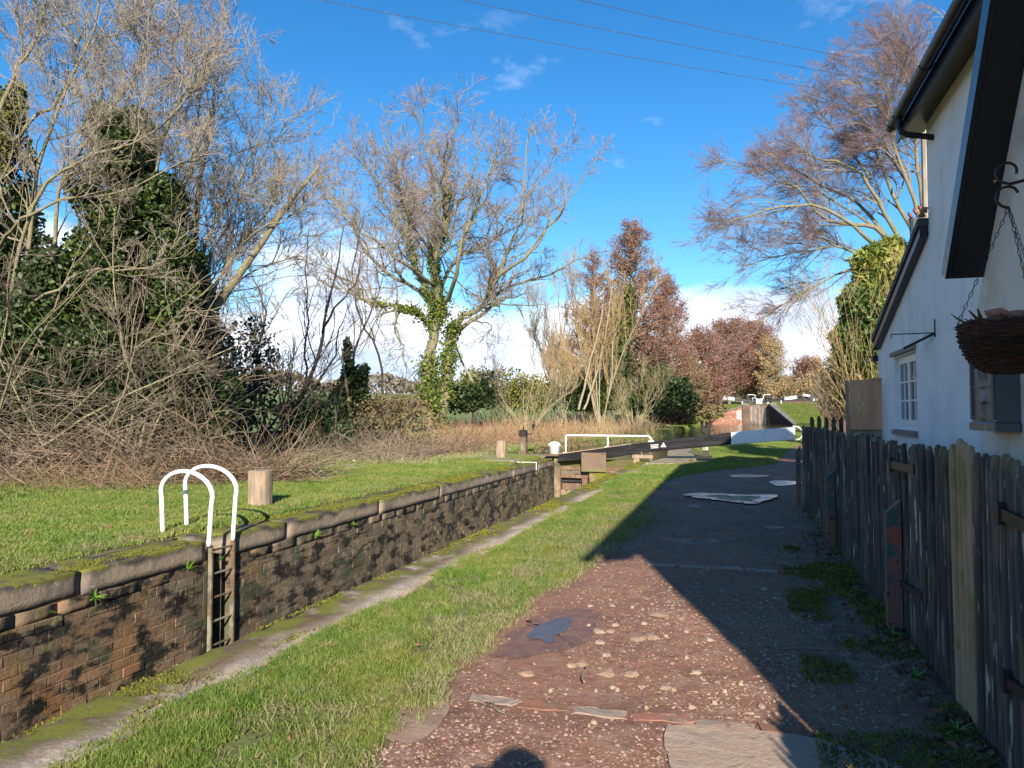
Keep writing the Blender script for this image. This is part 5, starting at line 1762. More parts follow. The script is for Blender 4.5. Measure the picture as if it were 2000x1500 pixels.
# handrail
zr_ = Pg(1187, 851, GY).z
xr0, xr1, xr2 = Pg(1105, 860).x, Pg(1187, 860).x, Pg(1272, 860).x
btop = lambda x: float(np.interp(x, [p.x for p in topF], [p.z for p in topF]))
rl = [(xr0, GY, btop(xr0) + .02), (xr0, GY, zr_ - .05), (xr0 + .015, GY, zr_ - .012), (xr0 + .06, GY, zr_), (xr1, GY, zr_), (xr2 - .12, GY, zr_), (xr2 - .05, GY, zr_ - .02), (xr2, GY, zr_ - .09), (xr2 + .01, GY, btop(xr2) - .02)]
hr = kg(MB().tube(rl, .028, 10).build('handrail', WPAINT, None, True))
kg(MB().tube([(xr1, GY, btop(xr1) - .02), (xr1, GY, zr_)], .024, 8).build('handrail_post', WPAINT, None, True))
for x in (xr0, xr1, xr2):
    kg(MB().box(x - .08, x + .08, GY - .06, GY + .06, btop(x) + .0, btop(x) + .035).build('rail_foot', WPAINT))
# short timber stop frame seen under the beam
m = MB(); p = at_z(1240, 904); 
sx = float(at_y(1236, 900, 21.4)[0]); sx2 = float(at_y(1275, 900, 21.4)[0])
tagf = empty('timber_trestle', (sx, 21.4, 0), 0, 'low weathered timber trestle below the beam at the lock edge', 'trestle')
keep(MB().box(sx, sx2, 21.3, 21.55, .13, .22).build('cross_piece', OLDWOOD), tagf)
keep(MB().box(sx + .04, sx + .2, 21.32, 21.5, -.1, .128).build('leg', OLDWOOD), tagf)
keep(MB().box(sx2 - .1, sx2, 21.32, 21.5, -.1, .128).build('leg', GATEWOOD), tagf)
for px in (1253, 1270):
    keep(MB().tube([(float(at_y(px, 900, 21.4)[0]), 21.4, .22), (float(at_y(px, 900, 21.4)[0]), 21.4, .31)], .025, 8).build('bolt', IRON), tagf)

# ---- paddle stands
def paddle_stand(base, h, w, label, rot=0, band=False):
    t = empty('paddle_stand', (base[0], base[1], base[2]), rot, label, 'paddle gear')
    m = MB(); b0 = w * .62; b1 = w * .36
    def frustum(m, z0, z1, r0, r1):
        m.add([(-r0, -r0, z0), (r0, -r0, z0), (r0, r0, z0), (-r0, r0, z0), (-r1, -r1, z1), (r1, -r1, z1), (r1, r1, z1), (-r1, r1, z1)], [(3, 2, 1, 0), (4, 5, 6, 7), (0, 1, 5, 4), (1, 2, 6, 5), (2, 3, 7, 6), (3, 0, 4, 7)])
    if band:
        frustum(m, 0, h * .22, b0, b0 * .72)
        frustum(m, -.02, .03, b0 * 1.5, b0 * 1.5)
        m.build('foot', CASTIRON, t)
        m = MB(); frustum(m, h * .222, h * .62, b0 * .72, b1)
        m.build('white_shaft', material('grimy_white_paint', (.45, .42, .36), .6, [dict(s=9, lo=.45, hi=.6, c=(.2, .17, .13))]), t)
        m = MB(); frustum(m, h * .622, h * .8, b1, b1)
        m.build('shaft', CASTIRON, t)
    else:
        frustum(m, 0, h * .76, b0 * .9, b1 * 1.5)
        m.build('shaft', IRON, t)
    m = MB(); z = h * .8
    m.bbox(-w * .62, w * .62, -w * .4, w * .4, z - h * .06, z + h * .17, .02)
    for sx_ in (-1, 1): m.lathe([(w * .3, 0), (w * .3, .03), (w * .1, .04)], (sx_ * w * .3, 0, z + h * .17), 8)
    m.build('gear_case', CASTIRON, t)
    m = MB()
    n = 14
    cz = z + h * .06
    vs = []
    for i in range(2 * n):
        a = math.pi * i / n; r_ = w * (.5 if i % 2 else .42)
        vs.append((r_ * math.cos(a), cz + r_ * math.sin(a)))
    m.prism(vs, 1, -w * .4 - .05, -w * .4 - .003)
    m.build('cog_wheel', CASTIRON, t)
    m = MB(); m.tube([(w * .3, -w * .1, cz), (w * 1.5, -w * .1, cz)], .018, 6); m.tube([(0, .02, z), (0, .02, h * 1.13)], .018, 6)
    m.build('spindle', CASTIRON, t)
    return t


p = at_z(1022, 890)
paddle_stand(p, .86, .22, 'dark iron paddle post on the stone paving left of the gate')
p = at_z(1378, 894)
paddle_stand((p[0], p[1], .03), .98, .20, 'paddle post with black foot and grimy white shaft behind the beam', band=True)
p = at_z(1142, 838); p = at_d(1042, 835, 40)
MB().build
tag(MB().lathe([(.05, -1.0), (.05, 0), (.11, .02), (.11, .16), (.03, .2)], (p[0], p[1], p[2]), 10).build('marker_post', CASTIRON), 'thin dark post almost lost in the dry reeds', 'post')

# ================================================================== THE NEXT LOCK UP
def far_lock(name, cx, y, halfw, zw, zg, label, s=1.0, detail=True):
    t = empty(name, (cx, y, zw), 0, label, 'lock')
    ent = []
    def K(o): return keep(o, t)
    GB = BRICKRED; CP = material(name + '_coping', (.20, .185, .165), .9, [dict(s=2, lo=.45, hi=.6, c=(.13, .12, .11))], bump=dict(s=5, d=.03))
    if detail:
        for sd_, far_ in ((-1, 8.6),):
            x0 = cx + sd_ * halfw
            x1 = x0 + sd_ * far_
            BR = material('wing_brick' + str(sd_), (.30, .13, .085), .9, [dict(s=1.4, lo=.45, hi=.6, c=(.36, .22, .15)), dict(s=9, lo=.58, hi=.66, c=(.46, .36, .28), st=(1, 1, 3))], isl=.35)
            # courses as separate joined bricks
            m = MB(); nrow = 28; rowh = (zg - zw) / nrow
            rr = random.Random(4)
            for r_ in range(nrow):
                z0 = zw + r_ * rowh
                lim = far_ * (1 - (r_ + 1) * rowh / (zg - zw + .01))
                u = (r_ % 2) * .2
                while u < lim:
                    a = min(u + .40, lim)
                    yy_ = y - .12 * u if sd_ > 0 else y - .0 * u
                    m.box(min(x0 + sd_ * u, x0 + sd_ * (a - .02)), max(x0 + sd_ * u, x0 + sd_ * (a - .02)), y - .32 + rr.uniform(-.01, .01), y - .2, z0, z0 + rowh - .014)
                    u += .40
            o = K(m.build('brick_facing', BR)); o['kind'] = 'stuff'
            m = MB(); P = [(x0, zw - 1.2), (x1, zw - 1.2), (x1, zw - .05), (x0, zg)]
            m.prism(P if sd_ > 0 else P[::-1], 1, y - .27, y + .3); K(m.build('wing_wall', MORTAR))
            m = MB(); P = [(x0, zg - .005), (x1 + sd_ * .3, zw - .04), (x1 + sd_ * .3, zw + .16), (x0, zg + .17)]
            m.prism(P, 1, y - .40, y + .55); fix_normals(K(m.build('sloping_coping', CP)).data)
    if detail:
        A = Vector((cx + halfw, y - .3, 0)); Bq = Vector((5.35, 99.3, 0)); dd = Bq - A; L_ = dd.length; nv = Vector((dd.y, -dd.x, 0)).normalized()
        if nv.x > 0: nv = -nv
        ang = math.atan2(dd.y, dd.x)
        DB = material('wing_brick_painted_shade', (.055, .042, .036), .85, [dict(s=1.4, lo=.45, hi=.6, c=(.06, .05, .045))], isl=.3)  # dark brick, with the right wing wall's shadow painted into its colour
        m = MB(); nrow = 26; rowh = (zg - zw) / nrow; M_ = Matrix.Translation(A) @ Matrix.Rotation(ang, 4, 'Z')
        for r_ in range(nrow):
            z0 = zw + r_ * rowh; lim = L_ * (1 - (r_ + 1) * rowh / (zg - zw + .01)); u = (r_ % 2) * .3
            while u < lim:
                a = min(u + .6, lim)
                m.box(u, a - .03, -.10, .0, z0, z0 + rowh - .016, M_); u += .6
        o = K(m.build('brick_facing', DB)); o['kind'] = 'stuff'
        m = MB(); P = [(0, zw - 1.2), (L_, zw - 1.2), (L_, zw - .05), (0, zg)]
        m.prism(P, 1, -.05, .6); m.v = [tuple(M_ @ Vector(v)) for v in m.v]
        K(m.build('wing_wall', MORTAR))
        m = MB(); P = [(-.1, zg - .005), (L_ + .3, zw - .04), (L_ + .3, zw + .16), (-.1, zg + .17)]
        m.prism(P, 1, -.14, .75); m.v = [tuple(M_ @ Vector(v)) for v in m.v]
        fix_normals(K(m.build('sloping_coping', CP)).data)
    # chamber side walls
    for sd_ in (-1, 1):
        x0 = cx + sd_ * halfw
        m = MB(); m.box(min(x0, x0 + sd_ * .9), max(x0, x0 + sd_ * .9), y - .6, y + 21.5, zw - 1.2, zg - .02); K(m.build('chamber_wall', material('dark_chamber_brick', (.10, .07, .055), .9, [dict(s=1, lo=.45, hi=.6, c=(.15, .11, .09))])))
        m = MB(); m.bbox(min(x0, x0 + sd_ * .9), max(x0, x0 + sd_ * .9), y - .6, y + 21.5, zg - .018, zg + .20, .03); K(m.build('coping', CP))
    if detail:
        # depth gauge board
        m = MB(); m.box(cx - halfw - 1.55, cx - halfw - 1.2, y - .36, y - .325, zw + .75, zw + 2.0); K(m.build('white_gauge_board', WPAINT))
        m = MB(); m.box(cx - halfw - 1.75, cx - halfw - 1.68, y - .36, y - .325, zw + .75, zw + 2.0); K(m.build('gauge_strip', WPAINT))
    # mitre gates
    FGW = material(name + '_gate_timber', (.13, .095, .065), .85, [dict(s=2, lo=.48, hi=.62, c=(.24, .18, .12), st=(3, 1, .5)), dict(k='axis', ax=2, n=.8, s=2, lo=zw + 1.2, hi=zw + .2, c=(.03, .026, .02))], rand=.3)
    for sd_ in (-1, 1):
        xh = cx + sd_ * (halfw - .02); xm = cx + sd_ * .04
        yh = y + .8; ym_ = y + 1.25
        n = 7
        for i in range(n):
            a = i / n; b = (i + 1) / n - .012
            xa_, xb_ = xh + (xm - xh) * a, xh + (xm - xh) * b; ya_, yb_ = yh + (ym_ - yh) * a, yh + (ym_ - yh) * b
            m = MB(); m.add([(xa_, ya_, zw - 1), (xb_, yb_, zw - 1), (xb_, yb_, zg + .0), (xa_, ya_, zg + .0), (xa_, ya_ + .08, zw - 1), (xb_, yb_ + .08, zw - 1), (xb_, yb_ + .08, zg), (xa_, ya_ + .08, zg)], [(0, 1, 2, 3), (7, 6, 5, 4), (0, 4, 5, 1), (1, 5, 6, 2), (2, 6, 7, 3), (3, 7, 4, 0)])
            o = K(m.build('gate_plank', FGW)); fix_normals(o.data)
        m = MB(); m.add([(xh, yh - .06, zg - .22), (xm, ym_ - .06, zg - .22), (xm, ym_ - .06, zg), (xh, yh - .06, zg), (xh, yh - .003, zg - .22), (xm, ym_ - .003, zg - .22), (xm, ym_ - .003, zg), (xh, yh - .003, zg)], [(0, 1, 2, 3), (7, 6, 5, 4), (0, 4, 5, 1), (1, 5, 6, 2), (2, 6, 7, 3), (3, 7, 4, 0)])
        fix_normals(K(m.build('gate_rail', RUSTW)).data)
        # mitre post, white head
        m = MB(); m.box(min(cx + sd_ * .015, cx + sd_ * .22), max(cx + sd_ * .015, cx + sd_ * .22), ym_ - .2, ym_ - .07, zw - 1, zg + .15); K(m.build('mitre_post', GATEWOOD))
        m = MB(); m.bbox(min(cx + sd_ * .02, cx + sd_ * .44), max(cx + sd_ * .02, cx + sd_ * .44), ym_ - .24, ym_ + .2, zg + .152, zg + .85, .03); K(m.build('post_head', WPAINT))
        # balance beam out over the bank, rising
        L_ = 4.55 * s
        def BM(a, b, nm, m_):
            P0, P1 = [], []
            for u in (a, b):
                x = cx + sd_ * (.44 + L_ * u); yy_ = ym_ - .25 - 1.0 * u
                hh_ = .30 + .16 * u; zc_ = zg + .42 + .62 * u
                P0.append((x, yy_, zc_, hh_))
            vs = []
            for (x, yy_, zc_, hh_) in P0: vs += [(x, yy_ - .16, zc_ - hh_ / 2), (x, yy_ + .16, zc_ - hh_ / 2), (x, yy_ + .16, zc_ + hh_ / 2), (x, yy_ - .16, zc_ + hh_ / 2)]
            o = K(MB().add(vs, [(0, 1, 2, 3), (7, 6, 5, 4), (0, 4, 5, 1), (1, 5, 6, 2), (2, 6, 7, 3), (3, 7, 4, 0)]).build(nm, m_)); fix_normals(o.data)
        BM(0, .66, 'balance_beam', BPAINT); BM(.662, 1, 'beam_end', WPAINT)
        # bent white handrail
        x = cx + sd_ * .3
        K(MB().tube([(x, ym_ - .1, zg + .8), (x + sd_ * .25, ym_ - .1, zg + .95), (x + sd_ * .3, ym_ - .1, zg + 1.15), (x + sd_ * .2, ym_ - .1, zg + 1.32), (x + sd_ * .45, ym_ - .1, zg + 1.45), (x + sd_ * 1.3, ym_ - .1, zg + 1.48)], .045, 6).build('handrail', WPAINT))
        # paddle gear on gate
        gxp = x + sd_ * 1.3
        K(MB().box(gxp - .22, gxp + .22, ym_ - .3, ym_ + .1, zg + .9, zg + 1.4).build('paddle_gear', CASTIRON))
        K(MB().tube([(gxp, ym_, zg + .2), (gxp, ym_, zg + 1.6)], .06, 6).build('paddle_rod', CASTIRON))
        K(MB().tube([(gxp - .9 * 1, ym_, zg + 1.45), (gxp + .9, ym_, zg + 1.45)], .025, 5).build('paddle_bar', CASTIRON))
    m = MB(); m.add([(cx - halfw, y + 1.3, zg - .5), (cx + halfw, y + 1.3, zg - .5), (cx + halfw, y + 22, zg - .5), (cx - halfw, y + 22, zg - .5)], [(0, 1, 2, 3)])
    K(m.build('chamber_water', WATER))
    return t


far_lock('upper_lock', 1.27, LKY, 1.37, WZ, 2.62, 'second brick lock with closed gates, white tipped beams and sloping wing walls')
p = at_d(1606, 783, 175)
far_lock('top_lock', float(p[0]) - .5, 172, 1.3, 1.8, float(zf(p[0], 172)) + .1, 'most distant lock gates with small white tipped beams', detail=False)
# low white crossing rails beside the top lock
for (px, py, w, lab) in ((1612, 779, 45, 'broad white beam end left of the most distant gates'),):
    a = at_d(px - 22, 783, 150); b_ = at_d(px + 20, 776, 146)
    t = empty('balance_beam', tuple(a), 0, lab, 'balance beam')
    keep(MB().tube([tuple(a), tuple(b_)], [.55, .7], 4).build('beam_end', WPAINT), t)
    c = at_d(px - 75, 784, 152)
    keep(MB().tube([tuple(c), tuple(np.array(a) - np.array((.05, 0, 0)))], [.4, .5], 4).build('beam', BPAINT), t)
    g_ = zf(a[0], a[1])
    keep(MB().box(a[0] + .6, a[0] + 1.0, a[1] - .2, a[1] + .2, float(g_) - .2, a[2]).build('support', OLDWOOD), t)
# thin white mooring posts by the second lock
for px in (1450, 1500, 1526):
    p = at_d(px, 786, 119); 
    tag(MB().box(p[0] - .07, p[0] + .07, p[1] - .07, p[1] + .07, 2.5, p[2] + .35).build('mooring_post', WPAINT), 'short pale mooring post on the grass near the second lock', 'bollard', 'pale posts near the second lock')

# ================================================================== POLE AND WIRES
zp_ = 19.0
pb = at_d(1811, 300, zp_)
pole = empty('utility_pole', (pb[0], pb[1], 0), 0, 'pale timber telegraph pole with red insulators behind the cottage roof', 'utility pole')
PT = float(at_d(1817, 128, zp_)[2])
keep(MB().tube([(pb[0], pb[1], -.1), (pb[0] - .02, pb[1], PT)], [.16, .12], 10).build('shaft', material('pole_timber', (.42, .36, .28), .85, [dict(s=4, lo=.45, hi=.6, c=(.3, .25, .18), st=(2, 2, .3)), dict(s=5, lo=.62, hi=.66, c=(.1, .08, .06))]), None), pole)
RED = material('brown_glazed_insulator', (.16, .02, .015), .2)
def insul(c, axis=(0, 0, 1), n=3, r=.05):
    m = MB(); m.lathe([(.015, -.04)] + sum([[(r, i * .045), (r * .6, i * .045 + .022)] for i in range(n)], []) + [(.015, n * .045 + .02)], (0, 0, 0), 12)
    rot = Vector((0, 0, 1)).rotation_difference(Vector(axis)).to_matrix().to_4x4()
    m.v = [tuple(Matrix.Translation(c) @ rot @ Vector(v)) for v in m.v]
    return keep(m.build('insulator', RED, None, True), pole)
ARM = [at_d(1752, 224, zp_), at_d(1817, 232, zp_)]
keep(MB().tube([tuple(ARM[0]), tuple(ARM[1])], .035, 6).build('cross_arm', CASTIRON), pole)
insul(tuple(ARM[0] + np.array((0, 0, -.05))))
keep(MB().box(*[v for v in (at_d(1778, 425, zp_)[0], pb[0] + .1)], pb[1] - .05, pb[1] + .05, float(at_d(1780, 432, zp_)[2]), float(at_d(1780, 424, zp_)[2])).build('lower_bracket', CASTIRON), pole)
for px, py in ((1780, 424), (1790, 417), (1800, 411)):
    insul(tuple(at_d(px, py, zp_)), (-.6, 0, 1))
m = MB(); c = at_d(1788, 436, zp_); m.lathe([(.14, -.42), (.14, .08), (.12, .12)], tuple(c), 12); keep(m.build('switch_can', LEAD), pole)
ends = [(at_d(565, -2, 13.5), at_d(1800, 205, 19)), (at_d(845, -3, 13.5), at_d(1800, 172, 19)), (at_d(1082, -3, 13.5), at_d(1812, 140, 19))]
mids = [(1100, 106), (1230, 72), (1450, 72)]
for i, ((a, b_)) in enumerate(ends):
    a = np.array(a); b_ = np.array(b_); a2 = a + (a - b_) * .8
    pts = []
    for t in np.linspace(0, 1, 41):
        q_ = a2 + (b_ - a2) * t; q_[2] += -1.0 * 4 * t * (1 - t) * .22 + .55 * (1 - t)
        pts.append(tuple(q_))
    o = MB().tube(pts, .0065, 5).build('overhead_wire', LEAD)
    tag(o, ('lowest', 'middle', 'topmost')[i] + ' of the three overhead wires crossing the sky', 'wire')

# ================================================================== TREES
def nrm(v):
    return v / np.maximum(np.linalg.norm(v, axis=-1, keepdims=True), 1e-9)


def catmull(P, n):
    P = np.asarray(P, float)
    if len(P) == 2:
        t = np.linspace(0, 1, n)[:, None]
        return P[0] * (1 - t) + P[1] * t
    Q = np.concatenate([[2 * P[0] - P[1]], P, [2 * P[-1] - P[-2]]])
    seg = len(P) - 1
    u = np.linspace(0, seg - 1e-6, n)
    i = u.astype(int); t = (u - i)[:, None]
    p0, p1, p2, p3 = Q[i], Q[i + 1], Q[i + 2], Q[i + 3]
    return .5 * ((2 * p1) + (-p0 + p2) * t + (2 * p0 - 5 * p1 + 4 * p2 - p3) * t ** 2 + (-p0 + 3 * p1 - 3 * p2 + p3) * t ** 3)


def tubes_np(paths, radii, sides):
    """paths (N,K,3), radii (N,K) -> V, quads"""
    N, K, _ = paths.shape
    T = np.zeros_like(paths)
    T[:, 1:-1] = paths[:, 2:] - paths[:, :-2]; T[:, 0] = paths[:, 1] - paths[:, 0]; T[:, -1] = paths[:, -1] - paths[:, -2]
    T = nrm(T)
    ref = np.tile(np.array([.31, .17, .93]), (N, 1))
    ref = np.where(np.abs((T[:, 0] * ref).sum(-1, keepdims=True)) > .9, np.array([.9, .3, .1]), ref)
    A = nrm(np.cross(T, ref[:, None, :])); B = np.cross(T, A)
    w = np.arange(sides) * 2 * np.pi / sides
    V = paths[:, :, None, :] + radii[:, :, None, None] * (A[:, :, None, :] * np.cos(w)[:, None] + B[:, :, None, :] * np.sin(w)[:, None])
    idx = np.arange(N * K * sides).reshape(N, K, sides)
    q = np.stack([idx[:, :-1], np.roll(idx[:, :-1], -1, 2), np.roll(idx[:, 1:], -1, 2), idx[:, 1:]], -1).reshape(-1, 4)
    return V.reshape(-1, 3), q


def sprout(paths, radii, per_m, tr, ang, ratio, K, rg, up=.15, wig=.12, rr=.55, rmin=.006, droop=0, maxn=20000, lmin=.1, taper=.65, bias=(0, 0, 0), lmax=9, endr=.35, sag=0.0):
    N, Kp, _ = paths.shape
    L = np.linalg.norm(np.diff(paths, axis=1), axis=-1).sum(1)
    cnt = rg.poisson(np.clip(per_m * L * (tr[1] - tr[0]), 0, 200))
    idx = np.repeat(np.arange(N), cnt)
    if len(idx) > maxn:
        idx = rg.choice(idx, maxn, replace=False)
    n = len(idx)
    t = tr[0] + (tr[1] - tr[0]) * rg.random(n) ** .85
    u = t * (Kp - 1); i = np.minimum(u.astype(int), Kp - 2); f = (u - i)[:, None]
    p = paths[idx, i] * (1 - f) + paths[idx, i + 1] * f
    tan = nrm(paths[idx, i + 1] - paths[idx, i])
    r = radii[idx, i] * (1 - f[:, 0]) + radii[idx, i + 1] * f[:, 0]
    rv = rg.normal(size=(n, 3)); perp = nrm(rv - tan * (rv * tan).sum(-1, keepdims=True))
    a = np.radians(rg.normal(*ang, n))[:, None]
    d = nrm(tan * np.cos(a) + perp * np.sin(a) + np.array([0, 0, 1]) * up + np.array(bias))
    ln = np.clip(L[idx] * ratio * (1 - taper * t) * rg.uniform(.6, 1.35, n), lmin, lmax)
    r0 = np.maximum(np.minimum(r * rr * rg.uniform(.7, 1.1, n), r * .95), rmin)
    out = np.zeros((n, K + 1, 3)); out[:, 0] = p
    step = (ln / K)[:, None]
    for k in range(K):
        d = nrm(d + rg.normal(size=(n, 3)) * wig + np.array([0, 0, 1]) * (up * .35 - droop * (k / K)) - np.array([0, 0, sag]) * (k / K) + np.array(bias) * .3)
        out[:, k + 1] = out[:, k] + d * step
    tt = np.linspace(0, 1, K + 1)[None]
    rad = np.maximum(r0[:, None] * (1 - (1 - endr) * tt), rmin * .8)
    return out, rad


def build_wood(name, groups, m, parent, label=None):
    Vs, Qs, o = [], [], 0
    for paths, radii, sides in groups:
        V, q = tubes_np(paths, radii, sides)
        Vs.append(V); Qs.append(q + o); o += len(V)
    ob = mo(name, mesh_np(name, np.concatenate(Vs), np.concatenate(Qs), smooth=True), m)
    if label: ob['label'] = label
    if parent is not None: keep(ob, parent)
    return ob


def leafquads(P, size, rg, up=.3, elong=1.3, flat=None):
    n = len(P)
    nvec = nrm(rg.normal(size=(n, 3)) + np.array([0, 0, up]) + (0 if flat is None else flat))
    rv = rg.normal(size=(n, 3)); a = nrm(np.cross(nvec, rv)); b = np.cross(nvec, a)
    s = (size * rg.uniform(.6, 1.35, n))[:, None]
    V = np.stack([P - a * s * .5 * elong, P - b * s * .42, P + a * s * .5 * elong, P + b * s * .42], 1)
    V[:, 1] += nvec * s * .12; V[:, 3] += nvec * s * .12
    return V.reshape(-1, 3), np.arange(n * 4).reshape(n, 4)


def blob_points(blobs, n, rg, shell=.35):
    """blobs: (x,y,z,rx,ry,rz) ; points biased to a lumpy shell"""
    B = np.array(blobs, float)
    w = (B[:, 3] * B[:, 5]); w = w / w.sum()
    i = rg.choice(len(B), n, p=w)
    d = nrm(rg.normal(size=(n, 3)))
    r = 1 - shell * rg.random(n) ** 1.5
    r = r * (1 + .28 * fbm(d[:, 0] * 2.2 + i, d[:, 1] * 2.2, d[:, 2] * 2.2 + i * 3, seed=5))
    # lumps
    lump = fbm(d[:, 0] * 5 + i * 2, d[:, 1] * 5, d[:, 2] * 5, seed=6, oct=2)
    kp = rg.random(n) < np.clip(.75 + 1.4 * lump, .12, 1)
    P = B[i, :3] + d * B[i, 3:6] * r[:, None] * (1 + .10 * lump[:, None])
    return P[kp]


def leaves(name, P, size, m, parent, rg, label=None, **k):
    V, q = leafquads(P, size, rg, **k)
    o = mo(name, mesh_np(name, V, q), m)
    o['kind'] = 'stuff'
    if label: o['label'] = label
    if parent is not None: keep(o, parent)
    return o


def limb(pts, r0, r1, n, Z, rg=None, wob=0.0):
    """pts: (px,py[,dz]) traced -> world path"""
    P = [at_d(p[0], p[1], Z + (p[2] if len(p) > 2 else 0)) for p in pts]
    C = catmull(P, n)
    if rg is not None and wob:
        C[1:-1] += rg.normal(size=(n - 2, 3)) * wob
    return C, np.linspace(r0, r1, n) if not isinstance(r0, (list, tuple)) else np.interp(np.linspace(0, 1, n), np.linspace(0, 1, len(r0)), r0)


def limbs_arr(lst, n, Z, rg=None, wob=0.0):
    out = [limb(l[0], l[1], l[2], n, Z, rg, wob) for l in lst]
    return np.stack([o[0] for o in out]), np.stack([o[1] for o in out])


def spray_mesh(seed, n=12, wide=38, r=.011, up=.15, wig=.10, K=3):
    rg = np.random.default_rng(seed)
    A = np.zeros((1, 7, 3)); dd = np.array([[0, 0, 1.0]])
    for k in range(6):
        dd = nrm(dd + rg.normal(size=(1, 3)) * wig); A[:, k + 1] = A[:, k] + dd / 6
    Ra = np.linspace(r, r * .45, 7)[None]
    B, Rb = sprout(A, Ra, n * 1.1, (.08, 1), (wide, 12), .55, K, rg, up=up, wig=wig * 1.2, rmin=r * .55, lmin=.15, lmax=.6, maxn=n)
    Vs, Qs = [], []
    V, q = tubes_np(A, Ra, 3); V2, q2 = tubes_np(B, Rb, 3)
    return mesh_np('spray', np.concatenate([V, V2]), np.concatenate([q, q2 + len(V)]), smooth=True)


_SPR = {}


def sprays(name, paths, radii, per_m, tr, ang, m, parent, rg, scale=(.5, .9), maxn=9000, up=.2, bias=(0, 0, 0), kind='twig', droop=0, thick=1.0):
    """instanced twig sprays growing from the given branches"""
    key = kind
    if key not in _SPR:
        if kind == 'twig': _SPR[key] = [spray_mesh(500 + k) for k in range(5)]
        elif kind == 'fine': _SPR[key] = [spray_mesh(520 + k, 20, 34, .008) for k in range(5)]
        elif kind == 'coarse': _SPR[key] = [spray_mesh(540 + k, 9, 40, .016) for k in range(5)]
    src = _SPR[key]
    mk = key + m.name
    if mk not in _SPR:
        _SPR[mk] = [q_.copy() for q_ in src]
    B, Rb = sprout(paths, radii, per_m, tr, ang, .5, 1, rg, up=up, rmin=.001, maxn=maxn, lmin=.1, bias=bias)
    n = len(B)
    D = nrm(B[:, 1] - B[:, 0]); D[:, 2] -= droop
    s = rg.uniform(scale[0], scale[1], n)
    return scatter(name, mk, _SPR[mk], m, B[:, 0], euler_from_dir(D, rg.uniform(0, 6.28, n)), s, parent, seed=int(rg.integers(1e6)))


# ------------------------------------------------ the big oak in the middle
rg = np.random.default_rng(101)
ZO = 42.0
ob = at_d(845, 842, ZO)
oak = empty('oak_tree', (ob[0], ob[1], ob[2]), 0, 'large bare spreading tree with two ivy clad trunks in the middle of the far bank', 'tree')
tr = [([(838, 850), (835, 790), (836, 720), (850, 640), (858, 590)], .36, .24),
      ([(856, 850, 1), (866, 780, 1), (876, 700, 1), (882, 640, 1), (893, 645, 1)], .34, .22)]
P0, R0 = limbs_arr(tr, 16, ZO, rg, .03)
g_tr = (P0, R0, 10)
lm = [([(858, 592), (852, 520, -1), (870, 440, -1), (872, 360, -2), (880, 290, -2), (900, 215, -2)], .21, .03),
      ([(855, 600), (822, 545, 1), (800, 480, 1), (790, 400, 2), (770, 320, 2), (745, 250, 2)], .17, .03),
      ([(850, 640), (812, 612, -1), (775, 600, -2), (720, 590, -2), (690, 555, -2), (640, 520, -3), (605, 440, -3)], .16, .025),
      ([(862, 580), (842, 520, 3), (850, 440, 3), (846, 350, 4), (830, 270, 4), (812, 215, 4)], .14, .02),
      ([(884, 650, 1), (905, 620, 0), (950, 590, 0), (970, 540, -1), (1010, 450, -1), (1025, 360, -1), (1035, 250, 0)], .19, .03),
      ([(890, 645, 1), (925, 625, 2), (955, 600, 2), (1000, 555, 3), (1060, 540, 3), (1120, 510, 3), (1165, 500, 3)], .15, .02),
      ([(868, 590), (890, 545, -2), (900, 470, -3), (935, 400, -3), (960, 320, -3), (975, 270, -3)], .14, .02),
      ([(868, 620), (862, 560, 1), (900, 500, 2), (960, 470, 3), (1000, 420, 4), (1060, 350, 5), (1085, 290, 5)], .14, .02),
      ([(850, 600), (808, 560, 3), (770, 540, 4), (720, 500, 5), (680, 430, 5), (640, 370, 5), (610, 320, 5)], .14, .02),
      ([(856, 560), (800, 520, -3), (745, 480, -4), (690, 440, -4), (655, 390, -4), (640, 340, -4)], .12, .02),
      ([(800, 480, 1), (770, 430, 0), (730, 350, -1), (700, 300, -1), (690, 270, -1)], .09, .02),
      ([(970, 540, -1), (1030, 500, -2), (1075, 440, -2), (1110, 390, -2), (1150, 320, -2)], .10, .02),
      ([(870, 440, -1), (905, 380, -2), (935, 300, -2), (925, 240, -2)], .09, .02),
      ([(905, 620, 0), (930, 625, -1), (960, 640, -1), (950, 660, -1), (975, 668, -1)], .05, .012),
      ([(775, 600, -2), (775, 640, -2), (790, 690, -2), (795, 760, -2)], .07, .02),
      ([(720, 590, -2), (690, 575, -2), (650, 560, -2), (620, 545, -2), (590, 500, -2)], .08, .02)]
P1, R1 = limbs_arr(lm, 18, ZO, rg, .06)
P2, R2 = sprout(P1, R1, 2.6, (.18, 1), (46, 14), .36, 8, rg, up=.10, wig=.19, rr=.55, rmin=.014, maxn=600, lmin=1.0, lmax=4.2)
P3, R3 = sprout(P2, R2, 2.8, (.12, 1), (44, 15), .45, 5, rg, up=.12, wig=.22, rr=.6, rmin=.011, maxn=3200, lmin=.5, lmax=1.8)
build_wood('trunk', [g_tr], BARK, oak)
build_wood('limb', [(P1, R1, 7), (P2, R2, 4)], BARK, oak)['kind'] = 'stuff'
build_wood('twigs', [(P3, R3, 3)], TWIGGREY, oak)['kind'] = 'stuff'
sprays('twigs', P3, R3, 2.6, (.1, 1), (34, 14), TWIGGREY, oak, rg, (.5, .9), 3900, up=.12, kind='coarse')
sprays('twigs', P3, R3, 2.2, (.5, 1), (28, 14), TWIGPURPLE, oak, rg, (.5, .85), 3200, up=.18, kind='twig')
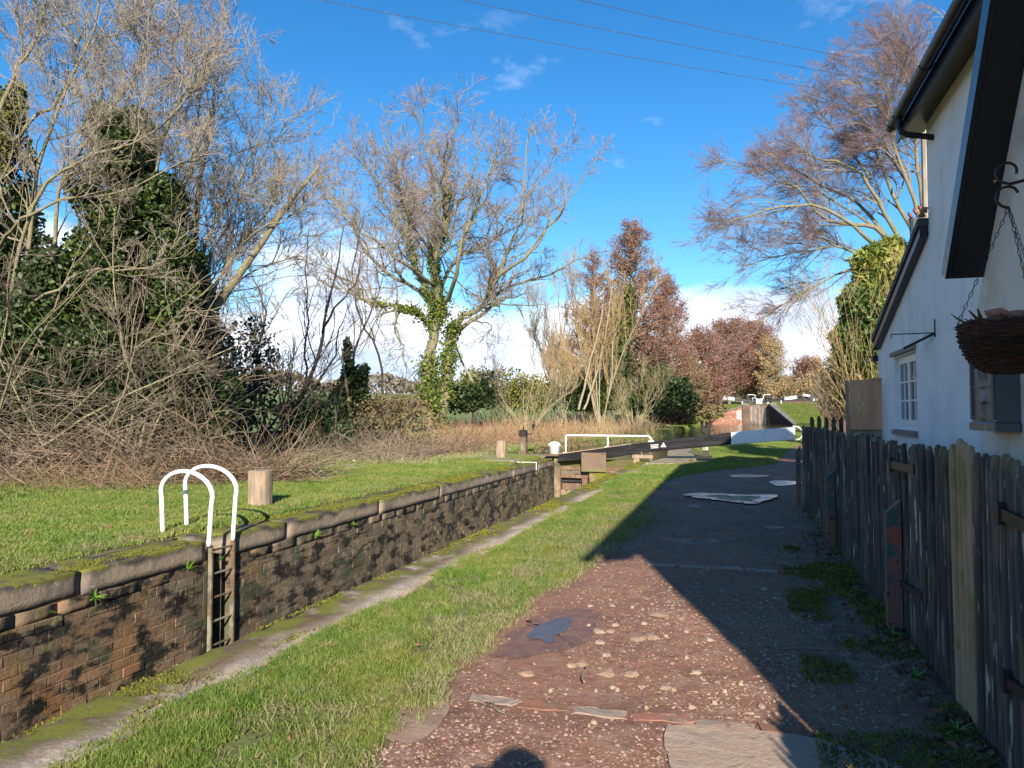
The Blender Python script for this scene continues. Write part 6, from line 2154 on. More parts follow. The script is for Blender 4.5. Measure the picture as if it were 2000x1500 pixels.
# ivy hugging trunks and limbs
def ivy_on(paths, radii, n, spread, rg, tmax=1.0, clump=.3):
    N, K, _ = paths.shape
    i = rg.integers(0, N, n); t = rg.random(n) * tmax * (K - 1.001)
    j = t.astype(int); f = (t - j)[:, None]
    P = paths[i, j] * (1 - f) + paths[i, j + 1] * f
    r = radii[i, j][:, None]
    k = fbm(P[:, 0] * 1.7, P[:, 1] * 1.7, P[:, 2] * 1.7, seed=9)
    keepm = rg.random(n) < np.clip(.6 + 2 * k, .02, 1)
    P = P + nrm(rg.normal(size=(n, 3))) * (r + spread * np.abs(rg.normal(size=(n, 1))) * (1 + 1.5 * np.clip(k, 0, 1)[:, None]))
    return P[keepm]
PI_ = ivy_on(P0, R0, 16000, .24, rg)
PJ = ivy_on(P1[:4], R1[:4], 9000, .16, rg, .6)
PK = ivy_on(P1[2:5], R1[2:5], 1500, .10, rg, .35)
leaves('ivy', np.concatenate([PI_, PJ, PK]), .13, material('ivy_painted_sun', (.17, .22, .035), .5, [dict(s=1.6, lo=.45, hi=.6, c=(.09, .13, .025))], isl=.45, transl=.25), oak, rg)  # brighter, yellower ivy copy: sunlight is painted into the leaf colour
print('oak', len(P2), len(P3))

# ------------------------------------------------ generic shrubs and trees
def multistem(base, n, h, r, spread, rg, lean=(0, 0, 0), K=12, up=.12, wig=.07, crook=.0):
    a = rg.uniform(0, 2 * np.pi, n); q_ = rg.random(n) ** .6
    d = nrm(np.stack([np.cos(a) * q_ * spread, np.sin(a) * q_ * spread, np.ones(n)], -1) + np.array(lean))
    p = np.array(base)[None] + np.stack([np.cos(a), np.sin(a), 0 * a], -1) * (.15 + .25 * rg.random((n, 1))) * spread * 1.0
    out = np.zeros((n, K + 1, 3)); out[:, 0] = p
    ln = h * rg.uniform(.65, 1.1, n)
    dd = d
    for k in range(K):
        dd = nrm(dd + rg.normal(size=(n, 3)) * wig + np.array([0, 0, 1]) * up * .3 + (d - np.array([0, 0, 1])) * .05)
        out[:, k + 1] = out[:, k] + dd * (ln / K)[:, None]
    rad = (r * rg.uniform(.6, 1.2, n))[:, None] * np.linspace(1, .22, K + 1)[None]
    return out, rad


def shrub(name, base, n, h, r, spread, label, cat, mats, rg, lv=((1.2, .45), (2.2, .5), (3.5, .5)), caps=(500, 3500, 8000), lean=(0, 0, 0), up=.2, rmin=(.010, .007, .006), ang=38, group=None, wig=.15, tip=.9, sides=6, sk='twig'):
    t = empty(name, tuple(base), 0, label, cat, group)
    A, Ra = multistem(base, n, h, r, spread, rg, lean)
    G = [(A, Ra, sides)]
    B, Rb = sprout(A, Ra, lv[0][0], (.2, 1), (ang, 14), lv[0][1], 7, rg, up=up, wig=wig, rmin=rmin[0], maxn=caps[0], lmax=h * .45)
    C_, Rc = sprout(B, Rb, lv[1][0], (.12, 1), (ang, 14), lv[1][1], 5, rg, up=up, wig=wig, rmin=rmin[1], maxn=caps[1], lmin=.3, lmax=h * .25)
    build_wood('stem', G, mats[0], t)
    build_wood('branches', [(B, Rb, 4)], mats[1], t)['kind'] = 'stuff'
    build_wood('twigs', [(C_, Rc, 3)], mats[2], t)['kind'] = 'stuff'
    sprays('twigs', C_, Rc, lv[2][0] * .7, (.1, 1), (ang, 14), mats[2], t, rg, (tip * .5, tip), caps[2], up=up, kind=sk)
    return t, (A, Ra), (B, Rb), (C_, Rc), None


def gbase(px, Z):
    p = at_d(px, 900, Z)
    return (p[0], p[1], float(zf(p[0], p[1])) - .05)


# ------------------------------------------------ thicket on the left: ivy clad trees behind, hazels in front
rg = np.random.default_rng(202)
def blob(px, py, Z, rpx, rpy=None, rz=None):
    c = at_d(px, py, Z); rpy = rpy or rpx
    return (c[0], c[1], c[2], rpx / F * Z, (rz or rpx / F * Z * .8), rpy / F * Z)


iv1 = empty('ivy_clad_tree', gbase(270, 18.5), 0, 'tall tree smothered in dark glossy ivy behind the hazel stems', 'tree')
bl1 = [blob(250, 290, 17.2, 60, 80), blob(215, 370, 17.3, 85, 70), blob(290, 420, 17.3, 85, 90), blob(240, 520, 17.3, 120, 100), blob(330, 540, 17.3, 80, 90), blob(200, 640, 17.3, 110, 90), blob(300, 660, 17.3, 110, 90), blob(375, 600, 18.8, 55, 60), blob(240, 760, 18.8, 150, 90), blob(200, 250, 18.8, 40, 50)]
leaves('ivy', blob_points(bl1, 52000, rg, .5), .105, IVYDARK, iv1, rg)
leaves('ivy', blob_points(bl1, 16000, rg, .12), .10, IVY, iv1, rg)
FRI = [blob(240, 300, 15.9, 35, 50), blob(300, 400, 15.9, 50, 60), blob(330, 500, 16.0, 55, 60), blob(230, 440, 15.9, 50, 70), blob(210, 560, 16, 70, 60), blob(340, 590, 16, 50, 60)]
leaves('ivy', blob_points(FRI, 15000, rg, .6), .095, IVYDARK, iv1, rg)
leaves('ivy', blob_points(FRI, 6000, rg, .2), .09, IVY, iv1, rg)
LOWIV = [blob(60 + 70 * k, 780 + 25 * (k % 2), 16.9, 60, 75) for k in range(6)] + [blob(-40, 800, 16.9, 90, 80), blob(430, 790, 18, 60, 60), blob(330, 700, 17.2, 80, 90), blob(390, 680, 18, 60, 70), blob(150, 680, 17.0, 110, 90)]
leaves('ivy', blob_points(LOWIV, 36000, rg, .7), .10, IVYDARK, iv1, rg)
LOW2 = [blob(70, 640, 15.9, 75, 90), blob(170, 690, 15.9, 80, 85), blob(120, 780, 15.8, 95, 70), blob(260, 760, 15.9, 85, 75), blob(350, 740, 16.2, 60, 80), blob(20, 760, 15.8, 70, 80), blob(90, 540, 16, 55, 60)]
leaves('ivy', blob_points(LOW2, 30000, rg, .7), .09, IVYDARK, iv1, rg)
A, Ra = multistem(gbase(270, 18.5), 4, 9.5, .17, .3, rg)
build_wood('trunk', [(A, Ra, 8)], BARK, iv1)
iv2 = empty('ivy_clad_tree', gbase(-10, 18), 0, 'ivy covered tree half out of frame at the far left edge', 'tree')
bl2 = [blob(15, 330, 18, 55, 90), blob(-30, 450, 18, 110, 110), blob(30, 520, 18, 80, 90), blob(20, 640, 18.5, 100, 90), blob(-90, 560, 18, 110, 170), blob(60, 740, 18.5, 110, 80), blob(-60, 740, 18.5, 120, 120)]
leaves('ivy', blob_points(bl2, 28000, rg, .5), .11, IVYDARK, iv2, rg)
leaves('ivy', blob_points(bl2, 7000, rg, .12), .11, IVY, iv2, rg)
bl3 = [blob(15, 215, 17.5, 38, 45), blob(-20, 300, 17.5, 50, 60), blob(30, 180, 17.5, 22, 24)]
leaves('foliage', blob_points(bl3, 5000, rg, .6), .10, GORSE, iv2, rg)
A, Ra = multistem(gbase(-10, 18), 4, 8.5, .16, .3, rg)
build_wood('trunk', [(A, Ra, 8)], BARK, iv2)

hz = ('hazel_shrub', 'shrub')
tanmats = (HAZEL, HAZEL, TWIG)
lm_bias = (.12, .0, 0)
shrub(hz[0], gbase(262, 15.8), 9, 5.6, .036, .26, 'hazel clump with pale straight stems beside the brushwood', hz[1], tanmats, rg, caps=(100, 420, 500), lean=(.10, 0, 0), tip=.7, wig=.12, rmin=(.009, .006, .005))
shrub(hz[0], gbase(150, 15.4), 10, 5.5, .028, 1.1, 'wide spreading hazel in front of the ivy at the left', hz[1], tanmats, rg, caps=(220, 1100, 1300), lean=(.12, 0, 0), tip=.8, rmin=(.009, .006, .005), wig=.2, up=.05)
shrub(hz[0], gbase(-40, 15.0), 11, 6.5, .03, 1.0, 'hazel arching in from the left edge of the picture', hz[1], tanmats, rg, caps=(200, 900, 900), lean=(.4, 0, 0), tip=.8, rmin=(.009, .006, .005), wig=.2, up=.05)
# tall grey crowns reaching up against the sky (traced limbs)
def traced(name, label, Z, limbs, mats, rg, base, caps, lv, up=.3, rmin=(.012, .008, .0065), lmax=3.0, ang=34, cat='tree', bias=(0, 0, 0), wig=.13, tip=.7, droop=0, wood=6, nseg=16, trange=(.15, 1), sk='twig'):
    t = empty(name, base, 0, label, cat)
    A, Ra = limbs_arr(limbs, nseg, Z, rg, .03)
    B, Rb = sprout(A, Ra, lv[0][0], trange, (ang, 12), lv[0][1], 8, rg, up=up, wig=wig, rmin=rmin[0], maxn=caps[0], lmax=lmax, bias=bias, droop=droop)
    C_, Rc = sprout(B, Rb, lv[1][0], (.12, 1), (ang, 12), lv[1][1], 6, rg, up=up, wig=wig, rmin=rmin[1], maxn=caps[1], lmin=.3, lmax=lmax * .6, bias=bias, droop=droop)
    build_wood('limb', [(A, Ra, wood), (B, Rb, 4)], mats[0], t)['kind'] = 'stuff'
    build_wood('branches', [(C_, Rc, 3)], mats[1], t)['kind'] = 'stuff'
    sprays('twigs', C_, Rc, lv[2][0] * .8, (.1, 1), (ang - 4, 12), mats[2], t, rg, (tip * .55, tip), caps[2], up=up, bias=bias, droop=droop, kind=sk)
    return t, (A, Ra), (B, Rb)


lA = [([(300, 880), (330, 760), (362, 640), (392, 500), (440, 400), (510, 270), (530, 180)], .07, .012),
      ([(310, 880), (350, 720, 1), (395, 560, 1), (430, 470, 1), (500, 330, 1), (560, 240, 1)], .06, .010),
      ([(290, 880), (310, 700, -1), (330, 560, -1), (345, 430, -1), (380, 280, -1), (395, 130, -1)], .06, .010),
      ([(310, 860), (360, 700, 2), (420, 560, 2), (480, 470, 2), (530, 400, 2), (545, 330, 2)], .05, .010),
      ([(280, 880), (290, 640, 0), (330, 420, 0), (400, 250, 0), (420, 120, 0), (430, 40, 0)], .06, .010),
      ([(330, 850), (400, 640, 1), (450, 560, 1), (520, 520, 1), (590, 500, 1)], .05, .010),
      ([(320, 850), (380, 660, 0), (440, 520, 0), (500, 450, 0), (570, 420, 0), (600, 380, 0)], .05, .010)]
traced('bare_tree', 'bare tree with upswept lit grey branches beside the open sky', 18.3, lA, (BARK, TWIGGREY, TWIGGREY), rg, gbase(310, 17.5), (420, 2000, 3200), ((3.2, .34), (3.2, .45), (4.2, .5)), up=.22, ang=42, wig=.18, trange=(.3, 1), sk='twig', tip=.8)
lB = [([(60, 900), (80, 700), (100, 500), (130, 340), (230, 190), (300, 90), (340, 0)], .06, .014),
      ([(40, 900), (40, 650), (60, 450), (80, 300), (140, 150), (190, 30), (210, -60)], .065, .014),
      ([(0, 700), (60, 400, -1), (150, 320, -1), (260, 280, -1), (330, 230, -1), (380, 170, -1)], .045, .012),
      ([(-40, 600), (0, 330, 1), (60, 240, 1), (120, 190, 1), (150, 100, 1), (180, -30, 1)], .07, .014),
      ([(100, 800), (160, 500, 1), (200, 350, 1), (250, 200, 1), (290, 60, 1), (310, -60, 1)], .05, .012),
      ([(-60, 500), (0, 200, 0), (60, 100, 0), (90, 0, 0), (100, -80, 0)], .06, .014),
      ([(0, 480), (40, 430, -1), (120, 390, -1), (220, 380, -1), (330, 330, -1), (400, 300, -1)], .04, .010),
      ([(-20, 620), (80, 580, -1), (180, 530, -1), (300, 520, -1), (380, 470, -1)], .04, .010),
      ([(150, 800), (230, 500, 0), (300, 330, 0), (330, 240, 0), (370, 150, 0), (360, 60, 0)], .05, .012)]
traced('bare_tree', 'tall bare tree with lichen grey limbs at the top left', 16.5, lB, (BARK, TWIGGREY, TWIGGREY), rg, gbase(60, 16.5), (420, 1800, 3000), ((3.2, .34), (3.2, .45), (4.2, .5)), up=.18, ang=42, wig=.18, trange=(.3, 1), sk='twig', tip=.8)

# tangled dead brush along the foot of the thicket
def tangle(name, n, region, Z, lenr, r, m, label, rg, zlift=0, arch=.5, kind='stuff', K=4, flat=.5):
    px = rg.uniform(region[0], region[1], n); Zs = rg.uniform(Z[0], Z[1], n)
    P = np.array([gbase(a, b) for a, b in zip(px, Zs)])
    hgt = rg.random(n) ** 1.6 * (region[2])
    P[:, 2] += hgt * rg.random(n) + zlift
    d = nrm(np.stack([rg.normal(0, 1, n), rg.normal(0, .7, n), rg.normal(arch * .6, flat, n)], -1))
    ln = rg.uniform(*lenr, n)
    out = np.zeros((n, K + 1, 3)); out[:, 0] = P
    for k in range(K):
        d = nrm(d + rg.normal(size=(n, 3)) * .16 - np.array([0, 0, arch * .22]))
        out[:, k + 1] = out[:, k] + d * (ln / K)[:, None]
    out[:, :, 2] = np.maximum(out[:, :, 2], zf(out[:, :, 0], out[:, :, 1]) + .01)
    rad = (r * rg.uniform(.5, 1.4, n))[:, None] * np.linspace(1, .35, K + 1)[None]
    V, q = tubes_np(out, rad, 3)
    o = mo(name, mesh_np(name, V, q, smooth=True), m)
    return tag(o, label, kind=kind)


tangle('bramble_tangle', 850, (-120, 420, 1.3), (13.9, 16.2), (.6, 1.8), .0065, BRUSH, 'tangle of dead tan stems along the foot of the left thicket', rg, arch=.35, flat=1.3)
tangle('bramble_tangle', 650, (-120, 420, 3.2), (14.2, 15.5), (1.0, 2.6), .007, TWIG, 'long arching bare stems hanging in front of the ivy', rg, zlift=.6, arch=.6, flat=.6)
tangle('bramble_tangle', 420, (-120, 300, .5), (12.9, 14.3), (.5, 1.2), .006, BRUSH, 'low dead stems leaning over the grass edge', rg, arch=.5)
# brushwood pile
tangle('brushwood_pile', 1400, (330, 560, .36), (14.9, 16.8), (.8, 2.0), .009, BRUSH, 'low heap of cut brushwood between the ladder and the post', rg, arch=.25, kind='stuff', flat=.22)
tangle('brushwood_pile', 200, (380, 620, .6), (15.2, 17.2), (1.0, 2.2), .014, BARKPALE, 'thicker cut branches lying on the brushwood heap', rg, arch=.2, flat=.18)
P = np.array([gbase(a_, b_) for a_, b_ in zip(rg.uniform(-150, 560, 5000), rg.uniform(13.2, 16.5, 5000))]); P[:, 2] += .06
leaves('leaf_litter', P, .07, DEADLEAF, None, rg, 'brown fallen leaves under the thicket', up=2)
# dark interior: dense twiggy bushes behind
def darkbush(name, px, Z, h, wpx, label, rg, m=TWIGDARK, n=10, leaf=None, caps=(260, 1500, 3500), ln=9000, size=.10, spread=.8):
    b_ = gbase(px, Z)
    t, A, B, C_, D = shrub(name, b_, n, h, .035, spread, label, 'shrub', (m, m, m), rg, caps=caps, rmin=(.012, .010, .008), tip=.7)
    if leaf is not None:
        w_ = wpx / F * Z
        bl_ = [(b_[0] + rg.uniform(-w_, w_) * .6, b_[1] + rg.uniform(-.8, .8), b_[2] + h * rg.uniform(.15, .6), w_ * .55, w_ * .5, h * .3) for _ in range(5)]
        leaves('foliage', blob_points(bl_, ln, rg, .6), size, leaf, t, rg)
    return t


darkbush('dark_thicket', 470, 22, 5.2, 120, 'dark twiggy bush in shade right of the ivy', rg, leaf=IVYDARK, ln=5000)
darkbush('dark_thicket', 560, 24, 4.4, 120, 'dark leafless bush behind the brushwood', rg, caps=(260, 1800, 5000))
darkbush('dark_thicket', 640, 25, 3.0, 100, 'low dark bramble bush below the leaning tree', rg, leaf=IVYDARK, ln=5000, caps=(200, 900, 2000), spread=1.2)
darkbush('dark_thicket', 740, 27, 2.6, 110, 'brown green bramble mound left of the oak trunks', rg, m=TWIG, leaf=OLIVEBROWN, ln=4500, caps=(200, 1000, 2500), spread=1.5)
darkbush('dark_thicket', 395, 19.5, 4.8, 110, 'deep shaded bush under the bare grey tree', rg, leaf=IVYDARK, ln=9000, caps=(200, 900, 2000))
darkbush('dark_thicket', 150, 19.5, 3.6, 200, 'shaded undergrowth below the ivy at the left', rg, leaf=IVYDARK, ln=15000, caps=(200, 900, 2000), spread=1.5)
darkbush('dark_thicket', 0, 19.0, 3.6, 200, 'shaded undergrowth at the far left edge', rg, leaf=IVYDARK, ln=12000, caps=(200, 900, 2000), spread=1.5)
tangle('bramble_tangle', 1000, (500, 850, .8), (22, 28), (.6, 1.5), .009, TWIG, 'brown dead bramble stems in front of the dark bushes', rg, arch=.6, flat=.8)
tangle('bramble_tangle', 500, (600, 820, .3), (20, 24), (.6, 1.6), .010, TWIG, 'low twiggy brush at the foot of the dark bushes', rg, arch=.5)

# leaning slim tree and the small ivy tower
lC = [([(560, 850), (585, 790), (605, 740), (625, 670), (640, 600), (660, 520), (672, 440)], .10, .02),
      ([(600, 760), (598, 680, 1), (600, 600, 1), (598, 520, 1), (600, 460, 1)], .05, .012),
      ([(630, 650), (655, 600, -1), (690, 560, -1), (700, 520, -1)], .05, .012),
      ([(575, 820), (610, 760, 1), (650, 700, 1), (664, 640, 1), (680, 590, 1)], .06, .012)]
traced('bare_tree', 'slim leaning bare tree left of the oak', 26, lC, (TWIGDARK, TWIGGREY, TWIGGREY), rg, gbase(565, 26), (70, 700, 3000), ((1.0, .4), (2.2, .45), (3.5, .5)), up=.35)
lC2 = [([(700, 850), (690, 700), (720, 620), (740, 560), (730, 500)], .07, .02), ([(520, 850), (500, 700), (520, 620), (500, 560), (480, 500)], .07, .02), ([(750, 830), (742, 700), (700, 610), (690, 520), (710, 430)], .06, .02)]
traced('bare_tree', 'thin dark bare stems against the cloud', 31, lC2, (TWIGDARK, TWIGGREY, TWIGGREY), rg, gbase(600, 31), (80, 700, 3000), ((1.0, .4), (2.2, .45), (3.5, .5)), up=.4)
tw = empty('ivy_clad_tree', gbase(690, 27), 0, 'small pointed tower of ivy left of the oak', 'tree')
leaves('ivy', blob_points([blob(678, 690, 27, 10, 32), blob(682, 740, 27, 18, 35), blob(695, 760, 27, 26, 45), blob(712, 725, 27, 10, 16), blob(668, 780, 27, 26, 40)], 5500, rg, .6), .12, IVYDARK, tw, rg)
build_wood('trunk', [multistem(gbase(690, 27), 2, 3.6, .07, .1, rg) + (6,)], BARK, tw)

# ------------------------------------------------ mid distance: sallows and alders
rg = np.random.default_rng(303)
def willow(px, Z, h, n, label, m=TWIGOLIVE, spread=.35, caps=(200, 900, 1100), r=.04, lean=(0, 0, 0)):
    return shrub('sallow_shrub', gbase(px, Z), n, h, r, spread, label, 'shrub', (BARKPALE, m, m), rg, caps=caps, rmin=(.018, .014, .012), up=.45, ang=30, lean=lean, tip=1.3, sk='twig')


willow(1085, 50, 6.5, 11, 'bushy sallow with golden upright shoots right of the oak', TWIGGOLD, .6)
willow(1030, 48, 5.5, 12, 'low sallow in yellow bud just right of the oak trunks', TWIGOLIVE, .9)
willow(1175, 52, 11, 8, 'tall pale stemmed sallow in front of the red alder', TWIGGOLD, .35, (160, 700, 420), .06)
willow(1095, 54, 10, 7, 'slender pale sallow between the oak and the alder', TWIGGOLD, .4, (160, 600, 380), .05)
willow(1240, 60, 6, 12, 'olive sallow at the foot of the alder', TWIGOLIVE, .8)
willow(960, 50, 4.5, 12, 'straggly olive bush behind the oak trunks', TWIGOLIVE, 1.0)
# long clean white stems
m = [([(1130, 800), (1155, 700), (1175, 620), (1180, 560)], .09, .03), ([(1140, 800), (1165, 730, 1), (1185, 640, 1), (1195, 560, 1)], .08, .03), ([(1082, 790), (1092, 730, 1), (1095, 650, 1), (1090, 560, 1)], .07, .02), ([(950, 770, -3), (920, 740, -3), (895, 690, -3), (888, 660, -3)], .09, .06)]
traced('bare_tree', 'pair of long pale clean stems leaning right before the alder', 49, m, (BARKPALE, TWIGGOLD, TWIGGOLD), rg, gbase(1135, 49), (40, 400, 1500), ((.4, .3), (1.6, .45), (2.5, .5)))


def alder(px, Z, toppy, wpx, label, rg, n=16000, trunk=.2, conic=True, m=TWIGRED, name='alder_tree', size=.16, nb=200, caps=(1500, 1500), leafm=None):
    b_ = gbase(px, Z); top = at_d(px, toppy, Z)[2]; h = top - b_[2]
    t = empty(name, b_, 0, label, 'tree')
    A = np.array([[(b_[0] + .15 * math.sin(k), b_[1], b_[2] + h * k / 14) for k in range(15)]], float)
    Ra = np.linspace(trunk, .03, 15)[None]
    # whorled, slightly rising branches; length by height
    tt = rg.uniform(.18, .98, nb)
    a = rg.uniform(0, 2 * np.pi, nb)
    W_ = wpx / F * Z
    prof = (np.clip(1 - tt, 0, 1) ** .75 if conic else np.sin(np.clip(tt, 0, 1) * math.pi * .93) ** .7) * W_
    ln = prof * rg.uniform(.6, 1.1, nb) + .3
    rise = .15 + .5 * tt
    K = 8; out = np.zeros((nb, K + 1, 3)); out[:, 0] = np.stack([b_[0] + 0 * a, b_[1] + 0 * a, b_[2] + h * tt * .97], -1)
    d = nrm(np.stack([np.cos(a), np.sin(a), rise], -1))
    for k in range(K):
        d = nrm(d + rg.normal(size=(nb, 3)) * .12 + np.array([0, 0, .03]))
        out[:, k + 1] = out[:, k] + d * (ln / K)[:, None]
    Rb = np.linspace(1, .3, K + 1)[None] * (.02 + .012 * ln[:, None])
    C_, Rc = sprout(out, Rb, 2.4, (.2, 1), (45, 14), .32, 5, rg, up=.12, rmin=.014, maxn=caps[0], lmin=.5, lmax=2.0)
    build_wood('trunk', [(A, Ra, 7), (out, Rb, 4)], TWIG if conic else BARK, t)
    build_wood('twigs', [(C_, Rc, 3)], m, t)['kind'] = 'stuff'
    sprays('twigs', C_, Rc, 1.6, (.1, 1), (45, 14), m, t, rg, (.5 * size / .16, .9 * size / .16), caps[1], up=.1, kind='coarse')
    i = rg.integers(0, len(C_), n); k = rg.integers(1, 5, n)
    P = C_[i, k] + rg.normal(size=(n, 3)) * .22 * size / .16
    leaves('catkins', P, size, leafm or m, t, rg, elong=1.1)['kind'] = 'stuff'
    return t


CATK = material('alder_catkin_red', (.26, .135, .10), .85, [dict(s=.6, lo=.42, hi=.58, c=(.34, .21, .14)), dict(s=.9, lo=.54, hi=.64, c=(.22, .15, .07))], isl=.45, transl=.3)
alder(1237, 66, 420, 155, 'tallest red brown alder, a broad cone above the reeds', rg, 34000, .3, size=.12, leafm=CATK, nb=380, caps=(3200, 3500))
alder(1160, 72, 475, 115, 'shorter red alder on the left of the tallest one', rg, 14000, .22, size=.12, leafm=CATK)
alder(1305, 72, 530, 105, 'low rounded red alder on the right of the tallest one', rg, 15000, .2, size=.13, leafm=CATK)
alder(1375, 100, 650, 60, 'small red tree where the bank climbs to the second lock', rg, 8000, .2, False, leafm=CATK, size=.22)
alder(1425, 125, 628, 52, 'round topped red tree left above the second lock', rg, 9000, .25, False, leafm=CATK, size=.26)
alder(1475, 128, 632, 52, 'round red tree directly above the second lock', rg, 9000, .25, False, leafm=CATK, size=.26)
alder(1510, 122, 665, 34, 'thin golden brown tree at the right of the red group', rg, 4500, .2, False, m=TWIGGOLD, leafm=TWIGGOLD, size=.2)
for px, Z, top, w, lab in ((1385, 145, 738, 60, 'olive scrub on the bank left of the second lock'), (1335, 96, 712, 50, 'brown and olive scrub on the far bank'), (1460, 130, 722, 50, 'pale scrub behind the second lock gates'), (1525, 150, 745, 40, 'brown scrub right behind the far gates')):
    alder(px, Z, top, w, lab, rg, 7000, .1, False, m=TWIGOLIVE, name='scrub_bush', leafm=OLIVEBROWN, size=.2, nb=110, caps=(900, 900))
# evergreen ivy bushes under the alders
def leafbush(name, blobs, n, size, m, label, base, rg, cat='bush', stem=True, shell=.6):
    t = empty(name, base, 0, label, cat)
    leaves('foliage', blob_points(blobs, n, rg, shell), size, m, t, rg)
    if stem:
        A, Ra = multistem(base, 5, max(.6, max(b[2] for b in blobs) - base[2]), .05, .5, rg, K=6)
        build_wood('stem', [(A, Ra, 4)], TWIGDARK, t)
    return t


leafbush('holly_bush', [blob(1265, 760, 62, 30, 38), blob(1290, 740, 62, 26, 30), blob(1320, 770, 62, 32, 34), blob(1280, 790, 61, 40, 22), blob(1345, 785, 63, 26, 22), blob(1335, 758, 63, 16, 24), blob(1245, 785, 61, 22, 26)], 8500, .22, IVYDARK, 'dark evergreen bush under the red alders', gbase(1290, 62), rg)
leafbush('ivy_clad_tree', [blob(1215, 640, 62, 22, 60), blob(1208, 720, 62, 32, 50), blob(1190, 760, 61, 34, 40), blob(1228, 590, 62, 14, 40)], 7000, .2, IVY, 'ivy column climbing the trunk of the tallest alder', gbase(1210, 62), rg, 'tree')
leafbush('holly_bush', [blob(1130, 770, 60, 40, 35), blob(1165, 785, 60, 40, 25)], 4000, .2, IVY, 'green bush between the pale stems and the alder', gbase(1140, 60), rg)
leafbush('ivy_bush', [blob(905, 780, 46, 45, 28), blob(940, 770, 46, 30, 30)], 4000, .17, IVYDARK, 'low dark evergreen bush right of the oak trunks', gbase(915, 46), rg)
leafbush('scrub_bush', [blob(985, 760, 52, 60, 40), blob(1040, 770, 52, 55, 40), blob(930, 745, 52, 40, 30)], 7000, .16, material('yellow_green_bud', (.24, .24, .05), .7, isl=.4, transl=.25), 'yellow green budding bush right of the oak', gbase(985, 52), rg)
leafbush('bramble_bank', [blob(1345, 803, 75, 50, 15), blob(1380, 798, 100, 40, 10), blob(1310, 815, 66, 50, 12)], 9000, .22, OLIVEBROWN, 'olive bramble covering the slope left of the second lock', gbase(1355, 78), rg)
leafbush('bramble_bank', [blob(1360, 812, 78, 50, 8), blob(1330, 820, 68, 50, 8)], 3500, .22, GORSE, 'green weeds on the slope left of the second lock', gbase(1370, 80), rg, stem=False)
# distant trees beyond the locks
leafbush('pine_tree', [blob(1572, 725, 210, 26, 14), blob(1590, 738, 210, 26, 14), blob(1560, 745, 210, 22, 12), blob(1580, 712, 210, 15, 8)], 3000, .6, IVYDARK, 'distant dark flat topped evergreen beyond the locks', gbase(1575, 210), rg, 'tree')
leafbush('scrub_bush', [blob(1560, 755, 190, 40, 16), blob(1600, 748, 190, 40, 24), blob(1520, 765, 190, 40, 14)], 5000, .5, material('tan_scrub', (.33, .24, .12), .9, isl=.35, transl=.2), 'tan scrub closing the view beyond the locks', gbase(1570, 190), rg)
alder(1585, 205, 708, 36, 'brown tree just behind the distant evergreen', rg, 3500, .3, False, leafm=CATK, size=.45, caps=(700, 700))
# hedge on the right of the path
leafbush('hedge', [blob(1632, 745, 60, 34, 55), blob(1615, 770, 80, 24, 30), blob(1650, 740, 48, 36, 70), blob(1640, 790, 55, 40, 35)], 16000, .13, OLIVEBROWN, 'tall brown winter hedge on the right of the path', gbase(1640, 55), rg, 'hedge')
leafbush('hedge', [blob(1618, 775, 74, 20, 26), blob(1632, 785, 66, 24, 24)], 5000, .14, IVYDARK, 'dark clipped bush at the left end of the hedge', gbase(1622, 72), rg, 'hedge')
shrub('hedge_twigs', gbase(1645, 50), 14, 5, .04, .9, 'bare twigs standing out of the hedge', 'hedge', (TWIG, TWIG, TWIG), rg, caps=(300, 1500, 4000), rmin=(.015, .012, .012))
# long grass and reeds
tangle('reed_bed', 6500, (870, 1420, .3), (33, 62), (.4, .95), .013, REED, 'bed of dry tan reeds and dead stems along the far bank', rg, arch=.0, flat=2.2, K=3)
tangle('reed_bed', 2200, (960, 1280, .4), (44, 56), (.8, 1.6), .014, REED, 'taller pale reeds below the sallows', rg, arch=-.1, flat=3, K=3)
tangle('bramble_tangle', 1500, (850, 1150, .35), (30, 42), (.5, 1.3), .012, material('russet_stem', (.26, .13, .085), .9, isl=.4), 'russet bramble stems between the oak and the reeds', rg, arch=.6, flat=.9)
tangle('bramble_tangle', 1600, (700, 960, .4), (24, 32), (.5, 1.3), .012, BRUSH, 'dead leaves and stems at the foot of the oak', rg, arch=.5)
leafbush('rhododendron_bush', [blob(700, 800, 36, 60, 14), blob(780, 795, 38, 60, 22), blob(600, 800, 36, 80, 18)], 9000, .13, OLIVEBROWN, 'low brown green scrub behind the brambles left of the oak', gbase(700, 36), rg)

# far field, hedgerow and hills behind the trees
FIELD = material('pasture', (.12, .165, .045), .95, [dict(s=.05, lo=.4, hi=.6, c=(.15, .19, .06))])
xs_ = np.linspace(-260, -24, 30); ys_ = np.linspace(24, 260, 30)
X, Y = np.meshgrid(xs_, ys_); Z_ = zf(X, Y) + .12
idx = np.arange(900).reshape(30, 30)
tag(mo('field', mesh_np('field', np.stack([X, Y, Z_], -1), np.stack([idx[:-1, :-1], idx[:-1, 1:], idx[1:, 1:], idx[1:, :-1]], -1).reshape(-1, 4), smooth=True), FIELD), 'bright green pasture seen between the trunks on the left', kind='structure')
n = 26000
a = rg.uniform(math.radians(52), math.radians(200), n)
dist = rg.uniform(235, 275, n)
a2 = a + TH * 0
x = np.cos(a) * dist; y = np.sin(a) * dist
hh_ = 5 + 4 * fbm(a * 22, 0, seed=61) + 2.5 * fbm(a * 90, 3, seed=62)
z = zf(x, y) + rg.random(n) ** .7 * np.maximum(hh_, 1.5)
V, q_ = leafquads(np.stack([x, y, z], -1), 1.3, rg)
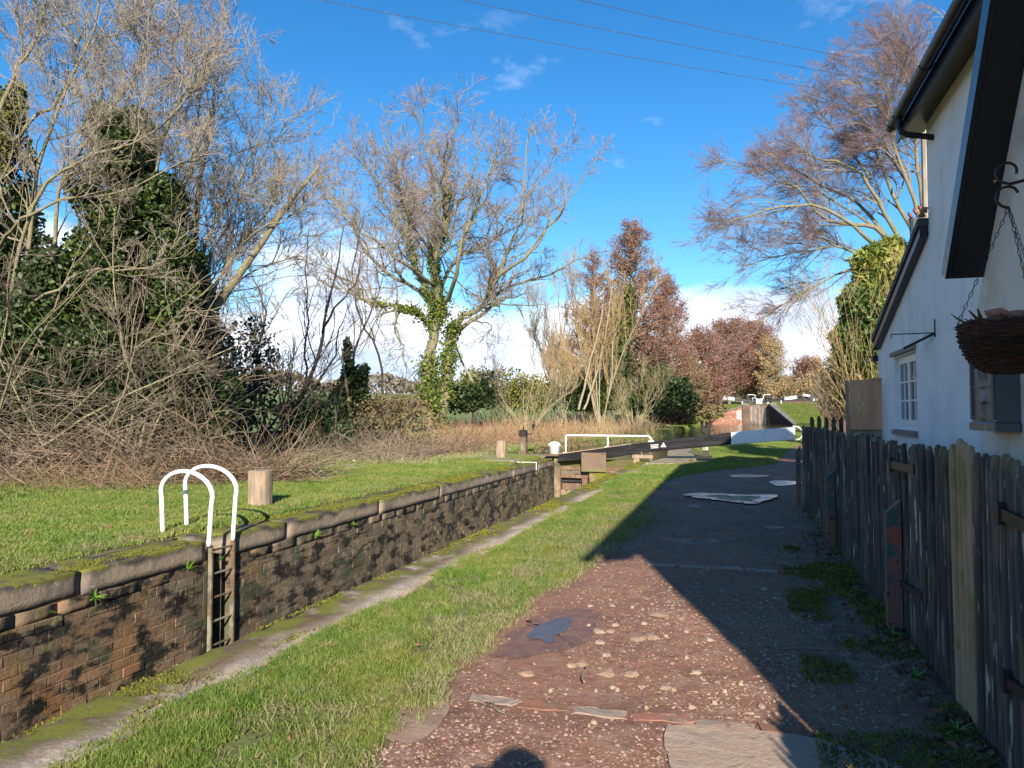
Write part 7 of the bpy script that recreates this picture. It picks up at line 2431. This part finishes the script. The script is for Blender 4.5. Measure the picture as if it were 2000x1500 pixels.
tag(mo('distant_hedgerow', mesh_np('distant_hedgerow', V, q_), material('far_hedge', (.16, .14, .10), .95, isl=.35)), 'far off hedgerow trees along the edge of the fields', kind='stuff')

# ------------------------------------------------ right: beech, bamboo
rg = np.random.default_rng(404)
ZB_ = 30
lR = [([(1790, 700), (1770, 560), (1745, 480), (1700, 440), (1660, 440), (1600, 420), (1560, 370), (1520, 355)], 0.136, .03),
      ([(1790, 640), (1760, 480), (1730, 420), (1690, 350), (1650, 320), (1600, 310), (1560, 290)], 0.109, .02),
      ([(1795, 640), (1790, 480), (1745, 380, 1), (1710, 300, 1), (1680, 230, 1), (1640, 180, 1)], 0.109, .02),
      ([(1800, 600), (1795, 420, -1), (1765, 340, -1), (1740, 250, -1), (1730, 170, -1), (1700, 110, -1)], 0.102, .02),
      ([(1800, 600), (1800, 400), (1790, 300), (1785, 200), (1760, 120), (1750, 70)], 0.102, .02),
      ([(1780, 560), (1740, 510, 2), (1690, 500, 2), (1640, 480, 2), (1580, 490, 2), (1520, 500, 2), (1450, 520, 2)], 0.088, .015),
      ([(1760, 500), (1700, 470, -2), (1640, 420, -2), (1570, 400, -2), (1500, 410, -2), (1440, 430, -2), (1410, 440, -2)], 0.088, .015),
      ([(1745, 480), (1680, 400, 1), (1620, 370, 1), (1550, 330, 1), (1490, 320, 1), (1430, 330, 1)], 0.082, .015),
      ([(1760, 520), (1700, 520, 3), (1650, 530, 3), (1590, 560, 3), (1520, 600, 3), (1480, 630, 3)], 0.068, .012),
      ([(1700, 350), (1640, 270, 3), (1600, 220, 3), (1570, 190, 3)], 0.061, .015),
      ([(1810, 640), (1830, 420), (1840, 300), (1860, 150), (1880, 60)], 0.102, .02)]
traced('beech_tree', 'great bare beech with arching purple grey twigs rising behind the cottage', ZB_, lR, (BARK, TWIGGREY, TWIGPURPLE), rg, gbase(1790, ZB_), (520, 4200, 15000), ((2.6, .40), (3.0, .45), (4.6, .5)), up=.08, rmin=(.013, .009, .0075), lmax=3.8, ang=38, bias=(-.14, 0, 0), droop=.10, wood=8, tip=1.15, trange=(.25, 1), sk='fine')
bam = empty('bamboo_clump', gbase(1705, 19), 0, 'tall yellow green bamboo and laurel clump behind the board fence', 'bush')
bb = [blob(1712, 530, 19, 48, 55), blob(1700, 600, 19, 60, 60), blob(1690, 670, 19, 62, 60), blob(1700, 740, 19, 62, 60), blob(1735, 640, 19.5, 60, 90), blob(1740, 500, 19.5, 30, 40)]
P = blob_points(bb, 44000, rg, .7)
leaves('leaves', P, .075, BAMBOO, bam, rg, elong=3.0)
bb2 = [blob(1680, 600, 18.6, 45, 40), blob(1672, 680, 18.6, 45, 55), blob(1690, 640, 18.6, 45, 45), blob(1645, 655, 18.6, 22, 18)]
leaves('laurel_leaves', blob_points(bb2, 8000, rg, .9), .085, LAUREL, bam, rg, elong=1.8)
A, Ra = multistem(gbase(1710, 18.6), 90, 5.2, .011, .42, rg, K=8, wig=.05)
B, Rb = sprout(A, Ra, 3, (.3, 1), (30, 10), .25, 4, rg, up=.2, rmin=.006, maxn=900)
build_wood('canes', [(A, Ra, 4), (B, Rb, 3)], TWIGGOLD, bam)
leafbush('hedge', [blob(1690, 780, 24, 45, 40), blob(1660, 760, 30, 30, 60)], 9000, .11, OLIVEBROWN, 'brown hedge behind the end of the picket fence', gbase(1680, 26), rg, 'hedge')

# ================================================================== SMALL PLANTS AND LITTER
rg = np.random.default_rng(505)


def fern_mesh(seed, n=14, L_=.14, w=.035, droop=.5):
    r_ = np.random.default_rng(seed); m = MB()
    for k in range(n):
        a = r_.uniform(0, 6.28); l = L_ * r_.uniform(.5, 1.1); d = Vector((math.cos(a), math.sin(a), r_.uniform(.2, 1.2))).normalized()
        s = Vector((-math.sin(a), math.cos(a), 0)); p = Vector((0, 0, 0)); pts = []
        for i in range(5):
            t = i / 4; ww = w * math.sin(math.pi * min(.95, .15 + t * .85)) * (1 if i % 2 else .55)
            pts += [p - s * ww, p + s * ww]
            p = p + d * l / 4; d = (d - Vector((0, 0, droop * .35))).normalized()
        m.add(pts, [(2 * i, 2 * i + 1, 2 * i + 3, 2 * i + 2) for i in range(4)])
    return m.mesh('fern')


FM = [fern_mesh(k, 34, .12, .010, .5) for k in range(3)]
for f in FM: f.materials.append(WEED)
ferns = [(185, 1167, .9, 'bright small fern below the gap between the first two coping blocks'), (98, 1198, .6, 'tiny fern near the left end of the lock wall'), (368, 1112, 1.0, 'largest fern tuft on the wall, just left of the ladder'), (320, 1130, .55, 'wispy fern left of the largest tuft'), (434, 1093, .6, 'fern inside the ladder recess'), (618, 1046, .8, 'fern under the coping a little right of the ladder'), (690, 1024, .6, 'fern under the coping further right of the ladder'), (823, 988, .5, 'small fern half way along the far wall'), (1060, 927, .5, 'little fern next to the lock gate')]
for i, (px, py, s, lab) in enumerate(ferns):
    p = at_x(px, py, XF + .01)
    o = bpy.data.objects.new('fern', FM[i % 3]); o.location = (XF + .005, p[1], p[2]); o.scale = (s, s, s); o.rotation_euler = (0, .7, i)
    link(o); tag(o, lab, 'fern', 'small ferns growing from the lock wall')
# broad leaved weeds in the grass at the far edge and by the fence
WM = [fern_mesh(10 + k, 30, .16, .013, .6) for k in range(3)]
for f in WM: f.materials.append(WEED)
wd_ = [(1585, 1015, 1.0), (1600, 1035, 1.0), (1650, 1085, 1.0), (1640, 1075, .7), (1715, 1190, .8), (1690, 1130, .6), (1570, 1000, .8), (1668, 1105, .6), (1745, 1250, .7), (1790, 1330, .6), (1600, 1050, .6), (1870, 1440, .7), (1725, 1215, .6)]
for i, (px, py, s) in enumerate(wd_):
    p = at_z(px, py); x = min(p[0], .93)
    o = bpy.data.objects.new('weed', WM[i % 3]); o.location = (x, p[1], .02); o.scale = (s * .8,) * 3; o.rotation_euler = (0, 0, i)
    link(o); tag(o, 'green weed rooted at the foot of the picket fence', 'weed', 'weeds at the foot of the picket fence')
for i, (px, py, s) in enumerate([(60, 955, 1.3), (110, 962, 1.2), (200, 950, 1.5), (230, 945, 1.4), (150, 965, 1.2), (25, 968, 1.3), (450, 940, 1.0)]):
    p = at_z(px, py)
    o = bpy.data.objects.new('weed', WM[i % 3]); o.location = (p[0], p[1], .02); o.scale = (s, s, s); o.rotation_euler = (0, 0, i)
    link(o); tag(o, 'bright leafy weed clump where the far grass meets the thicket', 'weed', 'leafy weeds along the edge of the thicket')
# dead leaves along the fence
n = 700
y = rg.uniform(2.2, 9.5, n); x = np.interp(y, fpts[:, 1], fpts[:, 0]) - .03 - np.abs(rg.normal(0, .16, n))
V, q_ = leafquads(np.stack([x, y, zpath(x, y) + .012], -1), .035, rg, up=2.5)
tag(mo('leaf_litter', mesh_np('leaf_litter', V, q_), DEADLEAF), 'dead leaves blown along the foot of the fence', kind='stuff')
n = 240
y = rg.uniform(2.0, 11, n); ra, rb = rightverge(y); x = ra + (rb - ra) * rg.random(n)
V, q_ = leafquads(np.stack([x, y, zf(x, y) + .03], -1), .022, rg, up=1.0)
tag(mo('leaf_litter', mesh_np('leaf_litter', V, q_), DEADLEAF), 'odd dead leaves caught in the grass of the verge', kind='stuff')
n = 240
y = rg.uniform(5, 16, n); x = rg.uniform(-10.5, -6.4, n)
V, q_ = leafquads(np.stack([x, y, zf(x, y) + .045], -1), .05, rg, up=1.5)
tag(mo('leaf_litter', mesh_np('leaf_litter', V, q_), DEADLEAF), 'odd dead leaves on the far bank grass', kind='stuff')
# twigs lying on the path
for (p0, p1, lab) in (((1518, 1276), (1635, 1274), 'brown stick lying across the shaded path'), ((1143, 1310), (1140, 1338), 'thin curved stalk beside a stone on the path'), ((945, 1378), (985, 1400), 'thin dead stalk by the brick row'), ((1180, 1018), (1330, 1022), 'long thin twig at the edge of the shaded grass')):
    a_, b_ = at_z(*p0), at_z(*p1)
    pts = [tuple(a_ + (b_ - a_) * t + np.array((.01 * math.sin(t * 7), .02 * math.sin(t * 5), .025))) for t in np.linspace(0, 1, 7)]
    tag(MB().tube(pts, .006, 5).build('stick', TWIG), lab, 'stick')

# plant whose fronds throw the finger shadows at the bottom right
def cast_base(px, py, h):
    """point at height h whose shadow falls on the ground at that pixel"""
    p = at_z(px, py); t = h / sun_dir.z
    return Vector((p[0] + sun_dir.x * t, p[1] + sun_dir.y * t, h))
pl_ = empty('garden_plant', (1.6, 0.2, 0), 0, 'spiky leaved garden plant by the cottage fence behind the viewer', 'plant')
base = Vector((1.15, .15, .0))
m = MB()
for (px, py, h) in ((1493, 1378, 1.5), (1487, 1392, 1.42), (1502, 1402, 1.45), (1500, 1440, 1.36), (1510, 1450, 1.33), (1520, 1418, 1.40), (1505, 1462, 1.28)):
    tip = cast_base(px, py, h); c0 = Vector(((base.x + tip.x) / 2 + .1, (base.y + tip.y) / 2, h * .75)); pts = []
    for t in np.linspace(0, 1, 9):
        pts.append(base * (1 - t) ** 2 + c0 * 2 * t * (1 - t) + tip * t * t)
    m.tube(pts, [.02, .028, .032, .034, .034, .03, .024, .016, .004], 4)
keep(m.build('fronds', WEED), pl_)

# ================================================================== THE PERSON HOLDING THE CAMERA
per = empty('person', (0.25, -.41, -.02), TH + math.radians(0), 'person in a dark coat behind the camera whose head shadow falls on the gravel', 'person')
sk = {'pelvis': ((0, 0, .92), .15), 'waist': ((0, 0, 1.08), .14), 'chest': ((0, -.01, 1.27), .165), 'neck0': ((0, -.01, 1.42), .075), 'neck': ((0, .01, 1.48), .06), 'head0': ((0, .03, 1.55), .082), 'head': ((0, .03, 1.63), .098), 'crown': ((0, .02, 1.69), .08)}
ed = [('pelvis', 'waist'), ('waist', 'chest'), ('chest', 'neck0'), ('neck0', 'neck'), ('neck', 'head0'), ('head0', 'head'), ('head', 'crown')]
for s_, t in ((-1, 'l'), (1, 'r')):
    sk.update({t + 'sh': ((s_ * .19, -.01, 1.37), .07), t + 'el': ((s_ * .22, .10, 1.13), .052), t + 'wr': ((s_ * .10, .24, 1.36), .034), t + 'pm': ((s_ * .075, .265, 1.41), .036),
               t + 'hip': ((s_ * .10, 0, .86), .105), t + 'kn': ((s_ * .11, .02, .48), .068), t + 'an': ((s_ * .11, -.01, .09), .048), t + 'toe': ((s_ * .12, .15, .045), .045)})
    ed += [('chest', t + 'sh'), (t + 'sh', t + 'el'), (t + 'el', t + 'wr'), (t + 'wr', t + 'pm'), ('pelvis', t + 'hip'), (t + 'hip', t + 'kn'), (t + 'kn', t + 'an'), (t + 'an', t + 'toe')]
    for f in range(5):
        a0 = (s_ * (.07 - .0 * f), .27, 1.425 + f * .0)
        if f < 4:
            k1, k2 = t + 'f%da' % f, t + 'f%db' % f
            sk[k1] = ((s_ * (.078 - .006 * f), .285 - .008 * f, 1.435 - .018 * f + .02), .010); sk[k2] = ((s_ * (.05 - .004 * f), .30 - .010 * f, 1.44 - .019 * f + .02), .009)
            ed += [(t + 'pm', k1), (k1, k2)]
        else:
            sk[t + 'tha'] = ((s_ * .055, .245, 1.44), .011); sk[t + 'thb'] = ((s_ * .035, .25, 1.455), .010)
            ed += [(t + 'pm', t + 'tha'), (t + 'tha', t + 'thb')]
names = list(sk); me = bpy.data.meshes.new('body')
me.from_pydata([sk[k][0] for k in names], [(names.index(a), names.index(b)) for a, b in ed], [])
bo = mo('body', me, COAT_, None); bo.parent = per
md = bo.modifiers.new('skin', 'SKIN')
for v, k in zip(me.skin_vertices[0].data, names):
    v.radius = (sk[k][1], sk[k][1]); v.use_root = (k == 'pelvis')
bo.modifiers.new('sub', 'SUBSURF').levels = 1
hair = MB(); hair.lathe([(.02, .20), (.06, .185), (.112, .14), (.13, .08), (.128, .02), (.12, -.03), (.11, -.06)], (0, .01, 1.56), 16)
h_ = hair.build('hair', material('dark_hair', (.03, .02, .015), .8), None, True); h_.parent = per
ph = MB().bbox(-.075, .075, -.004, .004, -.036, .036, .003).build('phone', CASTIRON)
ph.location = (.0, -.075, EYE); ph.rotation_euler = (0, 0, TH)
tag(ph, 'phone held up by the person taking the picture', 'phone')
